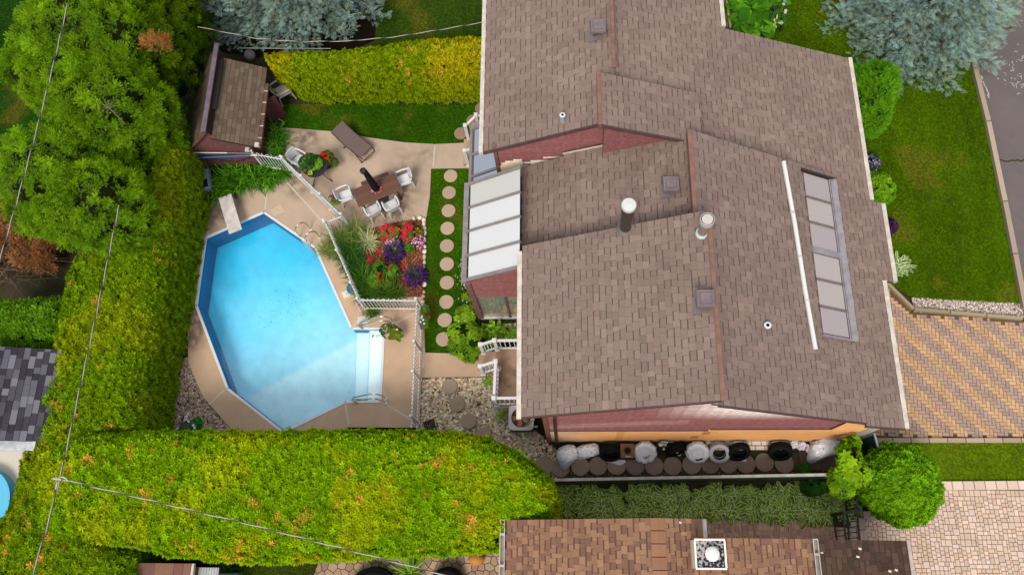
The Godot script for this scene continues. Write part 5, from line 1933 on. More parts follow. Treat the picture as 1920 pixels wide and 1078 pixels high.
func fences() -> void:
	var c := [spot(495.6, 315), spot(548, 325), spot(657, 429), spot(626, 440), spot(687, 581), spot(792.6, 582), spot(783, 812)]
	fence_run("short white hooped fence run between the shed and the small flower table", c[0], c[1], [0.0, 1.0])
	fence_run("long slanting white hooped fence between patio table and pool", c[1] + Vector3(0.05, 0, 0.03), c[2], [0.0, 0.33, 0.65, 1.0])
	fence_run("shortest white hooped fence piece, a gate between slanting fence and flower bed", c[2] + Vector3(-0.05, 0, 0.01), c[3], [1.0])
	fence_run("white hooped fence between the pool's east edge and the flower bed grasses", c[3] + Vector3(0.03, 0, 0.06), c[4], [0.0, 0.38, 0.8])
	fence_run("white hooped fence along the south end of the flower bed", c[4], c[5], [0.0, 1.0])
	fence_run("white hooped fence from the flower bed corner down to the south hedge", c[5] + Vector3(0, 0, 0.07), c[6], [0.33, 0.57, 0.92])

	# green boarded fence with a white cap along the side yard
	var t := thing("green_fence", "dark green fence with a thin white top rail between side yard and hostas", "fence")
	var a := spot(1040, 909)
	var b := spot(1568, 899)
	var n := 22
	for i in n:
		var p := a.lerp(b, float(i) / n)
		var q := a.lerp(b, float(i + 1) / n)
		var m := mb(shade(Color(0.006, 0.042, 0.026), rnd(0.8, 1.25)))
		m.bar(p + Vector3(0, 0.55, 0) + (q - p) * 0.01, q + Vector3(0, 0.55, 0), 0.03, 1.1)
		obj("board", m, "paint", t)
	var cap := mb(Color(0.55, 0.52, 0.47))
	cap.bar(a + Vector3(0, 1.13, -0.03), b + Vector3(0, 1.13, -0.03), 0.075, 0.045)
	obj("top_rail", cap, "paint", t)
	# green mesh gate at the end of the side yard
	var g := thing("green_gate", "dark green panelled gate with grey frame between house corner and ball shrub", "gate")
	var g0 := spot(1612, 825)
	var g1 := spot(1630, 893)
	var pan := mb(Color(0.004, 0.036, 0.032))
	for i in 6:
		var p := g0.lerp(g1, i / 6.0)
		var q := g0.lerp(g1, (i + 1) / 6.0)
		pan = mb(shade(Color(0.004, 0.036, 0.030), rnd(0.8, 1.3)))
		pan.bar(p + Vector3(0, 0.62, 0), q + Vector3(0, 0.62, 0), 0.02, 1.1)
		obj("panel", pan, "paint", g)
	var frm := mb(Color(0.40, 0.44, 0.47))
	frm.bar(g0 + Vector3(0, 1.2, 0), g1 + Vector3(0, 1.2, 0), 0.05, 0.05)
	frm.bar(g0 + Vector3(0.02, 0.12, 0), g1 + Vector3(0.02, 0.12, 0), 0.04, 0.04)
	for p: Vector3 in [g0, g1]:
		frm.tube([p, p + Vector3(0, 1.2, 0)], 0.03, 7)
	obj("frame", frm, "galvanised", g)
	# black iron gate by the hostas
	var ir := thing("iron_gate", "black iron gate and railing standing open among the hostas", "gate")
	var black := Color(0.010, 0.010, 0.012)
	var p0 := spot(1560, 966)
	var p1 := spot(1567, 1016)
	var p2 := spot(1588, 958)
	for r: Array in [[p0, p1, 0.95], [spot(1584, 940), spot(1590, 1020), 1.0]]:
		var m := mb(black)
		var x: Vector3 = r[0]
		var y: Vector3 = r[1]
		for h: float in [0.15, r[2]]:
			m.bar(x + Vector3(0, h, 0), y + Vector3(0, h, 0), 0.04, 0.04)
		obj("rail", m, "plain", ir)
		var k := int(x.distance_to(y) / 0.13)
		for i in k + 1:
			m = mb(black)
			var s := x.lerp(y, float(i) / k)
			m.tube([s, s + Vector3(0, r[2], 0)], 0.012, 5)
			obj("bar", m, "plain", ir)
	var top := mb(black)
	top.bar(p0 + Vector3(0, 1.0, 0), p2 + Vector3(0.08, 1.0, 0), 0.07, 0.05)
	for s: Vector3 in [p0, p2]:
		top.box(s + Vector3(0, 0.55, 0), Vector3(0.08, 1.1, 0.08))
	obj("post", top, "plain", ir)


func railing(t: Node3D, a: Vector3, b: Vector3, h: float, end_a: bool, end_b: bool, k := 0.13) -> void:
	var white := Color(0.82, 0.82, 0.84)
	var up := Vector3.UP
	var m := mb(white)
	m.bar(a + up * h, b + up * h, 0.075, 0.05)
	obj("top_rail", m, "plain", t)
	m = mb(white)
	m.bar(a + up * 0.13, b + up * 0.13, 0.055, 0.045)
	obj("bottom_rail", m, "plain", t)
	for e: Array in [[a, end_a], [b, end_b]]:
		if e[1]:
			m = mb(white)
			m.box(e[0] + up * (h + 0.03) / 2, Vector3(0.10, h + 0.05, 0.10))
			m.cushion(e[0] + up * (h + 0.08), Vector3(0.065, 0, 0), up * 0.025, Vector3(0, 0, 0.065), 0.3)
			m.box(e[0] + up * 0.04, Vector3(0.15, 0.08, 0.15))
			obj("post", m, "plain", t)
	var n := int(a.distance_to(b) / k)
	for i in range(1, n):
		m = mb(white)
		var p := a.lerp(b, float(i) / n)
		m.box(p + up * (h / 2 + 0.06), Vector3(0.026, h - 0.12, 0.026))
		obj("baluster", m, "plain", t)

func decks() -> void:
	var f := 0.36
	var t := thing("landing", "raised tan landing with white railings and two steps on the house's west side", "landing")
	var nw := spot(933, 655, f)
	var sw := spot(932, 759, f)
	var ex := -0.66
	var m := mb()
	var area := PackedVector2Array([Vector2(nw.x - 0.06, nw.z - 0.06), Vector2(ex, nw.z - 0.06), Vector2(ex, sw.z + 0.06), Vector2(nw.x - 0.06, sw.z + 0.06)])
	var s1 := spot(945, 700, f)
	m.plate(area, 0.0, f, func(x: float, z: float) -> Color:
		var d := Vector2(x, z).distance_to(Vector2(s1.x, s1.z)) / 0.55
		var k := clampf((1.0 - d) * 0.9 + 0.9 * noise_b.get_noise_2d(x * 2.2, z * 2.2), 0.0, 0.62) * smoothstep(1.3, 0.6, d)
		return Color(0.345, 0.225, 0.155).lerp(Color(0.12, 0.08, 0.06), k) * (1.0 + 0.08 * noise_a.get_noise_2d(x * 2.0, z * 2.0)), 0.09)
	obj("floor", m, "concrete", t)
	var n1 := spot(933, 655, f)
	var n2 := spot(935, 692, f)
	for s: Array in [[0.30, 0.18], [0.58, 0.0]]:
		m = mb(Color(0.40, 0.28, 0.195))
		m.box(Vector3(n1.x - s[0] / 2 - 0.06, s[1] / 2 + 0.02, (n1.z + n2.z) / 2), Vector3(s[0], s[1] + 0.04, n2.z - n1.z - 0.05))
		obj("step", m, "concrete", t)
	railing(t, nw, Vector3(ex, f, nw.z), 1.0, true, false)
	railing(t, spot(907.3, 662, 0.0) + Vector3(0, 0.02, 0), nw + Vector3(-0.06, 0, 0), 0.96, true, false)
	railing(t, spot(907, 701, 0.0) + Vector3(0, 0.02, 0), n2, 0.96, true, true)
	railing(t, n2 + Vector3(0, 0, 0.05), sw, 1.0, false, true, 0.12)
	railing(t, sw, Vector3(ex, f, sw.z), 1.0, false, false)

	f = 0.36
	var u := thing("entrance_steps", "small steps with white railings beside the mirrored sunroom", "steps")
	var a := spot(900, 246, f)
	var b := spot(881, 312, 0.0)
	m = mb(Color(0.42, 0.30, 0.21))
	var cz := (spot(879, 266).z + spot(879, 312).z) / 2
	var dz := spot(879, 312).z - spot(879, 266).z
	m.box(Vector3(spot(877, 290).x, 0.10, cz), Vector3(0.24, 0.2, dz))
	obj("step", m, "concrete", u)
	m = mb(Color(0.38, 0.27, 0.19))
	m.box(Vector3(spot(890, 290).x + 0.2, 0.18, cz), Vector3(0.6, 0.36, dz))
	obj("floor", m, "concrete", u)
	var c0 := spot(879.5, 265, 0.0)
	var c1 := spot(899, 246, 0.15)
	var c2 := spot(918, 246, 0.15)
	railing(u, c0, c1, 1.0, true, true, 0.14)
	railing(u, c1, c2, 1.0, false, false, 0.14)
	railing(u, spot(878.5, 310, 0.0), spot(892, 305, 0.2), 0.98, true, false, 0.16)


# ---------------------------------------------------------------- hedges, trees, shrubs
var spray_cedar: ArrayMesh
var spray_wild: ArrayMesh
var spray_leaf: ArrayMesh
var spray_spruce: ArrayMesh
var petal: ArrayMesh

func make_sprays() -> void:
	# a tuft of scale-leaf fronds that opens along +y
	var m := mb()
	for k in 8:
		var a := TAU * k / 8.0 + 0.3 * (k % 3)
		var lean := 0.65 + 0.75 * ((k * 5) % 8) / 8.0
		var d := Vector3(cos(a) * sin(lean), cos(lean), sin(a) * sin(lean))
		var s := d.cross(Vector3.UP).normalized() * 0.020
		m.col = Color.WHITE * (0.8 + 0.4 * ((k * 3) % 8) / 8.0)
		var q := d * 0.11
		m.tri(Vector3.ZERO, q * 0.55 + s, q)
		m.tri(Vector3.ZERO, q, q * 0.55 - s)
	spray_cedar = m.done()
	# longer feathery fronds
	m = mb()
	for k in 7:
		var a := TAU * k / 7.0 + 0.35 * (k % 2)
		var lean := 0.6 + 0.8 * ((k * 3) % 7) / 7.0
		var d := Vector3(cos(a) * sin(lean), cos(lean), sin(a) * sin(lean))
		var s := d.cross(Vector3.UP).normalized()
		m.col = Color.WHITE * (0.8 + 0.4 * ((k * 2) % 7) / 7.0)
		for j in 3:
			var o := d * (0.05 + 0.05 * j)
			for w: float in [-1.0, 1.0]:
				var e := (d * 0.75 + s * w * 0.8).normalized() * (0.075 - 0.015 * j)
				m.tri(o, o + e * 0.5 + d * 0.012, o + e)
		m.tri(d * 0.02, d * 0.2 + s * 0.008, d * 0.2 - s * 0.008)
	spray_wild = m.done()
	# broad leaves
	m = mb()
	for k in 6:
		m.col = Color.WHITE * (0.8 + 0.35 * ((k * 5) % 6) / 6.0)
		m.leaf(Vector3.ZERO, TAU * k / 6.0, 0.10, 0.05, 0.45, 0.35, Color(0, 0, 0, 0), 3)
	spray_leaf = m.done()
	# spruce twig: a fan of needles along +x
	m = mb()
	for k in 6:
		var t := k / 5.0
		var o := Vector3(t * 0.13, 0.015 * t, 0)
		for w: float in [-1.0, 1.0]:
			m.col = Color.WHITE * (0.78 + 0.4 * t)
			var e := Vector3(0.040 + 0.03 * t, 0.012, w * 0.062 * (1.1 - 0.75 * t))
			m.tri(o, o + e * 0.55 + Vector3(0.016, 0.004, 0), o + e)
			m.tri(o, o + e * 0.5 + Vector3(0.0, 0.02, 0), o + e + Vector3(0, 0.03, 0))
	spray_spruce = m.done()
	m = mb()
	for k in 5:
		m.leaf(Vector3.ZERO, TAU * k / 5.0, 0.028, 0.028, 0.35, 0.1, Color(0, 0, 0, 0), 2)
	petal = m.done()

func facing(nrm: Vector3, spin: float) -> Basis:
	var y := nrm.normalized()
	var x := y.cross(Vector3(0.31, 0.2, 0.93)).normalized()
	return Basis(x, y, x.cross(y)) * Basis(Vector3.UP, spin)

# distance to the outline and the outward direction there
func rim_of(p: Vector2, poly: PackedVector2Array) -> Array:
	var best := 1e9
	var at := p
	for i in poly.size():
		var q := Geometry2D.get_closest_point_to_segment(p, poly[i], poly[(i + 1) % poly.size()])
		var d := p.distance_squared_to(q)
		if d < best:
			best = d
			at = q
	return [sqrt(best), (at - p).normalized()]

func hedge(label: String, pts: Array, h: float, round_: float, density: float, tint: Callable, bumps: float, shape: Mesh, size: float, floor_y := 0.0) -> void:
	var t := thing("hedge", label, "hedge")
	var poly := ring(pts, h)
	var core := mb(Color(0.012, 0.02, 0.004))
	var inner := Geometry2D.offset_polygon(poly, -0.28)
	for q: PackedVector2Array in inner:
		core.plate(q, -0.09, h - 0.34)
	obj("branches", core, "bark", t)
	var where := []
	var tints := []
	var box := Rect2(poly[0], Vector2.ZERO)
	for p in poly:
		box = box.expand(p)
	for i in int(box.get_area() * density):
		var p := Vector2(rnd(box.position.x, box.end.x), rnd(box.position.y, box.end.y))
		if not Geometry2D.is_point_in_polygon(p, poly) or p.x < -23.5 or p.y > 2.5 or p.y < -22.0:
			continue
		var r := rim_of(p, poly)
		var d: float = r[0]
		var e := clampf(1.0 - d / round_, 0.0, 1.0)
		var drop := round_ * (1.0 - sqrt(maxf(0.0, 1.0 - e * e)))
		var bump := bumps * (noise_a.get_noise_2d(p.x * 2.4, p.y * 2.4) + 0.7 * noise_b.get_noise_2d(p.x * 1.7, p.y * 1.7))
		var nrm := Vector3(r[1].x * e, 1.0 - 0.8 * e, r[1].y * e) + Vector3(rng.randfn(), 0, rng.randfn()) * 0.3
		where.append(Transform3D(facing(nrm, rnd(0, TAU)).scaled(Vector3.ONE * size * rnd(0.7, 1.35)), Vector3(p.x, h - drop + bump + rnd(-0.10, 0.05), p.y)))
		var c: Color = (tint as Callable).call(p.x, p.y, 0.0)
		tints.append(shade(c, rnd(0.65, 1.3)))
	# the clipped sides
	for i in poly.size():
		var a := poly[i]
		var b := poly[(i + 1) % poly.size()]
		var l := a.distance_to(b)
		var outw := Vector2((b - a).y, -(b - a).x).normalized()
		if Geometry2D.is_point_in_polygon((a + b) / 2 + outw * 0.05, poly):
			outw = -outw
		for k in int(l * h * density * 0.75):
			var s := rnd(0, l)
			var y := rnd(floor_y + 0.02, h - round_ * 0.6)
			var p := a.lerp(b, s / l) + outw * (rnd(-0.14, 0.04) + bumps * noise_b.get_noise_2d(s * 1.5, y * 1.5) - 0.05 * (1.0 - y / h))
			if p.x < -23.5 or p.y > 2.5 or p.y < -22.0:
				continue
			var nrm := Vector3(outw.x, 0.35, outw.y) + Vector3(rng.randfn(), rng.randfn(), rng.randfn()) * 0.25
			where.append(Transform3D(facing(nrm, rnd(0, TAU)).scaled(Vector3.ONE * size * rnd(0.7, 1.3)), Vector3(p.x, y, p.y)))
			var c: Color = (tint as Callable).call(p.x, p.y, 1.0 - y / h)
			tints.append(shade(c, rnd(0.65, 1.25)))
	scatter("foliage", shape, "foliage", where, tints, t)

func hedge_tint(green: Color, gold: Color, gold_at: float, rust_at: float) -> Callable:
	return func(x: float, z: float, low: float) -> Color:
		var g := smoothstep(gold_at - 0.22, gold_at + 0.3, noise_a.get_noise_2d(x * 1.1 + 20.0, z * 1.1) + 0.35 * noise_b.get_noise_2d(x, z))
		var c := green.lerp(gold, g * (1.0 - 0.75 * low))
		var r := noise_b.get_noise_2d(x * 1.15 + 70.0, z * 1.15) + 0.55 * noise_a.get_noise_2d(x * 0.9 - 9.0, z * 0.9)
		if r > rust_at and low < 0.5 and rng.randf() < 0.55:
			c = Color(0.56, 0.27, 0.05).lerp(gold, rnd(0.0, 0.5))
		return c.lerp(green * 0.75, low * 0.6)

func hedges() -> void:
	make_sprays()
	var bright := Color(0.170, 0.30, 0.003)
	var gold := Color(0.36, 0.37, 0.005)
	hedge("long clipped cedar hedge along the south side of the pool, bright and rust flecked", [[60, 850], [110, 820], [200, 811], [250, 809], [330, 807], [480, 807], [640, 806], [790, 806], [860, 809], [920, 824], [975, 852], [1015, 883], [1038, 915], [1044, 945], [1040, 972], [1000, 982], [950, 1000], [945, 1026], [880, 1032], [800, 1037], [700, 1040], [600, 1046], [500, 1051], [430, 1050], [350, 1044], [290, 1035], [240, 1022], [200, 1020], [60, 1000]],
		2.75, 0.5, 480, hedge_tint(bright, bright.lerp(gold, 0.6), 0.14, 0.50), 0.13, spray_cedar, 0.9)
	hedge("broad olive cedar hedge running down the west side of the pool", [[318, 205], [330, 258], [328, 330], [308, 420], [292, 520], [274, 600], [254, 690], [246, 760], [246, 806], [170, 812], [160, 900], [165, 1000], [200, 1026], [232, 1038], [236, 1120], [-60, 1120], [-40, 1010], [5, 955], [25, 885], [48, 800], [70, 715], [92, 640], [106, 560], [130, 480], [180, 440], [250, 380], [285, 280]],
		2.45, 0.5, 440, hedge_tint(Color(0.135, 0.23, 0.003), Color(0.205, 0.255, 0.004), 0.12, 0.50), 0.14, spray_cedar, 0.9)
	hedge("wide golden cedar hedge across the north side of the lawn", [[488, 92], [530, 88], [620, 86], [700, 78], [780, 66], [860, 60], [940, 58], [940, 116], [860, 118], [760, 118], [660, 120], [590, 122], [545, 118], [510, 108]],
		2.3, 0.6, 500, hedge_tint(Color(0.17, 0.245, 0.003), Color(0.34, 0.31, 0.006), 0.10, 0.42), 0.12, spray_cedar, 0.88)
	hedge("short low cedar hedge at the left edge above the charcoal roof", [[-60, 562], [40, 560], [110, 556], [108, 640], [60, 648], [-60, 655]],
		2.2, 0.4, 330, hedge_tint(Color(0.095, 0.21, 0.008), Color(0.16, 0.26, 0.01), 0.2, 0.9), 0.12, spray_cedar, 1.15)

# crown of several lobes: [offset, radius] pairs round the middle
func lobes(mid: Vector3, size: Vector3, n: int) -> Array:
	var out := [[mid, size]]
	for i in n:
		var a := TAU * i / n + rnd(-0.3, 0.3)
		var k := rnd(0.45, 0.62)
		out.append([mid + Vector3(cos(a) * size.x * rnd(0.5, 0.72), rnd(-0.35, 0.35) * size.y, sin(a) * size.z * rnd(0.5, 0.72)), size * k])
	return out

func crown(parent: Node3D, called: String, list: Array, density: float, shape: Mesh, size: float, tints_of: Array, material: String, up := 0.5, gaps := 0.0) -> void:
	var where := []
	var tints := []
	for l: Array in list:
		var o: Vector3 = l[0]
		var r: Vector3 = l[1]
		var area := 4.0 * PI * pow((r.x * r.y + r.y * r.z + r.x * r.z) / 3.0, 1.0)
		for i in int(area * density):
			var d := Vector3(rng.randfn(), rng.randfn(), rng.randfn()).normalized()
			if d.y < -0.35:
				continue
			var w := o + d * r
			var lump := noise_b.get_noise_3dv(w * 1.5)
			var k := rnd(0.90, 1.04) + (0.16 + 0.20 * signf(gaps)) * lump
			var p := o + d * r * k
			if p.y < 0.05:
				continue
			if gaps > 0.0 and lump < gaps - 0.32 and rng.randf() < 0.9:
				continue
			var inside := false
			for m: Array in list:
				if m != l and (((p - m[0]) / m[1]) as Vector3).length() < 0.80:
					inside = true
			if inside:
				continue
			where.append(Transform3D(facing((d / r).normalized() + Vector3.UP * up + Vector3(rng.randfn(), rng.randfn(), rng.randfn()) * 0.25, rnd(0, TAU)).scaled(Vector3.ONE * size * rnd(0.7, 1.35)), p))
			var c: Color = tints_of[0]
			c = c.lerp(tints_of[1], clampf(0.45 + 0.7 * noise_b.get_noise_3dv(p * 0.8) + 0.6 * lump + 0.1 * d.y, 0.0, 1.0))
			tints.append(shade(c, rnd(0.65, 1.3)))
	scatter(called, shape, material, where, tints, parent)

func heart(parent: Node3D, list: Array, c: Color) -> void:
	# solid core inside a crown, its dark colour standing for shade between sprays
	var m := mb(c)
	for l: Array in list:
		m.blob(l[0], l[1] * 0.74, 14, 0.12, noise_b)
	obj("twigs", m, "bark", parent)

func tree_trunk(parent: Node3D, base: Vector3, top: Vector3, r: float, c: Color) -> void:
	var m := mb(c)
	m.tube([base + Vector3(0, -0.1, 0), base.lerp(top, 0.3) + Vector3(0.05, 0, 0.03), base.lerp(top, 0.65), top], r, 8, 0.35)
	obj("trunk", m, "bark", parent)

func cedar(label: String, px: float, py: float, rad: float, h: float, lo: Color, hi: Color) -> void:
	var mid := spot(px, py, h * 0.72)
	var t := thing("cedar_tree", label, "tree", Vector3.ZERO, 0.0, "cedar trees beside the shed")
	var list := lobes(mid, Vector3(rad, h * 0.30, rad), 8)
	for i in 5:
		var a := TAU * i / 5.0 + 0.4
		list.append([Vector3(mid.x + cos(a) * rad * 0.6, h * 0.42, mid.z + sin(a) * rad * 0.6), Vector3(rad * 0.45, h * 0.2, rad * 0.45)])
	tree_trunk(t, Vector3(mid.x, 0, mid.z), mid, 0.12, Color(0.14, 0.085, 0.05))
	heart(t, list, Color(0.012, 0.022, 0.004))
	crown(t, "crown", list, 100, spray_wild, 0.78, [lo, hi], "foliage", 0.45, 0.24)

func spruce(label: String, bx: float, by: float, h: float, rad: float, sparse: float, lowest: float) -> void:
	var base := spot(bx, by)
	var t := thing("blue_spruce", label, "tree")
	var tr := mb(Color(0.10, 0.065, 0.05))
	tr.tube([base, base + Vector3(0, h * 0.5, 0), base + Vector3(0, h, 0)], 0.2, 9, 0.1)
	obj("trunk", tr, "bark", t)
	var limb := mb(Color(0.11, 0.075, 0.055))
	var where := []
	var tints := []
	var y := lowest
	var lvl := 0
	while y < h - 0.3:
		var reach := rad * pow(1.0 - y / h, 0.8)
		var n := maxi(5, int(TAU * reach / sparse))
		for i in n:
			var a := TAU * (i + 0.5 * (lvl % 2)) / n + rnd(-0.16, 0.16)
			var l := reach * rnd(0.78, 1.08)
			var d := Vector3(cos(a), 0, sin(a))
			var s := Vector3(-d.z, 0, d.x)
			var sag := rnd(0.16, 0.34)
			var pts := []
			for k in 6:
				var u := k / 5.0
				pts.append(base + Vector3(0, y, 0) + d * l * u + Vector3.UP * l * (-sag * u + 0.16 * u * u) + s * l * 0.05 * sin(u * 3.0 + i))
			limb.tube(pts, 0.03, 4, 0.3)
			var steps := int(l / 0.075)
			for k in range(int(steps * 0.18), steps + 1):
				var u := float(k) / steps
				var seg := minf(u * 5.0, 4.999)
				var p: Vector3 = pts[int(seg)].lerp(pts[int(seg) + 1], seg - int(seg))
				var wide := (0.30 + 0.24 * sin(PI * minf(1.0, u * 1.05))) * minf(1.0, l / 1.4)
				for w: float in [-1.0, -0.5, 0.0, 0.5, 1.0]:
					if rng.randf() < 0.42:
						continue
					var dirv := (d * rnd(0.35, 0.8) + s * (w * rnd(0.5, 1.2) + rng.randfn() * 0.2) + Vector3.UP * rnd(-0.1, 0.25)).normalized()
					var q := p + s * w * wide * rnd(0.35, 0.9) + d * absf(w) * 0.07 + Vector3.UP * (rnd(-0.03, 0.05) - 0.06 * absf(w))
					var zz := dirv.cross(Vector3.UP).normalized()
					var b := Basis(dirv, zz.cross(dirv), zz) * Basis(Vector3.RIGHT, rnd(-0.5, 0.5))
					where.append(Transform3D(b.scaled(Vector3.ONE * rnd(0.75, 1.2)), q))
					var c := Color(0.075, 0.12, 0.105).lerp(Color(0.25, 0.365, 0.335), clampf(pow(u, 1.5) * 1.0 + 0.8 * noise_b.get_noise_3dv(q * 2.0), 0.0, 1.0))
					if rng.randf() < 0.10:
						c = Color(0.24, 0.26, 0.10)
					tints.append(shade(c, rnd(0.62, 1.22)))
		y += rnd(0.38, 0.52)
		lvl += 1
	obj("branches", limb, "bark", t)
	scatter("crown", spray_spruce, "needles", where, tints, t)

func trees() -> void:
	var lo := Color(0.040, 0.108, 0.004)
	var hi := Color(0.165, 0.30, 0.006)
	cedar("loose bright cedar at the top left corner, its crown nearest the lawn", 165, 75, 1.75, 5.4, lo, hi)
	cedar("feathery cedar left of the purple shed ridge, with bare twigs at its tip", 215, 205, 1.4, 5.0, shade(lo, 0.95), shade(hi, 0.95))
	cedar("wide cedar reaching farthest left, over the brown brush", 95, 335, 1.45, 5.0, lo, shade(hi, 1.05))
	cedar("cedar between the brown brush and the olive hedge", 195, 385, 1.25, 4.6, lo, hi)
	cedar("darker cedar behind the shed's north corner, under the blue spruce tips", 300, 85, 1.0, 4.2, shade(lo, 0.5), shade(hi, 0.5))
	cedar("dark cedar at the top edge between bright cedar and blue spruce", 285, 5, 1.35, 4.6, shade(lo, 0.5), shade(hi, 0.55))
	cedar("dense cedar leaning against the shed's west wall", 272, 200, 0.8, 3.6, shade(lo, 0.75), shade(hi, 0.8))
	cedar("small cedar on the lawn side below the bright corner cedar", 105, 150, 1.0, 4.6, shade(lo, 0.9), hi)
	spruce("tall blue spruce at the top edge whose drooping branches hang over bare ground", 570, -22, 13.0, 3.95, 0.58, 1.2)
	spruce("full blue spruce between the front lawn and the street", 1712, 40, 10.0, 3.05, 0.44, 0.6)
	# bare twigs in one cedar
	var tw := thing("bare_branch", "bare grey branch sticking out of the feathery cedar", "branch")
	var m := mb(Color(0.26, 0.21, 0.15))
	var o := spot(204, 203, 5.6)
	for i in 9:
		var a := TAU * i / 9.0
		var l := rnd(0.15, 0.42)
		m.tube([o, o + Vector3(cos(a) * l * 0.5, 0.12, sin(a) * l * 0.5), o + Vector3(cos(a) * l, 0.10, sin(a) * l)], 0.008, 4, 0.4)
	m.tube([o + Vector3(0, -0.8, 0), o], 0.015, 5)
	obj("twigs", m, "bark", tw)
	# dead brown brush pile
	var br := thing("dead_brush", "heap of dead brown cedar branches at the left edge", "brush pile")
	var mm := mb()
	var where := []
	var tints := []
	for i in 260:
		var p := spot(rnd(-40, 88), rnd(372, 530), 0.2)
		mm.col = shade(Color(0.15, 0.095, 0.065), rnd(0.6, 1.8))
		var a := rnd(0, TAU)
		var l := rnd(0.4, 1.3)
		var s := Vector3(p.x, rnd(0.1, 0.7), p.z)
		mm.tube([s, s + Vector3(cos(a) * l / 2, rnd(-0.05, 0.25), sin(a) * l / 2), s + Vector3(cos(a) * l, rnd(-0.1, 0.2), sin(a) * l)], 0.016, 4, 0.4)
	for i in 2200:
		var px := rnd(-40, 96)
		var py := rnd(372, 500)
		if noise_a.get_noise_2d(px * 0.05, py * 0.05) < -0.1:
			continue
		var p := spot(px, py, 0.6)
		where.append(Transform3D(facing(Vector3(rng.randfn() * 0.5, 1, rng.randfn() * 0.5), rnd(0, TAU)).scaled(Vector3.ONE * rnd(0.7, 1.4)), Vector3(p.x, rnd(0.1, 0.8), p.z)))
		tints.append(shade(pick([Color(0.34, 0.15, 0.05), Color(0.22, 0.09, 0.035), Color(0.42, 0.20, 0.08), Color(0.13, 0.06, 0.03)]), rnd(0.6, 1.1)))
	obj("branches", mm, "bark", br)
	scatter("dry_foliage", spray_wild, "foliage", where, tints, br)
	# scorched patch high in the cedars
	var sc := thing("dead_branch", "rust brown dead branch in the dark cedar near the shed", "branch")
	where = []
	tints = []
	for i in 60:
		var p := spot(rnd(266, 316), rnd(64, 92), 4.9)
		where.append(Transform3D(facing(Vector3(rng.randfn() * 0.5, 1, rng.randfn() * 0.5), rnd(0, TAU)).scaled(Vector3.ONE * rnd(0.6, 1.0)), p + Vector3(0, rnd(-0.1, 0.1), 0)))
		tints.append(shade(Color(0.32, 0.13, 0.04), rnd(0.5, 1.2)))
	scatter("dry_foliage", spray_wild, "foliage", where, tints, sc)


# ---------------------------------------------------------------- small plants
func shrub(called: String, label: String, category: String, px: float, py: float, r: Vector3, tints: Array, shape: Mesh, size: float, density: float, gaps := 0.0, up := 0.5, h0 := 0.0) -> Node3D:
	var p := spot(px, py, r.y * 0.6 + h0)
	var mid := Vector3(p.x, r.y * 0.75 + h0, p.z)
	var t := thing(called, label, category)
	var stem := mb(Color(0.10, 0.065, 0.04))
	for i in 5:
		var a := TAU * i / 5.0
		stem.tube([Vector3(mid.x, h0 - 0.05, mid.z), mid + Vector3(cos(a) * r.x * 0.4, r.y * 0.2, sin(a) * r.z * 0.4)], 0.018, 4, 0.5)
	obj("stem", stem, "bark", t)
	gaps = maxf(gaps, 0.14)
	var list := lobes(mid, r * 0.74, 7)
	var inner := mb(shade(tints[0], 0.25))
	inner.blob(mid, r * 0.66, 14, 0.1, noise_b)
	obj("twigs", inner, "bark", t)
	crown(t, "foliage", list, density * 0.85, shape, size, tints, "foliage", up, gaps)
	return t

func tuft(called: String, label: String, category: String, px: float, py: float, n: int, length: Vector2, width: float, rise: Vector2, droop: Vector2, tones: Array, rim := Color(0, 0, 0, 0), spread := 0.08, y := 0.0, group := "", lean := -100.0) -> Node3D:
	var t := thing(called, label, category, spot(px, py, y), 0.0, group)
	obj("leaves", blades(n, length, width, rise, droop, tones, rim, spread, lean), "foliage", t)
	return t

func blades(n: int, length: Vector2, width: float, rise: Vector2, droop: Vector2, tones: Array, rim: Color, spread: float, lean := -100.0) -> ArrayMesh:
	var m := mb()
	for i in n:
		m.col = shade(pick(tones), rnd(0.7, 1.3))
		var a := rnd(0, TAU)
		if lean > -50.0:
			a = lean + rng.randfn() * 0.75
		var o := Vector3(rng.randfn() * spread, 0, rng.randfn() * spread)
		m.leaf(o, a, rnd(length.x, length.y), width * rnd(0.7, 1.2), rnd(rise.x, rise.y), rnd(droop.x, droop.y), Color(rim.r, rim.g, rim.b, rim.a) if rim.a > 0.0 else rim, 4)
	return m.done()

func blossoms(t: Node3D, called: String, pts: Array, tones: Array, size: float) -> void:
	var m := mb()
	for p: Vector3 in pts:
		m.col = shade(pick(tones), rnd(0.8, 1.15))
		for k in 5:
			var a := TAU * k / 5.0 + p.x * 9.0
			m.leaf(p, a, size, size * 0.9, 0.4, 0.2, Color(0, 0, 0, 0), 2)
	obj(called, m, "petals", t)

func dome(px: float, py: float, r: float, h: float, n: int, y0 := 0.0) -> Array:
	var o := spot(px, py, y0 + h)
	var out := []
	for i in n:
		var a := rnd(0, TAU)
		var k := sqrt(rng.randf())
		out.append(Vector3(o.x + cos(a) * r * k, y0 + h * sqrt(1.0 - 0.8 * k * k) + rnd(-0.02, 0.03), o.z + sin(a) * r * k))
	return out

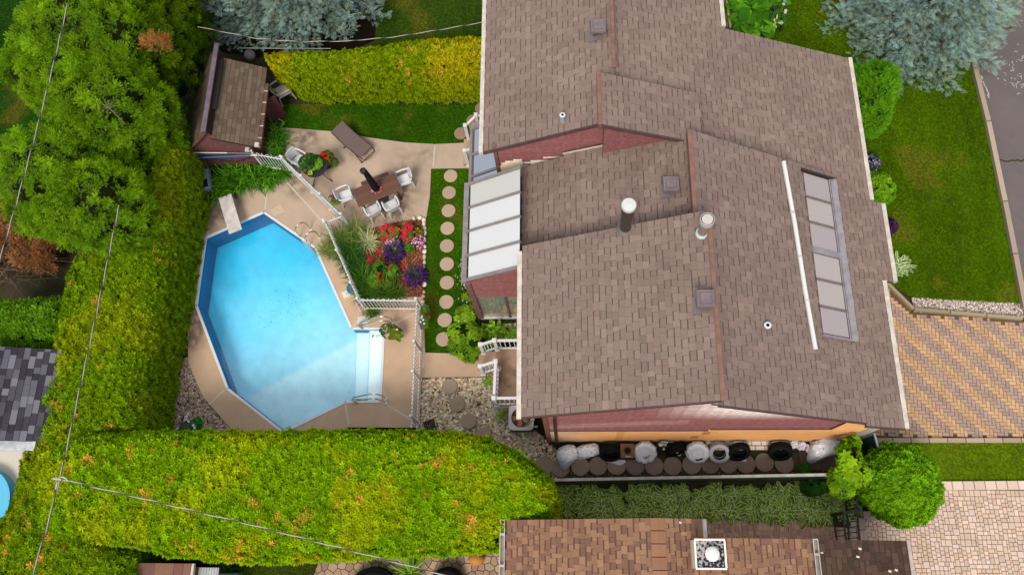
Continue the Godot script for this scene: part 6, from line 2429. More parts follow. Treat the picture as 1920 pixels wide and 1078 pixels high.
func garden() -> void:
	# hostas along the green fence
	var rim := Color(0.58, 0.63, 0.30)
	var hosta_shapes := []
	for i in 4:
		hosta_shapes.append(blades(84, Vector2(0.16, 0.34), 0.105, Vector2(0.3, 0.8), Vector2(0.35, 0.9), [Color(0.115, 0.205, 0.014), Color(0.145, 0.24, 0.018), Color(0.095, 0.175, 0.012)], rim, 0.08))
	var spots := []
	for i in 16:
		spots.append([1058 + i * 32.0 + rnd(-5, 5), 930 + rnd(-4, 3)])
	for i in 16:
		spots.append([1062 + i * 31.5 + rnd(-6, 6), 955 + rnd(-3, 5) + (3.0 if i > 8 else 0.0)])
	for q: Array in [[1545, 962], [1578, 935], [1600, 945], [1585, 960], [1520, 968]]:
		spots.append(q)
	for i in spots.size():
		var q: Array = spots[i]
		var which := "in the row nearest the green fence, %s from the cedar hedge" % NTH[i] if i < 16 else ("in the row nearest the paver path, %s from the cedar hedge" % NTH[i - 16] if i < 32 else "among the iron gate bars, %s" % ["left of the gate", "uppermost", "upper right", "lower right", "lowest left"][i - 32])
		var s := thing("hosta", "white edged hosta " + which, "hosta", spot(q[0], q[1]), rnd(0, TAU), "hostas along the green fence")
		obj("leaves", hosta_shapes[i % 4], "foliage", s).scale = Vector3.ONE * rnd(0.95, 1.25)
	tuft("hosta", "white edged hosta half hidden under the east eave", "hosta", 1686, 500, 80, Vector2(0.2, 0.42), 0.09, Vector2(0.4, 1.0), Vector2(0.3, 0.8), [Color(0.10, 0.18, 0.03)], Color(0.78, 0.80, 0.62), 0.08)

	# daylilies round the shed
	var day := [Color(0.035, 0.13, 0.008), Color(0.06, 0.19, 0.010), Color(0.09, 0.25, 0.012), Color(0.025, 0.09, 0.006)]
	var k := 0
	for q: Array in [[405, 352], [425, 336], [446, 330], [468, 326], [490, 330], [515, 325], [435, 350], [455, 345], [480, 342], [505, 336], [413, 368], [530, 322]]:
		tuft("daylily", "daylily clump in the bed below the shed wall, %s from the toy car" % NTH[k], "daylily", q[0], q[1] - 3, 95, Vector2(0.45, 0.85), 0.030, Vector2(0.6, 1.3), Vector2(0.5, 1.1), day, Color(0, 0, 0, 0), 0.09, 0.0, "daylilies below the shed", PI / 2 + rnd(-0.5, 0.5) if k % 3 == 0 else -100.0)
		k += 1
	tuft("daylily", "daylily clump at the shed's door side nearest the hose", "daylily", 522, 258, 90, Vector2(0.45, 0.75), 0.028, Vector2(0.6, 1.2), Vector2(0.5, 1.0), day, Color(0, 0, 0, 0), 0.10)
	tuft("daylily", "daylily clump at the shed's door side nearest the short fence", "daylily", 522, 280, 95, Vector2(0.45, 0.8), 0.028, Vector2(0.6, 1.2), Vector2(0.5, 1.0), day, Color(0, 0, 0, 0), 0.11)

	# flower bed between pool and lawn strip
	var gg := [Color(0.065, 0.14, 0.014), Color(0.09, 0.18, 0.02), Color(0.045, 0.10, 0.012)]
	var deep := [Color(0.022, 0.085, 0.016), Color(0.035, 0.115, 0.02), Color(0.05, 0.14, 0.02)]
	var olive := [Color(0.16, 0.20, 0.05), Color(0.21, 0.25, 0.08), Color(0.12, 0.16, 0.035)]
	for q: Array in [[640, 455, olive, "olive ornamental grass at the bed's corner by the fence gate", 150, 0.55], [668, 440, olive, "pale olive ornamental grass at the upper end of the flower bed", 150, 0.5], [655, 470, gg, "soft green ornamental grass along the pool fence, upper", 160, 0.55], [662, 490, deep, "dark green grass tussock in the middle of the pool fence", 190, 0.6],
			[685, 535, gg, "light green grass clump at the lower pool fence", 160, 0.5], [690, 555, deep, "dark grass clump in the lower corner of the bed", 150, 0.45], [720, 548, gg, "bright grass clump in front of the south fence", 170, 0.5], [742, 552, gg, "thin grass clump beside the south fence's middle", 120, 0.42], [618, 472, olive, "small grass tuft leaning out over the pool deck", 90, 0.42], [700, 585, gg, "stray grass tuft poking through the south fence", 45, 0.28], [676, 515, deep, "dark grass behind the red roses", 150, 0.5]]:
		tuft("ornamental_grass", q[3], "grass clump", q[0], q[1], q[4] + 70, Vector2(q[5] * 0.7, q[5] * 1.45), 0.017, Vector2(0.9, 1.9), Vector2(0.5, 1.2), q[2], Color(0, 0, 0, 0), 0.07)
	tuft("variegated_grass", "cream striped ornamental grass in the middle of the bed", "grass clump", 691, 456, 210, Vector2(0.3, 0.6), 0.016, Vector2(0.8, 1.8), Vector2(0.6, 1.3), [Color(0.42, 0.44, 0.24), Color(0.30, 0.34, 0.14), Color(0.52, 0.52, 0.33)], Color(0, 0, 0, 0), 0.07)
	for q: Array in [[715, 505, 0.27, "upper rose bush with single red blooms in the bed", [[692, 487, 5], [708, 475, 2], [726, 508, 1]]], [704, 528, 0.24, "lower rose bush with small red blooms in the bed", [[709, 515, 2], [714, 525, 2], [754, 497, 1]]], [738, 512, 0.24, "dark leafed rose bush beside the lower lavender", [[752, 499, 2]]]]:
		var t := shrub("rose_bush", q[3], "rose bush", q[0], q[1], Vector3(q[2], 0.34, q[2]), [Color(0.03, 0.10, 0.015), Color(0.13, 0.25, 0.02)], spray_leaf, 0.8, 230, 0.18)
		var pts := []
		for f: Array in q[4]:
			for i in f[2]:
				pts.append(spot(f[0] + rnd(-4, 4), f[1] + rnd(-3, 3), 0.62))
		blossoms(t, "blossom", pts, [Color(0.55, 0.012, 0.02)], 0.05)
	for q: Array in [[741, 473, 0.35, "upper of the two round purple lavenders on the mulch"], [781, 519, 0.34, "lower of the two round purple lavenders, next to the lawn edge"]]:
		var t := thing("lavender", q[3], "lavender", spot(q[0], q[1]))
		obj("leaves", blades(260, Vector2(q[2] * 0.5, q[2] * 1.0), 0.010, Vector2(0.4, 2.0), Vector2(0.1, 0.4), [Color(0.10, 0.115, 0.07), Color(0.07, 0.09, 0.05)], Color(0, 0, 0, 0), 0.03), "foliage", t)
		var fm := mb()
		for i in 420:
			var a := rnd(0, TAU)
			var e := acos(rnd(0.05, 0.95))
			var d := Vector3(cos(a) * sin(e), cos(e) * 0.9, sin(a) * sin(e))
			fm.col = shade(pick([Color(0.085, 0.025, 0.19), Color(0.13, 0.045, 0.27), Color(0.05, 0.015, 0.11), Color(0.20, 0.09, 0.34)]), rnd(0.7, 1.2))
			var o: Vector3 = d * q[2] * rnd(0.72, 1.0)
			fm.bar(o, o + d * 0.08, 0.017, 0.017)
		obj("blossom", fm, "petals", t)
	for q: Array in [[732, 437, "red and pink flower clump near the bed's upper edge", 0.0], [771, 437, "red and pink flower clump in the bed's upper right corner", 1.0]]:
		var t := shrub("flower_clump", q[2], "flowers", q[0], q[1], Vector3(0.38, 0.22, 0.30), [Color(0.03, 0.10, 0.012), Color(0.08, 0.19, 0.018)], spray_leaf, 0.75, 200, 0.1)
		blossoms(t, "blossom", dome(q[0] - 8 + q[3] * 2, q[1] - 6, 0.30, 0.42, 34), [Color(0.62, 0.02, 0.05), Color(0.70, 0.04, 0.09)], 0.055)
		blossoms(t, "small_blossom", dome(q[0] + (2 if q[3] == 0.0 else 12), q[1] + 14, 0.26, 0.26, 80), [Color(0.62, 0.14, 0.42), Color(0.72, 0.40, 0.60), Color(0.75, 0.62, 0.68)], 0.030)
		blossoms(t, "orange_blossom", dome(q[0] + 14, q[1] - 7, 0.12, 0.3, 8), [Color(0.70, 0.16, 0.01)], 0.035)
	shrub("small_shrub", "small plain green tuft between the lavenders on the mulch", "plant", 768, 465, Vector3(0.18, 0.14, 0.18), [Color(0.03, 0.10, 0.01), Color(0.07, 0.17, 0.015)], spray_leaf, 0.5, 420)
	var edging := thing("stone_edging", "row of pale rough stones between flower bed and lawn strip", "edging")
	var p := 0
	for q: Array in [[776, 410], [787, 409], [795, 413], [795, 420], [796, 428], [797, 437], [797, 452], [797, 463], [796, 472], [796, 482], [796, 492], [795, 502], [796, 533], [795, 548], [794, 556], [793, 566], [794, 573], [795, 580]]:
		var m := mb(shade(pick([Color(0.62, 0.55, 0.46), Color(0.50, 0.42, 0.34), Color(0.70, 0.63, 0.54), Color(0.40, 0.33, 0.27)]), rnd(0.85, 1.1)))
		m.blob(spot(q[0], q[1]) + Vector3(0, 0.03, 0), Vector3(rnd(0.05, 0.085), rnd(0.04, 0.07), rnd(0.06, 0.11)), 9, 0.3, noise_b)
		obj("stone", m, "stone", edging)
		p += 1
	# flower box on the fence, and the bush leaning over the pool steps
	var fx := thing("flower_box", "hanging flower box on the fence corner with white and wine red blooms", "flower box")
	var bm := mb(Color(0.16, 0.10, 0.07))
	bm.bar(spot(794, 584, 0.55), spot(793, 616, 0.55), 0.16, 0.16)
	obj("box", bm, "timber", fx)
	crown(fx, "foliage", [[spot(797, 588, 0.7), Vector3(0.14, 0.12, 0.25)], [spot(795, 606, 0.65), Vector3(0.13, 0.12, 0.2)]], 300, spray_leaf, 0.6, [Color(0.04, 0.10, 0.012), Color(0.10, 0.17, 0.02)], "foliage", 0.5, 0.1)
	blossoms(fx, "blossom", [spot(790, 596, 0.82), spot(793, 600, 0.82), spot(788, 604, 0.8), spot(791, 593, 0.85), spot(795, 607, 0.8)], [Color(0.75, 0.70, 0.72)], 0.04)
	blossoms(fx, "red_blossom", [spot(799, 590, 0.85), spot(801, 592, 0.85), spot(800, 588, 0.85)], [Color(0.22, 0.01, 0.03)], 0.045)
	blossoms(fx, "violet_blossom", [spot(788, 608, 0.78), spot(790, 611, 0.78)], [Color(0.16, 0.06, 0.30)], 0.045)
	var bush := thing("potted_rose", "straggling green rose bush leaning over the top of the pool steps", "bush")
	var bmid := spot(732, 623, 0.5)
	var stems := mb(Color(0.12, 0.10, 0.04))
	for q: Array in [[703, 629], [705, 632], [722, 606], [730, 600], [748, 620], [752, 632], [745, 637], [716, 622]]:
		stems.tube([Vector3(bmid.x + 0.1, 0.0, bmid.z), bmid, spot(q[0], q[1], rnd(0.45, 0.75))], 0.012, 4, 0.5)
	obj("stem", stems, "bark", bush)
	crown(bush, "foliage", [[bmid, Vector3(0.26, 0.22, 0.20)], [spot(741, 627, 0.45), Vector3(0.22, 0.18, 0.17)], [spot(723, 618, 0.6), Vector3(0.16, 0.14, 0.15)], [spot(705, 631, 0.5), Vector3(0.10, 0.06, 0.06)], [spot(748, 632, 0.45), Vector3(0.10, 0.1, 0.1)]], 260, spray_leaf, 0.75, [Color(0.035, 0.075, 0.012), Color(0.13, 0.17, 0.02)], "foliage", 0.5, 0.28)
	blossoms(bush, "blossom", [spot(744, 618, 0.72)], [Color(0.75, 0.65, 0.6)], 0.04)
	var pot := mb(Color(0.20, 0.10, 0.06))
	pot.lathe(Vector3(bmid.x + 0.1, 0, bmid.z), [Vector2(0.0, 0.0), Vector2(0.10, 0.0), Vector2(0.14, 0.24), Vector2(0.12, 0.25), Vector2(0.0, 0.22)], 16)
	obj("pot", pot, "plain", bush)

	# planting in front of the sunroom
	for q: Array in [[872, 590, 0.35, 0.32, "small starry shrub at the sunroom's corner post"], [868, 628, 0.48, 0.42, "leafy shrub beside the last lawn stepping stones"], [893, 640, 0.42, 0.42, "dense shrub left of the landing steps"], [880, 662, 0.36, 0.30, "feathery shrub spilling onto the concrete path"], [858, 652, 0.30, 0.28, "low shrub at the lawn strip's end"], [878, 560, 0.22, 0.26, "thin climber along the sunroom's west foot"]]:
		var t := shrub("garden_shrub", q[4], "shrub", q[0], q[1], Vector3(q[2], q[3], q[2]), [Color(0.04, 0.115, 0.008), Color(0.17, 0.29, 0.014)], spray_leaf, 1.15, 170, 0.26)
		if q[1] < 600:
			blossoms(t, "blossom", dome(q[0] - 6, q[1] + 5, 0.3, q[3] * 1.5, 14), [Color(0.8, 0.8, 0.76)], 0.022)
	for q: Array in [[868, 500], [866, 520], [870, 542]]:
		var t := thing("white_flowers", "thin line of tiny white flowers at the sunroom gutter, %s" % {500: "uppermost", 520: "middle", 542: "lowest"}[q[1]], "flowers", spot(q[0], q[1]))
		obj("leaves", blades(40, Vector2(0.1, 0.22), 0.015, Vector2(0.8, 1.6), Vector2(0.3, 0.8), [Color(0.08, 0.2, 0.02)], Color(0, 0, 0, 0), 0.10), "foliage", t)
		var fm := mb()
		for i in 9:
			fm.col = Color(0.82, 0.82, 0.76)
			fm.leaf(Vector3(rng.randfn() * 0.09, 0.25, rng.randfn() * 0.12), rnd(0, TAU), 0.03, 0.03, 0.2, 0.1, Color(0, 0, 0, 0), 2)
		obj("blossom", fm, "petals", t)
	k = 0
	for q: Array in [[905, 622], [922, 620], [938, 622], [958, 626], [915, 640], [898, 632]]:
		tuft("broadleaf_plant", "broad leafed plant under the sunroom window, %s from the lawn" % ["second", "third", "fifth", "sixth", "fourth", "first"][k], "plant", q[0], q[1], 15, Vector2(0.22, 0.38), 0.12, Vector2(0.7, 1.6), Vector2(0.3, 0.8), [Color(0.12, 0.25, 0.02), Color(0.20, 0.34, 0.03), Color(0.08, 0.18, 0.015)], Color(0, 0, 0, 0), 0.06, 0.0, "broad leafed plants below the window")
		k += 1
	tuft("grass_tuft", "small lime tuft among the river pebbles by the landing", "plant", 914, 717, 45, Vector2(0.12, 0.25), 0.02, Vector2(0.4, 1.2), Vector2(0.4, 0.9), [Color(0.17, 0.32, 0.02)], Color(0, 0, 0, 0), 0.07)
	tuft("grass_tuft", "tiny lime tuft beside the air conditioner", "plant", 939, 780, 35, Vector2(0.10, 0.2), 0.02, Vector2(0.4, 1.2), Vector2(0.4, 0.9), [Color(0.17, 0.30, 0.02)], Color(0, 0, 0, 0), 0.05)
	# corner by the hedge
	var wf := shrub("white_flower_plant", "grey leafed plant with white blooms in the hedge corner", "flowers", 352, 798, Vector3(0.26, 0.16, 0.2), [Color(0.06, 0.085, 0.07), Color(0.16, 0.20, 0.16)], spray_leaf, 0.8, 260)
	blossoms(wf, "blossom", [spot(346, 787, 0.35), spot(349, 786, 0.35), spot(353, 790, 0.3), spot(363, 799, 0.3), spot(364, 802, 0.3), spot(362, 797, 0.3), spot(353, 775, 0.3), spot(350, 780, 0.3), spot(347, 782, 0.3), spot(332, 803, 0.3)], [Color(0.75, 0.74, 0.72)], 0.05)
	shrub("green_plant", "bright green plant beside the white blooms", "plant", 369, 793, Vector3(0.17, 0.14, 0.2), [Color(0.01, 0.13, 0.015), Color(0.02, 0.28, 0.03)], spray_leaf, 0.6, 330)

	# east side of the house
	var lo := Color(0.05, 0.155, 0.006)
	var hi := Color(0.13, 0.32, 0.010)
	for q: Array in [[1632, 165, 0.85, "leafy cedar shrub under the blue spruce, upper half"], [1622, 215, 0.8, "leafy cedar shrub at the east eave, lower half"]]:
		var t := shrub("cedar_shrub", q[3], "shrub", q[0], q[1], Vector3(q[2], 0.95, q[2]), [lo, hi], spray_wild, 0.95, 120, 0.12)
	var pf := shrub("purple_flower_bush", "bush of pale violet flowers at the east eave", "flowers", 1637, 303, Vector3(0.26, 0.3, 0.32), [Color(0.02, 0.045, 0.015), Color(0.05, 0.09, 0.03)], spray_leaf, 0.6, 260)
	blossoms(pf, "blossom", dome(1640, 300, 0.30, 0.5, 70), [Color(0.22, 0.14, 0.42), Color(0.45, 0.38, 0.62), Color(0.14, 0.08, 0.30)], 0.03)
	shrub("round_shrub", "clipped round lime shrub at the east eave", "shrub", 1648, 354, Vector3(0.52, 0.55, 0.62), [Color(0.085, 0.21, 0.008), Color(0.17, 0.34, 0.012)], spray_cedar, 0.75, 330)
	shrub("dark_shrub", "dark plum shrub half under the east eave", "shrub", 1668, 426, Vector3(0.25, 0.35, 0.32), [Color(0.025, 0.008, 0.03), Color(0.06, 0.025, 0.075)], spray_leaf, 0.6, 330)
	k = 0
	for q: Array in [[1375, 20], [1390, 45], [1410, 15], [1420, 50], [1440, 25], [1435, 60], [1400, -8], [1450, 5]]:
		tuft("rhubarb", "big leafed rhubarb plant behind the house's north corner, %s from the eave" % NTH[k], "plant", q[0], q[1], 13, Vector2(0.4, 0.75), 0.42, Vector2(0.6, 1.2), Vector2(0.4, 0.9), [Color(0.05, 0.16, 0.010), Color(0.085, 0.23, 0.012), Color(0.03, 0.10, 0.008)], Color(0, 0, 0, 0), 0.10, 0.0, "rhubarb patch")
		k += 1
	var iris := shrub("flower_bush", "dark bush with a few violet and white flowers beside the rhubarb", "flowers", 1458, 35, Vector3(0.32, 0.3, 0.6), [Color(0.02, 0.06, 0.01), Color(0.05, 0.12, 0.015)], spray_leaf, 0.7, 200, 0.1)
	blossoms(iris, "blossom", [spot(1472, 3, 0.5), spot(1470, 8, 0.5), spot(1474, 20, 0.5), spot(1473, 24, 0.5)], [Color(0.35, 0.30, 0.55), Color(0.7, 0.68, 0.72)], 0.06)
	tuft("grass_tuft", "cream leafed tuft in front of the dark flower bush", "plant", 1456, 44, 14, Vector2(0.15, 0.3), 0.06, Vector2(0.5, 1.2), Vector2(0.3, 0.8), [Color(0.40, 0.48, 0.20)], Color(0, 0, 0, 0), 0.03, 0.3)
	var log_ := thing("bed_edge_board", "weathered board edging the rhubarb bed beside the eave", "board")
	var lm := mb(Color(0.22, 0.15, 0.10))
	lm.bar(spot(1357, -12), spot(1366, 52), 0.22, 0.10)
	obj("board", lm, "bark", log_)
	lm = mb(Color(0.40, 0.31, 0.20))
	lm.bar(spot(1361, -12, 0.1), spot(1370, 52, 0.1), 0.07, 0.08)
	obj("top_strip", lm, "timber", log_)

	# by the neighbour's drive
	var ball := thing("ball_shrub", "large clipped ball shrub between green gate and cobbled drive", "shrub")
	var c0 := spot(1686, 908, 1.05)
	var bs := mb(Color(0.012, 0.03, 0.004))
	bs.blob(c0, Vector3(0.92, 0.85, 0.92), 22, 0.05, noise_b)
	obj("twigs", bs, "bark", ball)
	crown(ball, "foliage", [[c0, Vector3(1.0, 0.95, 1.02)]], 620, spray_cedar, 0.72, [Color(0.10, 0.235, 0.006), Color(0.155, 0.32, 0.008)], "foliage", 0.15)
	tree_trunk(ball, Vector3(c0.x, 0, c0.z), c0, 0.07, Color(0.12, 0.08, 0.05))
	var maple := thing("maple_sapling", "young bright maple sapling at the end of the green fence", "tree")
	var mp := spot(1585, 905)
	tree_trunk(maple, mp, mp + Vector3(0.1, 1.7, -0.1), 0.025, Color(0.15, 0.10, 0.06))
	var parts := [[spot(1592, 855, 1.7), Vector3(0.26, 0.2, 0.36)], [spot(1600, 835, 1.9), Vector3(0.14, 0.15, 0.18)], [spot(1600, 885, 1.5), Vector3(0.42, 0.3, 0.3)], [spot(1580, 905, 1.2), Vector3(0.32, 0.3, 0.32)], [spot(1612, 895, 1.4), Vector3(0.22, 0.2, 0.22)]]
	crown(maple, "crown", parts, 110, spray_leaf, 1.5, [Color(0.05, 0.145, 0.005), Color(0.18, 0.31, 0.008)], "foliage", 0.7, 0.36)
	shrub("green_shrub", "dark green shrub tucked between maple sapling and ball shrub", "shrub", 1622, 930, Vector3(0.30, 0.3, 0.28), [Color(0.02, 0.09, 0.012), Color(0.05, 0.17, 0.02)], spray_leaf, 0.9, 200, 0.2)
	shrub("weed_plant", "leafy weed in the dirt beside the concrete slabs", "plant", 1508, 882, Vector3(0.22, 0.22, 0.2), [Color(0.02, 0.10, 0.01), Color(0.05, 0.19, 0.015)], spray_leaf, 0.8, 220, 0.2)
	shrub("ivy_clump", "dark leafy clump at the fence above the hostas", "plant", 1528, 916, Vector3(0.45, 0.3, 0.22), [Color(0.012, 0.05, 0.008), Color(0.03, 0.10, 0.012)], spray_leaf, 0.9, 180, 0.2)
	# below the south hedge
	tuft("yucca", "spiky yucca at the bottom edge on the crazy paving", "plant", 770, 1073, 90, Vector2(0.35, 0.6), 0.035, Vector2(0.5, 1.6), Vector2(0.1, 0.4), [Color(0.13, 0.24, 0.02), Color(0.20, 0.32, 0.03), Color(0.07, 0.15, 0.012)], Color(0, 0, 0, 0), 0.05)
	tuft("grass_clump", "dark fine leafed clump beside the white lean-to", "plant", 432, 1072, 130, Vector2(0.35, 0.65), 0.014, Vector2(0.7, 1.6), Vector2(0.4, 1.0), [Color(0.02, 0.07, 0.012), Color(0.04, 0.11, 0.02)], Color(0, 0, 0, 0), 0.1)


# ---------------------------------------------------------------- furniture
func chair_parts(t: Node3D, c: Color) -> void:
	# armchair facing +x
	var m := mb(c)
	m.cushion(Vector3(0.02, 0.42, 0), Vector3(0.23, 0, 0), Vector3(0, 0.018, 0), Vector3(0, 0, 0.235), 0.12)
	obj("seat", m, "gloss", t)
	m = mb(c)
	for i in 7:
		var a := lerpf(-0.5, 0.5, i / 6.0)
		var b := lerpf(-0.5, 0.5, (i + 1) / 6.0)
		if i < 6:
			var p := func(u: float, y: float) -> Vector3: return Vector3(-0.22 - 0.10 * (y - 0.42) / 0.45 - 0.03 * (1.0 - 4.0 * u * u), y - 0.05 * pow(absf(u) * 2.0, 3.0) * (1.0 if y > 0.7 else 0.0), u * 0.47)
			for s: float in [0.0, 0.022]:
				var o := Vector3(s, 0, 0)
				m.quad(p.call(a, 0.44) + o, p.call(b, 0.44) + o, p.call(b, 0.88) + o, p.call(a, 0.88) + o)
			m.quad(p.call(a, 0.88), p.call(b, 0.88), p.call(b, 0.88) + Vector3(0.022, 0, 0), p.call(a, 0.88) + Vector3(0.022, 0, 0))
	obj("backrest", m, "gloss", t)
	for s: float in [-1.0, 1.0]:
		m = mb(c)
		var pts := [Vector3(0.24, 0.40, s * 0.24), Vector3(0.26, 0.60, s * 0.275), Vector3(0.20, 0.655, s * 0.285), Vector3(0.02, 0.665, s * 0.295), Vector3(-0.16, 0.675, s * 0.28), Vector3(-0.27, 0.70, s * 0.235)]
		for i in pts.size() - 1:
			m.bar(pts[i], pts[i + 1], 0.055, 0.028)
		obj("armrest", m, "gloss", t)
		for x: float in [0.24, -0.24]:
			m = mb(c)
			m.slab(Vector3(x * 1.06, 0.2, s * 0.235), Vector3(0.022, 0, 0), Vector3(-x * 0.08, 0.21, -s * 0.012), Vector3(0, 0, 0.024))
			obj("leg", m, "gloss", t)

func furniture() -> void:
	# slatted table with closed umbrella
	var c0 := spot(706, 356, 0.73)
	var l := spot(748, 339, 0.73)
	var w := spot(666, 372, 0.73)
	var turn := -atan2((l - w).z, (l - w).x)
	var table := thing("patio_table", "brown slatted patio table with leaves pulled out", "table", Vector3(c0.x, 0, c0.z), turn)
	var brown := Color(0.165, 0.088, 0.062)
	for i in 8:
		var m := mb(shade(brown, rnd(0.88, 1.15)))
		m.cushion(Vector3(0, 0.725, -0.301 + i * 0.086), Vector3(0.75, 0, 0), Vector3(0, 0.014, 0), Vector3(0, 0, 0.0375), 0.05)
		obj("slat", m, "timber", table)
	for k: float in [-1.0, 1.0]:
		for j in 3:
			var m := mb(shade(brown, rnd(0.75, 1.0)))
			m.cushion(Vector3(0.06, 0.45, k * (0.40 + j * 0.1)), Vector3(0.48, 0, 0), Vector3(0, 0.014, 0), Vector3(0, 0, 0.046), 0.05)
			if k < 0.0:
				obj("bench_slat", m, "timber", table)
	for x: float in [-0.6, 0.6]:
		for z: float in [-0.26, 0.26]:
			var m := mb(shade(brown, 0.6))
			m.box(Vector3(x, 0.355, z), Vector3(0.07, 0.71, 0.07))
			obj("leg", m, "timber", table)
	var ap := mb(shade(brown, 0.5))
	ap.box(Vector3(0, 0.67, 0), Vector3(1.25, 0.06, 0.55))
	obj("apron", ap, "timber", table)
	var um := thing("umbrella", "closed black umbrella standing in the middle of the patio table", "umbrella", Vector3(c0.x, 0, c0.z))
	var m := mb(Color(0.016, 0.016, 0.020))
	var tilt := Basis(Vector3(0, 0, 1), 0.04) * Basis(Vector3(1, 0, 0), 0.02)
	m.lathe(Vector3(0, 0.80, 0), [Vector2(0.04, 0.0), Vector2(0.125, 0.05), Vector2(0.118, 0.4), Vector2(0.095, 1.0), Vector2(0.075, 1.35)], 14, tilt)
	obj("canopy", m, "rubber", um)
	m = mb(Color(0.04, 0.04, 0.05))
	m.lathe(tilt * Vector3(0, 2.12, 0), [Vector2(0.09, -0.05), Vector2(0.105, 0.06), Vector2(0.075, 0.085), Vector2(0.0, 0.09)], 12, tilt)
	obj("top_cap", m, "rubber", um)
	m = mb(Color(0.05, 0.05, 0.055))
	m.tube([Vector3(0, 0.02, 0), tilt * Vector3(0, 2.1, 0)], 0.022, 8)
	m.lathe(Vector3.ZERO, [Vector2(0.0, 0.06), Vector2(0.1, 0.05), Vector2(0.24, 0.02), Vector2(0.24, 0.0)], 16)
	obj("pole", m, "plain", um)
	var gar := thing("flower_wreath", "red and pink wreath round the umbrella pole on the table", "wreath", Vector3(c0.x, 0.75, c0.z))
	var pm := mb()
	for i in 120:
		var a := rnd(0, TAU)
		pm.col = pick([Color(0.55, 0.01, 0.05), Color(0.62, 0.05, 0.12), Color(0.75, 0.45, 0.50)])
		pm.leaf(Vector3(cos(a) * rnd(0.10, 0.15), rnd(0.0, 0.06), sin(a) * rnd(0.10, 0.15)), a + rnd(-1, 1), 0.05, 0.04, 0.5, 0.3, Color(0, 0, 0, 0), 2)
	obj("petals", pm, "petals", gar)
	# chairs
	var white := Color(0.80, 0.80, 0.84)
	var proto := thing("armchair", "white plastic armchair at the left end of the patio table", "chair", spot(650, 376, 0.0) + Vector3(0.05, 0, 0), turn, "white armchairs round the patio table")
	chair_parts(proto, white)
	proto.scale = Vector3.ONE * 0.86
	var q := spot(762, 346)
	copy(proto, "white plastic armchair at the right end of the patio table", q, turn + PI)
	copy(proto, "white plastic armchair on the near side of the patio table, left of the pair", spot(705, 404), turn + PI / 2 + 0.08)
	copy(proto, "white plastic armchair on the near side of the patio table, right of the pair", spot(739, 395), turn + PI / 2 + 0.08)
	copy(proto, "white plastic armchair alone behind the small flower table", spot(566, 309), -0.55)
	# lounger
	var lo := spot(668, 276)
	var l0 := spot(636, 246, 0.3)
	var l1 := spot(694, 292, 0.3)
	var lt := -atan2((l1 - l0).z, (l1 - l0).x)
	var lg := thing("sun_lounger", "brown fabric sun lounger with dark frame on the patio", "sun lounger", Vector3((l0.x + l1.x) / 2, 0, (l0.z + l1.z) / 2), lt)
	var fab := mb(Color(0.185, 0.135, 0.125))
	var prof := [Vector2(-0.75, 0.62), Vector2(-0.52, 0.46), Vector2(-0.28, 0.34), Vector2(0.0, 0.34), Vector2(0.25, 0.36), Vector2(0.55, 0.33)]
	for i in prof.size() - 1:
		fab.slab(Vector3((prof[i].x + prof[i + 1].x) / 2, (prof[i].y + prof[i + 1].y) / 2, 0), Vector3((prof[i + 1].x - prof[i].x) / 2, (prof[i + 1].y - prof[i].y) / 2, 0), Vector3(0, 0.012, 0), Vector3(0, 0, 0.27))
	obj("sling", fab, "rubber", lg)
	var fr := mb(Color(0.03, 0.024, 0.024))
	for s: float in [-1.0, 1.0]:
		fr.tube([Vector3(-0.75, 0.62, s * 0.28), Vector3(-0.28, 0.34, s * 0.28), Vector3(0.55, 0.32, s * 0.28), Vector3(0.76, 0.30, s * 0.22), Vector3(0.78, 0.30, 0)], 0.016, 6)
		fr.tube([Vector3(-0.15, 0.34, s * 0.29), Vector3(-0.35, 0.0, s * 0.31)], 0.016, 6)
		fr.tube([Vector3(0.35, 0.34, s * 0.29), Vector3(0.55, 0.0, s * 0.31)], 0.016, 6)
	fr.tube([Vector3(-0.35, 0.02, -0.31), Vector3(-0.35, 0.02, 0.31)], 0.016, 6)
	fr.tube([Vector3(0.55, 0.02, -0.31), Vector3(0.55, 0.02, 0.31)], 0.016, 6)
	obj("frame", fr, "plain", lg)
	# small black table with potted plants
	var b0 := spot(590, 311, 0.68)
	var st := thing("side_table", "black metal side table crowded with potted plants by the fence", "table", Vector3(b0.x, 0, b0.z))
	m = mb(Color(0.025, 0.022, 0.030))
	m.lathe(Vector3(0, 0.68, 0), [Vector2(0.0, -0.01), Vector2(0.42, -0.012), Vector2(0.425, 0.012), Vector2(0.0, 0.016)], 28)
	obj("tabletop", m, "plain", st)
	for k in 4:
		var a := TAU * k / 4.0 + 0.55
		m = mb(Color(0.02, 0.018, 0.02))
		m.tube([Vector3(cos(a) * 0.05, 0.66, sin(a) * 0.05), Vector3(cos(a) * 0.12, 0.3, sin(a) * 0.12), Vector3(cos(a) * 0.5, 0.0, sin(a) * 0.5)], 0.015, 6)
		obj("leg", m, "plain", st)
	var t1 := potted("potted_geranium", "dark geranium with red blooms on the small black table", 578, 305, 0.68, 0.27, [Color(0.018, 0.06, 0.012), Color(0.045, 0.12, 0.02)])
	blossoms(t1, "blossom", blob_of(576, 289.5, 1.12, 9) + blob_of(574, 304, 1.12, 11), [Color(0.70, 0.02, 0.005)], 0.045)
	potted("potted_fern", "light green potted plant in the middle of the black table", 591, 307, 0.68, 0.20, [Color(0.06, 0.16, 0.012), Color(0.15, 0.30, 0.02)])
	potted("potted_lime_plant", "lime yellow potted plant at the table's near edge", 579, 322, 0.68, 0.12, [Color(0.26, 0.40, 0.012), Color(0.42, 0.55, 0.02)])
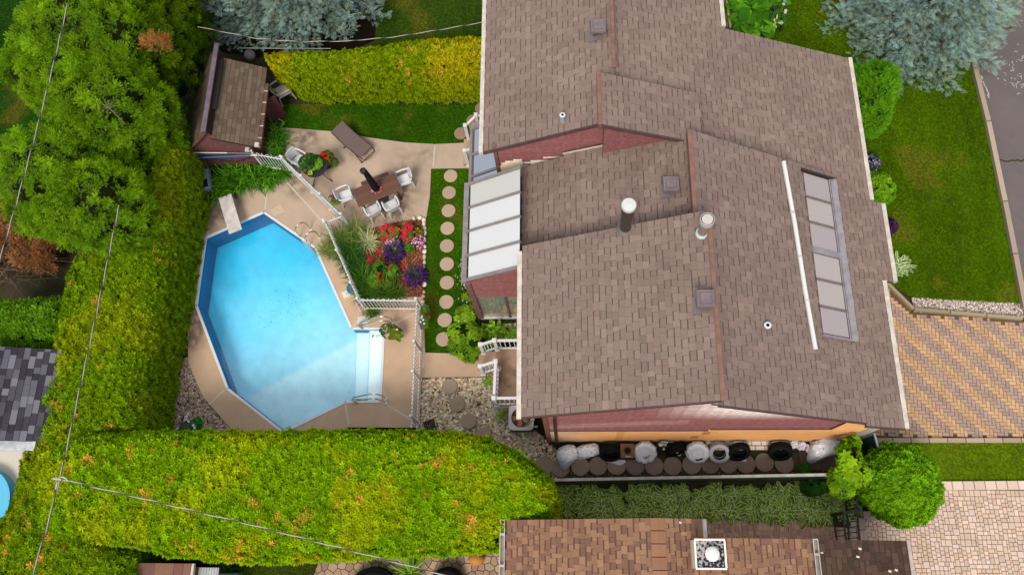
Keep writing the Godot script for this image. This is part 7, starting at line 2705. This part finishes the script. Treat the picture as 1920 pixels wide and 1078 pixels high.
	potted("potted_herb", "reddish green potted plant at the fence side of the table", 569, 318, 0.68, 0.16, [Color(0.06, 0.08, 0.015), Color(0.12, 0.16, 0.02)])
	var bx := spot(616, 307)
	var pb := thing("planter_box", "brown square planter with red geraniums beside the small table", "planter", bx, 0.5)
	m = mb(Color(0.075, 0.038, 0.028))
	m.slab(Vector3(0, 0.19, 0), Vector3(0.17, 0, 0), Vector3(0, 0.19, 0), Vector3(0, 0, 0.17))
	m.col = Color(0.02, 0.014, 0.01)
	m.box(Vector3(0, 0.385, 0), Vector3(0.28, 0.012, 0.28))
	obj("box", m, "timber", pb)
	var gz := thing("geranium", "geranium with two red blooms in the brown square planter", "flowers")
	crown(gz, "foliage", [[spot(611, 297, 0.52), Vector3(0.22, 0.16, 0.24)], [spot(626, 304, 0.42), Vector3(0.14, 0.1, 0.14)]], 240, spray_leaf, 0.75, [Color(0.04, 0.07, 0.012), Color(0.09, 0.11, 0.018)], "foliage", 0.5, 0.2)
	blossoms(gz, "blossom", blob_of(604, 290, 0.75, 7) + blob_of(613.5, 297, 0.75, 9), [Color(0.70, 0.02, 0.005)], 0.042)
	var t2 := potted("potted_petunia", "small potted plant with a magenta bloom at the slanting fence", 625, 375, 0.0, 0.17, [Color(0.04, 0.12, 0.012), Color(0.13, 0.25, 0.02)])
	blossoms(t2, "blossom", blob_of(625, 369, 0.42, 5), [Color(0.42, 0.02, 0.22)], 0.045)

	# air conditioner
	var ac := spot(977, 783, 0.62)
	var air := thing("air_conditioner", "white square air conditioner with a rusty fan behind an open grille", "air conditioner", Vector3(ac.x, 0, ac.z))
	m = mb(Color(0.16, 0.11, 0.09))
	m.box(Vector3(0, 0.30, 0), Vector3(0.68, 0.58, 0.66))
	obj("casing", m, "paint", air)
	m = mb(Color(0.72, 0.69, 0.66))
	var n := 40
	for k in n:
		var a0 := TAU * k / n
		var a1 := TAU * (k + 1) / n
		var sq := func(a: float) -> Vector3:
			var d := Vector2(cos(a), sin(a))
			var r := 0.365 / pow(pow(absf(d.x), 7.0) + pow(absf(d.y), 7.0), 1.0 / 7.0)
			return Vector3(d.x * r, 0.62, d.y * r)
		var i0 := Vector3(cos(a0) * 0.285, 0.625, sin(a0) * 0.285)
		var i1 := Vector3(cos(a1) * 0.285, 0.625, sin(a1) * 0.285)
		m.quad(i0, i1, sq.call(a1), sq.call(a0))
		m.quad(sq.call(a0), sq.call(a1), sq.call(a1) - Vector3(0, 0.07, 0), sq.call(a0) - Vector3(0, 0.07, 0))
		m.quad(i1, i0, i0 - Vector3(0, 0.1, 0), i1 - Vector3(0, 0.1, 0))
	obj("top_frame", m, "plain", air)
	m = mb(Color(0.14, 0.065, 0.012))
	m.lathe(Vector3(0, 0.597, 0), [Vector2(0.0, -0.0), Vector2(0.29, 0.0)], 28)
	obj("well", m, "rubber", air)
	for k in 5:
		var a := TAU * k / 5.0 + 0.5
		m = mb(shade(Color(0.40, 0.225, 0.095), rnd(0.8, 1.2)))
		var d := Vector3(cos(a), 0, sin(a))
		var s := Vector3(-d.z, 0, d.x)
		m.slab(Vector3(0, 0.606, 0) + d * 0.165, d * 0.085, Vector3(0, 0.003, 0), s * 0.066)
		obj("fan_blade", m, "plain", air)
	m = mb(Color(0.22, 0.06, 0.02))
	m.lathe(Vector3(0, 0.61, 0), [Vector2(0.07, -0.01), Vector2(0.06, 0.02), Vector2(0.0, 0.025)], 14)
	obj("fan_hub", m, "plain", air)
	m = mb(Color(0.30, 0.14, 0.05))
	for k in 6:
		var a := TAU * k / 6.0 + 0.2
		m.tube([Vector3(0, 0.635, 0), Vector3(cos(a) * 0.28, 0.635, sin(a) * 0.28)], 0.004, 4)
	obj("guard", m, "plain", air)
	var duct := thing("drain_pipes", "grey pipes joining at the corner of the house beside the air conditioner", "pipe")
	m = mb(Color(0.50, 0.46, 0.44))
	m.tube([spot(981, 782, 3.6), spot(988, 792, 0.9), spot(992, 797, 0.5)], 0.03, 7)
	m.tube([spot(985, 799, 0.75), spot(1001, 787, 1.6)], 0.028, 7)
	m.tube([spot(990, 800, 0.5), spot(1008, 800, 0.5)], 0.035, 7)
	obj("pipe", m, "galvanised", duct)

func blob_of(px: float, py: float, h: float, n: int) -> Array:
	var o := spot(px, py, h)
	var out := []
	for i in n:
		out.append(o + Vector3(rng.randfn(), rng.randfn() * 0.6, rng.randfn()) * 0.028)
	return out

func potted(called: String, label: String, px: float, py: float, y: float, r: float, tints: Array) -> Node3D:
	var o := spot(px, py, y + r)
	var t := thing(called, label, "potted plant")
	var m := mb(Color(0.28, 0.22, 0.19))
	m.lathe(Vector3(o.x, y + 0.012, o.z), [Vector2(0.0, 0.0), Vector2(r * 0.42, 0.0), Vector2(r * 0.58, r * 0.9), Vector2(r * 0.5, r * 0.92), Vector2(0.0, r * 0.85)], 14)
	obj("pot", m, "plain", t)
	crown(t, "foliage", [[Vector3(o.x, y + r * 1.2, o.z), Vector3(r, r * 0.75, r)], [Vector3(o.x + r * 0.4, y + r * 1.1, o.z - r * 0.3), Vector3(r, r, r) * 0.6]], 270, spray_leaf, clampf(r * 3.0, 0.4, 0.75), tints, "foliage", 0.6, 0.12)
	return t


# ---------------------------------------------------------------- side yard
func tyre(called: String, label: String, at: Vector3, r: float, w: float, ax: Vector3, c := Color(0.012, 0.012, 0.013), inside := true) -> Node3D:
	var t := thing(called, label, "tyre", at)
	var b := facing(ax, 0.4)
	var m := mb(c)
	var rim_r := r * 0.60
	m.lathe(Vector3.ZERO, [Vector2(rim_r, -w * 0.36), Vector2(rim_r + 0.015, -w * 0.46), Vector2(r * 0.82, -w * 0.52), Vector2(r * 0.95, -w * 0.46), Vector2(r, -w * 0.34)], 34, b)
	m.lathe(Vector3.ZERO, [Vector2(r, w * 0.34), Vector2(r * 0.95, w * 0.46), Vector2(r * 0.82, w * 0.52), Vector2(rim_r + 0.015, w * 0.46), Vector2(rim_r, w * 0.36)], 34, b)
	obj("sidewall", m, "rubber", t)
	m = mb(shade(c, 1.1))
	for k in 4:
		var y0 := lerpf(-0.34, 0.34, k / 4.0) * w
		var y1 := lerpf(-0.34, 0.34, (k + 0.86) / 4.0) * w
		m.lathe(Vector3.ZERO, [Vector2(r - 0.01, y0), Vector2(r, y0 + 0.004), Vector2(r, y1), Vector2(r - 0.01, y1 + 0.004)], 34, b)
	obj("tread", m, "rubber", t)
	m = mb(shade(c, 0.7))
	m.lathe(Vector3.ZERO, [Vector2(rim_r, w * 0.36), Vector2(r * 0.86, w * 0.25), Vector2(r * 0.9, 0.0), Vector2(r * 0.86, -w * 0.25), Vector2(rim_r, -w * 0.36)], 34, b)
	obj("inner_wall", m, "rubber", t)
	return t

func bag_shape(r: Vector3, b: Basis, tail: Vector3, creases: float, seed_: float) -> Mesher:
	var m := mb(Color(0.62, 0.62, 0.67))
	var seg := 30
	var rows := 15
	var at := func(i: int, k: int) -> Vector3:
		var t := PI * i / rows
		var p := TAU * (k % seg) / seg
		var d := Vector3(sin(t) * cos(p), cos(t), sin(t) * sin(p))
		var e := Vector3(signf(d.x) * pow(absf(d.x), 0.8), signf(d.y) * pow(absf(d.y), 0.75), signf(d.z) * pow(absf(d.z), 0.8))
		var f := 1.0 + creases * (noise_b.get_noise_3dv(d * 1.6 + Vector3.ONE * seed_) + 0.5 * absf(noise_a.get_noise_3dv(d * 9.0 + Vector3.ONE * seed_)) + 0.9 * pow(absf(noise_b.get_noise_3dv(d * 4.0 + Vector3.ONE * seed_)), 0.6) - 0.4)
		var v := b * (e * r * f)
		if tail.length() > 0.0:
			var k2 := pow(maxf(0.0, v.normalized().dot(tail.normalized())), 5.0)
			v += tail * k2
		return v
	for i in rows:
		for k in seg:
			m.col = shade(Color(0.60, 0.60, 0.65), 1.0 + 0.08 * noise_b.get_noise_2d(i * 3.0 + seed_, k * 2.0))
			m.quad(at.call(i, k), at.call(i, k + 1), at.call(i + 1, k + 1), at.call(i + 1, k))
	return m

func side_yard() -> void:
	var lean := Vector3(0.0, 0.72, 0.70)
	# bags and tyres from the left
	var b := thing("plastic_bag", "grey white bag over a tyre, leftmost of the row against the brick wall", "bag", spot(1064, 851, 0.28))
	obj("bag", bag_shape(Vector3(0.31, 0.24, 0.24), Basis(Vector3.UP, 0.3), Vector3(-0.04, -0.12, 0.22), 0.14, 1.0), "bagging", b)
	b = thing("plastic_bag", "white bag with red print, second from the left of the row", "bag", spot(1103, 845, 0.25))
	obj("bag", bag_shape(Vector3(0.33, 0.2, 0.19), Basis(Vector3.UP, 0.12), Vector3(-0.1, -0.1, 0.06), 0.20, 5.0), "bagging", b)
	var pr := mb(Color(0.55, 0.03, 0.03))
	for i in 9:
		pr.slab(Vector3(-0.13 + i * 0.022, 0.185 - 0.003 * absf(i - 4.0), -0.06 + 0.02 * sin(i * 2.2)), Vector3(0.008, 0, 0.003), Vector3(0, 0.004, 0), Vector3(0.004, 0, rnd(0.012, 0.026)))
	obj("print", pr, "plain", b)
	tyre("tyre", "black tyre beside the brown wooden box, a crumpled bag below it", spot(1145, 849, 0.33), 0.325, 0.20, Vector3(0.0, 0.50, 0.86))
	sheet_bag("white crumpled bag lying under the tyre left of the wooden box", [[1131, 858], [1150, 860], [1168, 856], [1175, 866], [1163, 873], [1148, 868], [1138, 866]])
	var box := thing("wooden_box", "brown wooden nest box with a round dark hole between tyre and bag", "box", Vector3(spot(1177, 845, 0.5).x, 0, spot(1177, 845, 0.5).z))
	var m := mb(Color(0.20, 0.105, 0.058))
	m.cushion(Vector3(0, 0.25, 0), Vector3(0.205, 0, 0), Vector3(0, 0.25, 0), Vector3(0, 0, 0.205), 0.03)
	obj("body", m, "timber", box)
	m = mb(Color(0.15, 0.075, 0.04))
	m.lathe(Vector3(0, 0.5, 0.0), [Vector2(0.125, 0.0), Vector2(0.12, 0.012), Vector2(0.09, 0.014)], 20)
	obj("ring", m, "timber", box)
	m = mb(Color(0.012, 0.014, 0.018))
	m.lathe(Vector3(0, 0.5, 0.0), [Vector2(0.092, 0.006), Vector2(0.08, 0.02), Vector2(0.0, 0.03)], 20)
	obj("hole_plug", m, "rubber", box)
	m = mb(Color(0.6, 0.5, 0.4))
	m.box(Vector3(0.01, 0.503, 0.165), Vector3(0.16, 0.01, 0.025))
	obj("label_strip", m, "plain", box)
	b = thing("bagged_tyre", "tyre wrapped in a white bag right of the wooden box", "tyre", spot(1210, 848, 0.3))
	obj("bag", wrapped(Basis.IDENTITY * facing(Vector3(0.0, 0.85, 0.5), 0.0), 2.0), "bagging", b)
	pr = mb(Color(0.10, 0.11, 0.22))
	for i in 7:
		pr.slab(facing(Vector3(0.0, 0.85, 0.5), 0.0) * Vector3(-0.10 + i * 0.03, 0.118, 0.12 + rnd(-0.04, 0.04)), Vector3(0.010, 0, 0), Vector3(0, 0.004, 0.001), Vector3(0, 0, rnd(0.01, 0.03)))
	obj("print", pr, "plain", b)
	var gas := thing("gas_meter", "grey gas meter with pipes against the brick wall", "meter", spot(1241, 838))
	m = mb(Color(0.36, 0.40, 0.38))
	m.cushion(Vector3(0, 0.48, -0.02), Vector3(0.085, 0, 0), Vector3(0, 0.14, 0), Vector3(0, 0, 0.07), 0.12)
	obj("body", m, "paint", gas)
	m = mb(Color(0.5, 0.54, 0.5))
	m.tube([Vector3(-0.14, 0.1, -0.05), Vector3(-0.14, 0.62, -0.02), Vector3(-0.06, 0.66, 0.0), Vector3(0.06, 0.62, 0)], 0.022, 7)
	m.tube([Vector3(0.1, 0.6, -0.04), Vector3(0.12, 0.3, -0.1), Vector3(0.3, 0.3, -0.1)], 0.02, 7)
	obj("pipe", m, "galvanised", gas)
	m = mb(Color(0.6, 0.56, 0.48))
	m.lathe(Vector3(-0.1, 0.62, 0.02), [Vector2(0.0, 0.05), Vector2(0.05, 0.04), Vector2(0.06, 0.0), Vector2(0.03, -0.04)], 12)
	m.lathe(Vector3(0.02, 0.32, 0.10), [Vector2(0.0, 0.05), Vector2(0.035, 0.04), Vector2(0.04, 0.0)], 12)
	obj("regulator", m, "galvanised", gas)
	tyre("tyre", "black tyre standing edge on, seen from its tread, right of the gas meter", spot(1268, 844, 0.28), 0.30, 0.22, Vector3(0.32, 0.12, 1.0))
	sheet_bag("small white bag corner poking out under the edge on tyre", [[1268, 848], [1282, 848], [1276, 855], [1270, 854]])
	b = thing("bagged_tyre", "tyre wrapped in a white bag with a torn dark slit", "tyre", spot(1308, 848, 0.32))
	obj("bag", wrapped(facing(Vector3(-0.05, 0.80, 0.6), 0.0), 7.0), "bagging", b)
	m = mb(Color(0.012, 0.012, 0.014))
	var fb := facing(Vector3(-0.05, 0.80, 0.6), 0.0)
	m.slab(fb * Vector3(-0.02, 0.13, 0.17), fb.x * 0.085 + fb.z * 0.01, fb.y * 0.012, fb.z * 0.017)
	m.slab(fb * Vector3(-0.11, 0.13, 0.14), fb.x * 0.012, fb.y * 0.012, fb.z * 0.035)
	obj("slit", m, "rubber", b)
	b = tyre("half_bagged_tyre", "tyre in a white bag torn open so that its black inside shows", spot(1349, 849, 0.3), 0.30, 0.20, Vector3(-0.05, 0.82, 0.57), Color(0.55, 0.55, 0.58))
	m = mb(Color(0.013, 0.013, 0.015))
	var hb := facing(Vector3(-0.05, 0.82, 0.57), 0.4)
	m.lathe(Vector3.ZERO, [Vector2(0.178, 0.085), Vector2(0.225, 0.05), Vector2(0.23, -0.05), Vector2(0.178, -0.085)], 26, hb)
	obj("lining", m, "rubber", b)
	tyre("tyre", "black tyre between the torn bag and the bare gap in the row", spot(1386, 847, 0.33), 0.325, 0.21, Vector3(0.10, 0.52, 0.85))
	sheet_bag("white crumpled bag under the tyre beside the torn bag", [[1376, 858], [1390, 860], [1402, 855], [1400, 866], [1388, 864], [1380, 863]])
	tyre("tyre", "black tyre standing alone in the row, farthest right", spot(1464, 846, 0.33), 0.335, 0.24, Vector3(-0.08, 0.46, 0.88))
	sheet_bag("white plastic sheet under the rightmost tyre", [[1447, 856], [1462, 858], [1482, 853], [1486, 860], [1470, 862], [1452, 862]])
	# litter, big bag
	b = thing("plastic_bag", "largest white bag with black print, leaning at the garage corner", "bag", spot(1549, 838, 0.35))
	obj("bag", bag_shape(Vector3(0.40, 0.30, 0.27), Basis(Vector3.UP, 0.25), Vector3(-0.18, -0.12, 0.16), 0.10, 11.0), "bagging", b)
	pr = mb(Color(0.05, 0.045, 0.06))
	for i in 8:
		pr.slab(Vector3(-0.16 + i * 0.026, 0.285 - 0.004 * i, 0.10 - i * 0.022), Vector3(0.007, 0, 0.004), Vector3(0, 0.006, 0), Vector3(-0.006, 0, rnd(0.012, 0.026)))
	obj("print", pr, "plain", b)
	var k := 0
	for q: Array in [[1489, 833, 0.12], [1504, 836, 0.13], [1515, 840, 0.10], [1527, 829, 0.11], [1530, 816, 0.07]]:
		b = thing("torn_bag", "scrap of torn grey white bag, %s between the last tyre and the big bag" % NTH[k], "bag", spot(q[0], q[1], 0.15))
		obj("bag", bag_shape(Vector3(q[2], q[2] * 0.7, q[2] * 0.8), Basis(Vector3.UP, k * 0.9), Vector3.ZERO, 0.5, 20.0 + k * 3.0), "bagging", b)
		k += 1
	var gb := thing("glass_bottle", "orange plastic lid lying beside the torn bags", "lid", spot(1513, 840, 0.2))
	m = mb(Color(0.62, 0.22, 0.02))
	m.lathe(Vector3.ZERO, [Vector2(0.0, 0.03), Vector2(0.04, 0.028), Vector2(0.045, 0.0), Vector2(0.0, 0.0)], 10)
	obj("lid", m, "plain", gb)
	gb.name = "orange_lid"
	var yb := thing("yellow_bottle", "yellow plastic bottle at the foot of the big bag", "bottle", spot(1573, 848, 0.1), -0.8)
	m = mb(Color(0.62, 0.36, 0.01))
	m.lathe(Vector3.ZERO, [Vector2(0.0, -0.09), Vector2(0.034, -0.088), Vector2(0.036, 0.04), Vector2(0.016, 0.075), Vector2(0.016, 0.10), Vector2(0.0, 0.1)], 12, Basis(Vector3(0, 0, 1), PI / 2))
	obj("bottle", m, "gloss", yb)
	# white bricks along the wall foot
	var edge := thing("brick_edging", "two courses of white bricks at the foot of the brick wall behind the tyres", "edging")
	var o := spot(1322, 832)
	for i in 10:
		for j in 2:
			if j == 1 and i > 8:
				continue
			m = mb(shade(Color(0.68, 0.60, 0.52), rnd(0.9, 1.1)))
			m.cushion(o + Vector3(0.13 + i * 0.265 + j * 0.1, 0.03 + 0.03 * (1 - j), 0.0 + j * 0.13), Vector3(0.126, 0, 0), Vector3(0, 0.045, 0), Vector3(0, 0, 0.055), 0.06)
			obj("brick", m, "stone", edge)
	# boulder and dark umbrella tops by the crazy paving
	var rock := thing("boulder", "rust orange boulder beside the south hedge on the crazy paving", "boulder", spot(894, 1049))
	m = mb(Color(0.44, 0.19, 0.06))
	m.blob(Vector3(0, 0.1, 0), Vector3(0.23, 0.2, 0.19), 12, 0.45, noise_a)
	obj("stone", m, "stone", rock)
	for q: Array in [[840, 1097, 0.48, 0.45, "black dome of a barbecue cover at the bottom edge, right of the yucca"], [702, 1114, 0.72, 0.4, "wide black cover at the bottom edge, left of the yucca"]]:
		var cv := thing("black_cover", q[4], "cover", spot(q[0], q[1]))
		m = mb(Color(0.010, 0.010, 0.013))
		m.lathe(Vector3.ZERO, [Vector2(q[2] * 1.02, 0.0), Vector2(q[2], q[3] * 0.8), Vector2(q[2] * 0.8, q[3] * 0.96), Vector2(0.0, q[3])], 26)
		obj("cover", m, "rubber", cv)
	# stand at the street edge under the spruce
	var hoop := thing("black_stand", "black metal stand with splayed feet on the street edge under the blue spruce", "stand", spot(1874, 40))
	m = mb(Color(0.010, 0.010, 0.014))
	m.tube([Vector3(0, 0.05, 0), Vector3(0.02, 1.5, 0.02), Vector3(0.3, 2.7, -0.1)], 0.06, 8)
	obj("pole", m, "plain", hoop)
	m = mb(Color(0.010, 0.010, 0.014))
	for a: float in [0.7, 2.3, 3.9, 5.4]:
		m.bar(Vector3(0, 0.08, 0), Vector3(cos(a) * 0.45, 0.02, sin(a) * 0.45), 0.07, 0.05)
		m.bar(Vector3(0, 0.5, 0), Vector3(cos(a) * 0.35, 0.04, sin(a) * 0.35), 0.035, 0.035)
	obj("foot", m, "plain", hoop)
	# loose boards and pots near the hedge corner
	var grate := thing("drain_grate", "dark square drain grate among the pebbles beside the hedge", "grate", spot(806, 799), 0.3)
	m = mb(Color(0.045, 0.042, 0.042))
	for i in 6:
		m.box(Vector3(-0.15 + i * 0.06, 0.02, 0), Vector3(0.03, 0.04, 0.34))
	m.box(Vector3(0, 0.01, 0.16), Vector3(0.34, 0.04, 0.03))
	m.box(Vector3(0, 0.01, -0.16), Vector3(0.34, 0.04, 0.03))
	obj("bars", m, "rubber", grate)

func wrapped(b: Basis, seed_: float) -> Mesher:
	# bag drawn over a tyre: a fat ring with a stretched skin over its hole
	var m := mb()
	var prof := [Vector2(0.0, 0.055), Vector2(0.08, 0.058), Vector2(0.15, 0.075), Vector2(0.19, 0.11), Vector2(0.25, 0.125), Vector2(0.315, 0.09), Vector2(0.335, 0.0), Vector2(0.32, -0.09), Vector2(0.24, -0.13), Vector2(0.0, -0.10)]
	var seg := 34
	var at := func(i: int, k: int) -> Vector3:
		var a := TAU * (k % seg) / seg
		var f := 1.0 + 0.10 * noise_b.get_noise_3d(cos(a) * 3.0 + seed_, sin(a) * 3.0, i * 0.4) + 0.03 * sin(a * 9.0 + seed_)
		var p: Vector2 = prof[i]
		return b * Vector3(cos(a) * p.x * f, p.y * f + 0.012 * noise_b.get_noise_3d(cos(a) * p.x * 20.0, sin(a) * p.x * 20.0, seed_), sin(a) * p.x * f)
	for i in prof.size() - 1:
		for k in seg:
			m.col = shade(Color(0.62, 0.62, 0.66), 1.0 + 0.07 * noise_b.get_noise_2d(i * 3.0 + seed_, k * 2.0))
			m.quad(at.call(i, k), at.call(i + 1, k), at.call(i + 1, k + 1), at.call(i, k + 1))
	return m

func sheet_bag(label: String, pts: Array) -> void:
	var t := thing("crumpled_bag", label, "bag")
	var poly := ring(pts, 0.06)
	var m := mb(Color(0.66, 0.64, 0.66))
	m.plate(poly, -0.02, 0.05, func(x: float, z: float) -> Color: return shade(Color(0.64, 0.62, 0.65), 1.0 + 0.25 * noise_b.get_noise_2d(x * 7.0, z * 7.0)), 0.06)
	for i in m.v.size():
		var v := m.v[i]
		m.v[i] = v + Vector3(0, 0.035 * noise_b.get_noise_2d(v.x * 7.0, v.z * 7.0), 0)
	obj("bag", m, "bagging", t)


# ---------------------------------------------------------------- cables
func strung(label: String, pts: Array, r: float, sag: float, c: Color) -> void:
	var t := thing("overhead_cable", label, "cable")
	var a: Vector3 = pts[0]
	for strand in 2:
		var line := []
		var m := mb(c if strand == 0 else shade(c, 0.10))
		var s := 0.0
		for i in pts.size() - 1:
			var p: Vector3 = pts[i]
			var q: Vector3 = pts[i + 1]
			var n := int(p.distance_to(q) / 0.12)
			var side := (q - p).cross(Vector3.UP).normalized()
			for k in n + (1 if i == pts.size() - 2 else 0):
				var u := float(k) / n
				var th := (s + u * p.distance_to(q)) * TAU / 0.9 + PI * strand
				line.append(p.lerp(q, u) - Vector3.UP * sag * 4.0 * u * (1.0 - u) + (side * cos(th) + Vector3.UP * sin(th)) * r * 0.62)
			s += p.distance_to(q)
		m.tube(line, r, 5)
		obj("strand", m, "plain", t)

func cables() -> void:
	var pale := Color(0.52, 0.48, 0.42)
	strung("twisted overhead cable crossing the far left cedars from the top edge", [spot(136, -40, 6.2), spot(-20, 545, 6.0)], 0.012, 0.12, pale)
	strung("twisted overhead cable running down over the west hedge to the cable joint", [spot(222, 385, 4.6), spot(110, 900, 5.6), spot(52, 1100, 5.8)], 0.013, 0.03, pale)
	strung("twisted overhead cable from the joint across the south hedge to the bottom edge", [spot(112, 898, 5.6), spot(470, 984, 5.2), spot(870, 1088, 5.0)], 0.013, 0.05, pale)
	strung("sagging overhead cable across the bare ground and north hedge to the house", [spot(370, 50, 3.4), spot(480, 72, 3.1), spot(560, 78, 3.0), spot(650, 77, 3.0), spot(740, 69, 3.1), spot(840, 53, 3.5), spot(925, 38, 4.0)], 0.011, 0.0, pale)
	var w := thing("ground_wire", "straight pale wire on the bare ground north of the shed", "wire")
	var m := mb(Color(0.5, 0.48, 0.46))
	m.tube([spot(445, 90, 0.9), spot(620, 91, 0.9)], 0.016, 5)
	obj("wire", m, "plain", w)
	var j := thing("cable_joint", "grey clamp with a looped wire where two overhead cables meet", "clamp")
	m = mb(Color(0.62, 0.6, 0.56))
	var o := spot(108, 899, 5.62)
	m.tube([o + Vector3(-0.12, 0, -0.02), o + Vector3(0.1, 0.02, 0.0)], 0.035, 7)
	m.tube([o, spot(111, 895, 5.7), spot(119, 895, 5.7), spot(127, 902, 5.62)], 0.014, 5)
	m.tube([spot(106, 905, 5.6), spot(104, 918, 5.6)], 0.03, 6)
	obj("clamp", m, "galvanised", j)
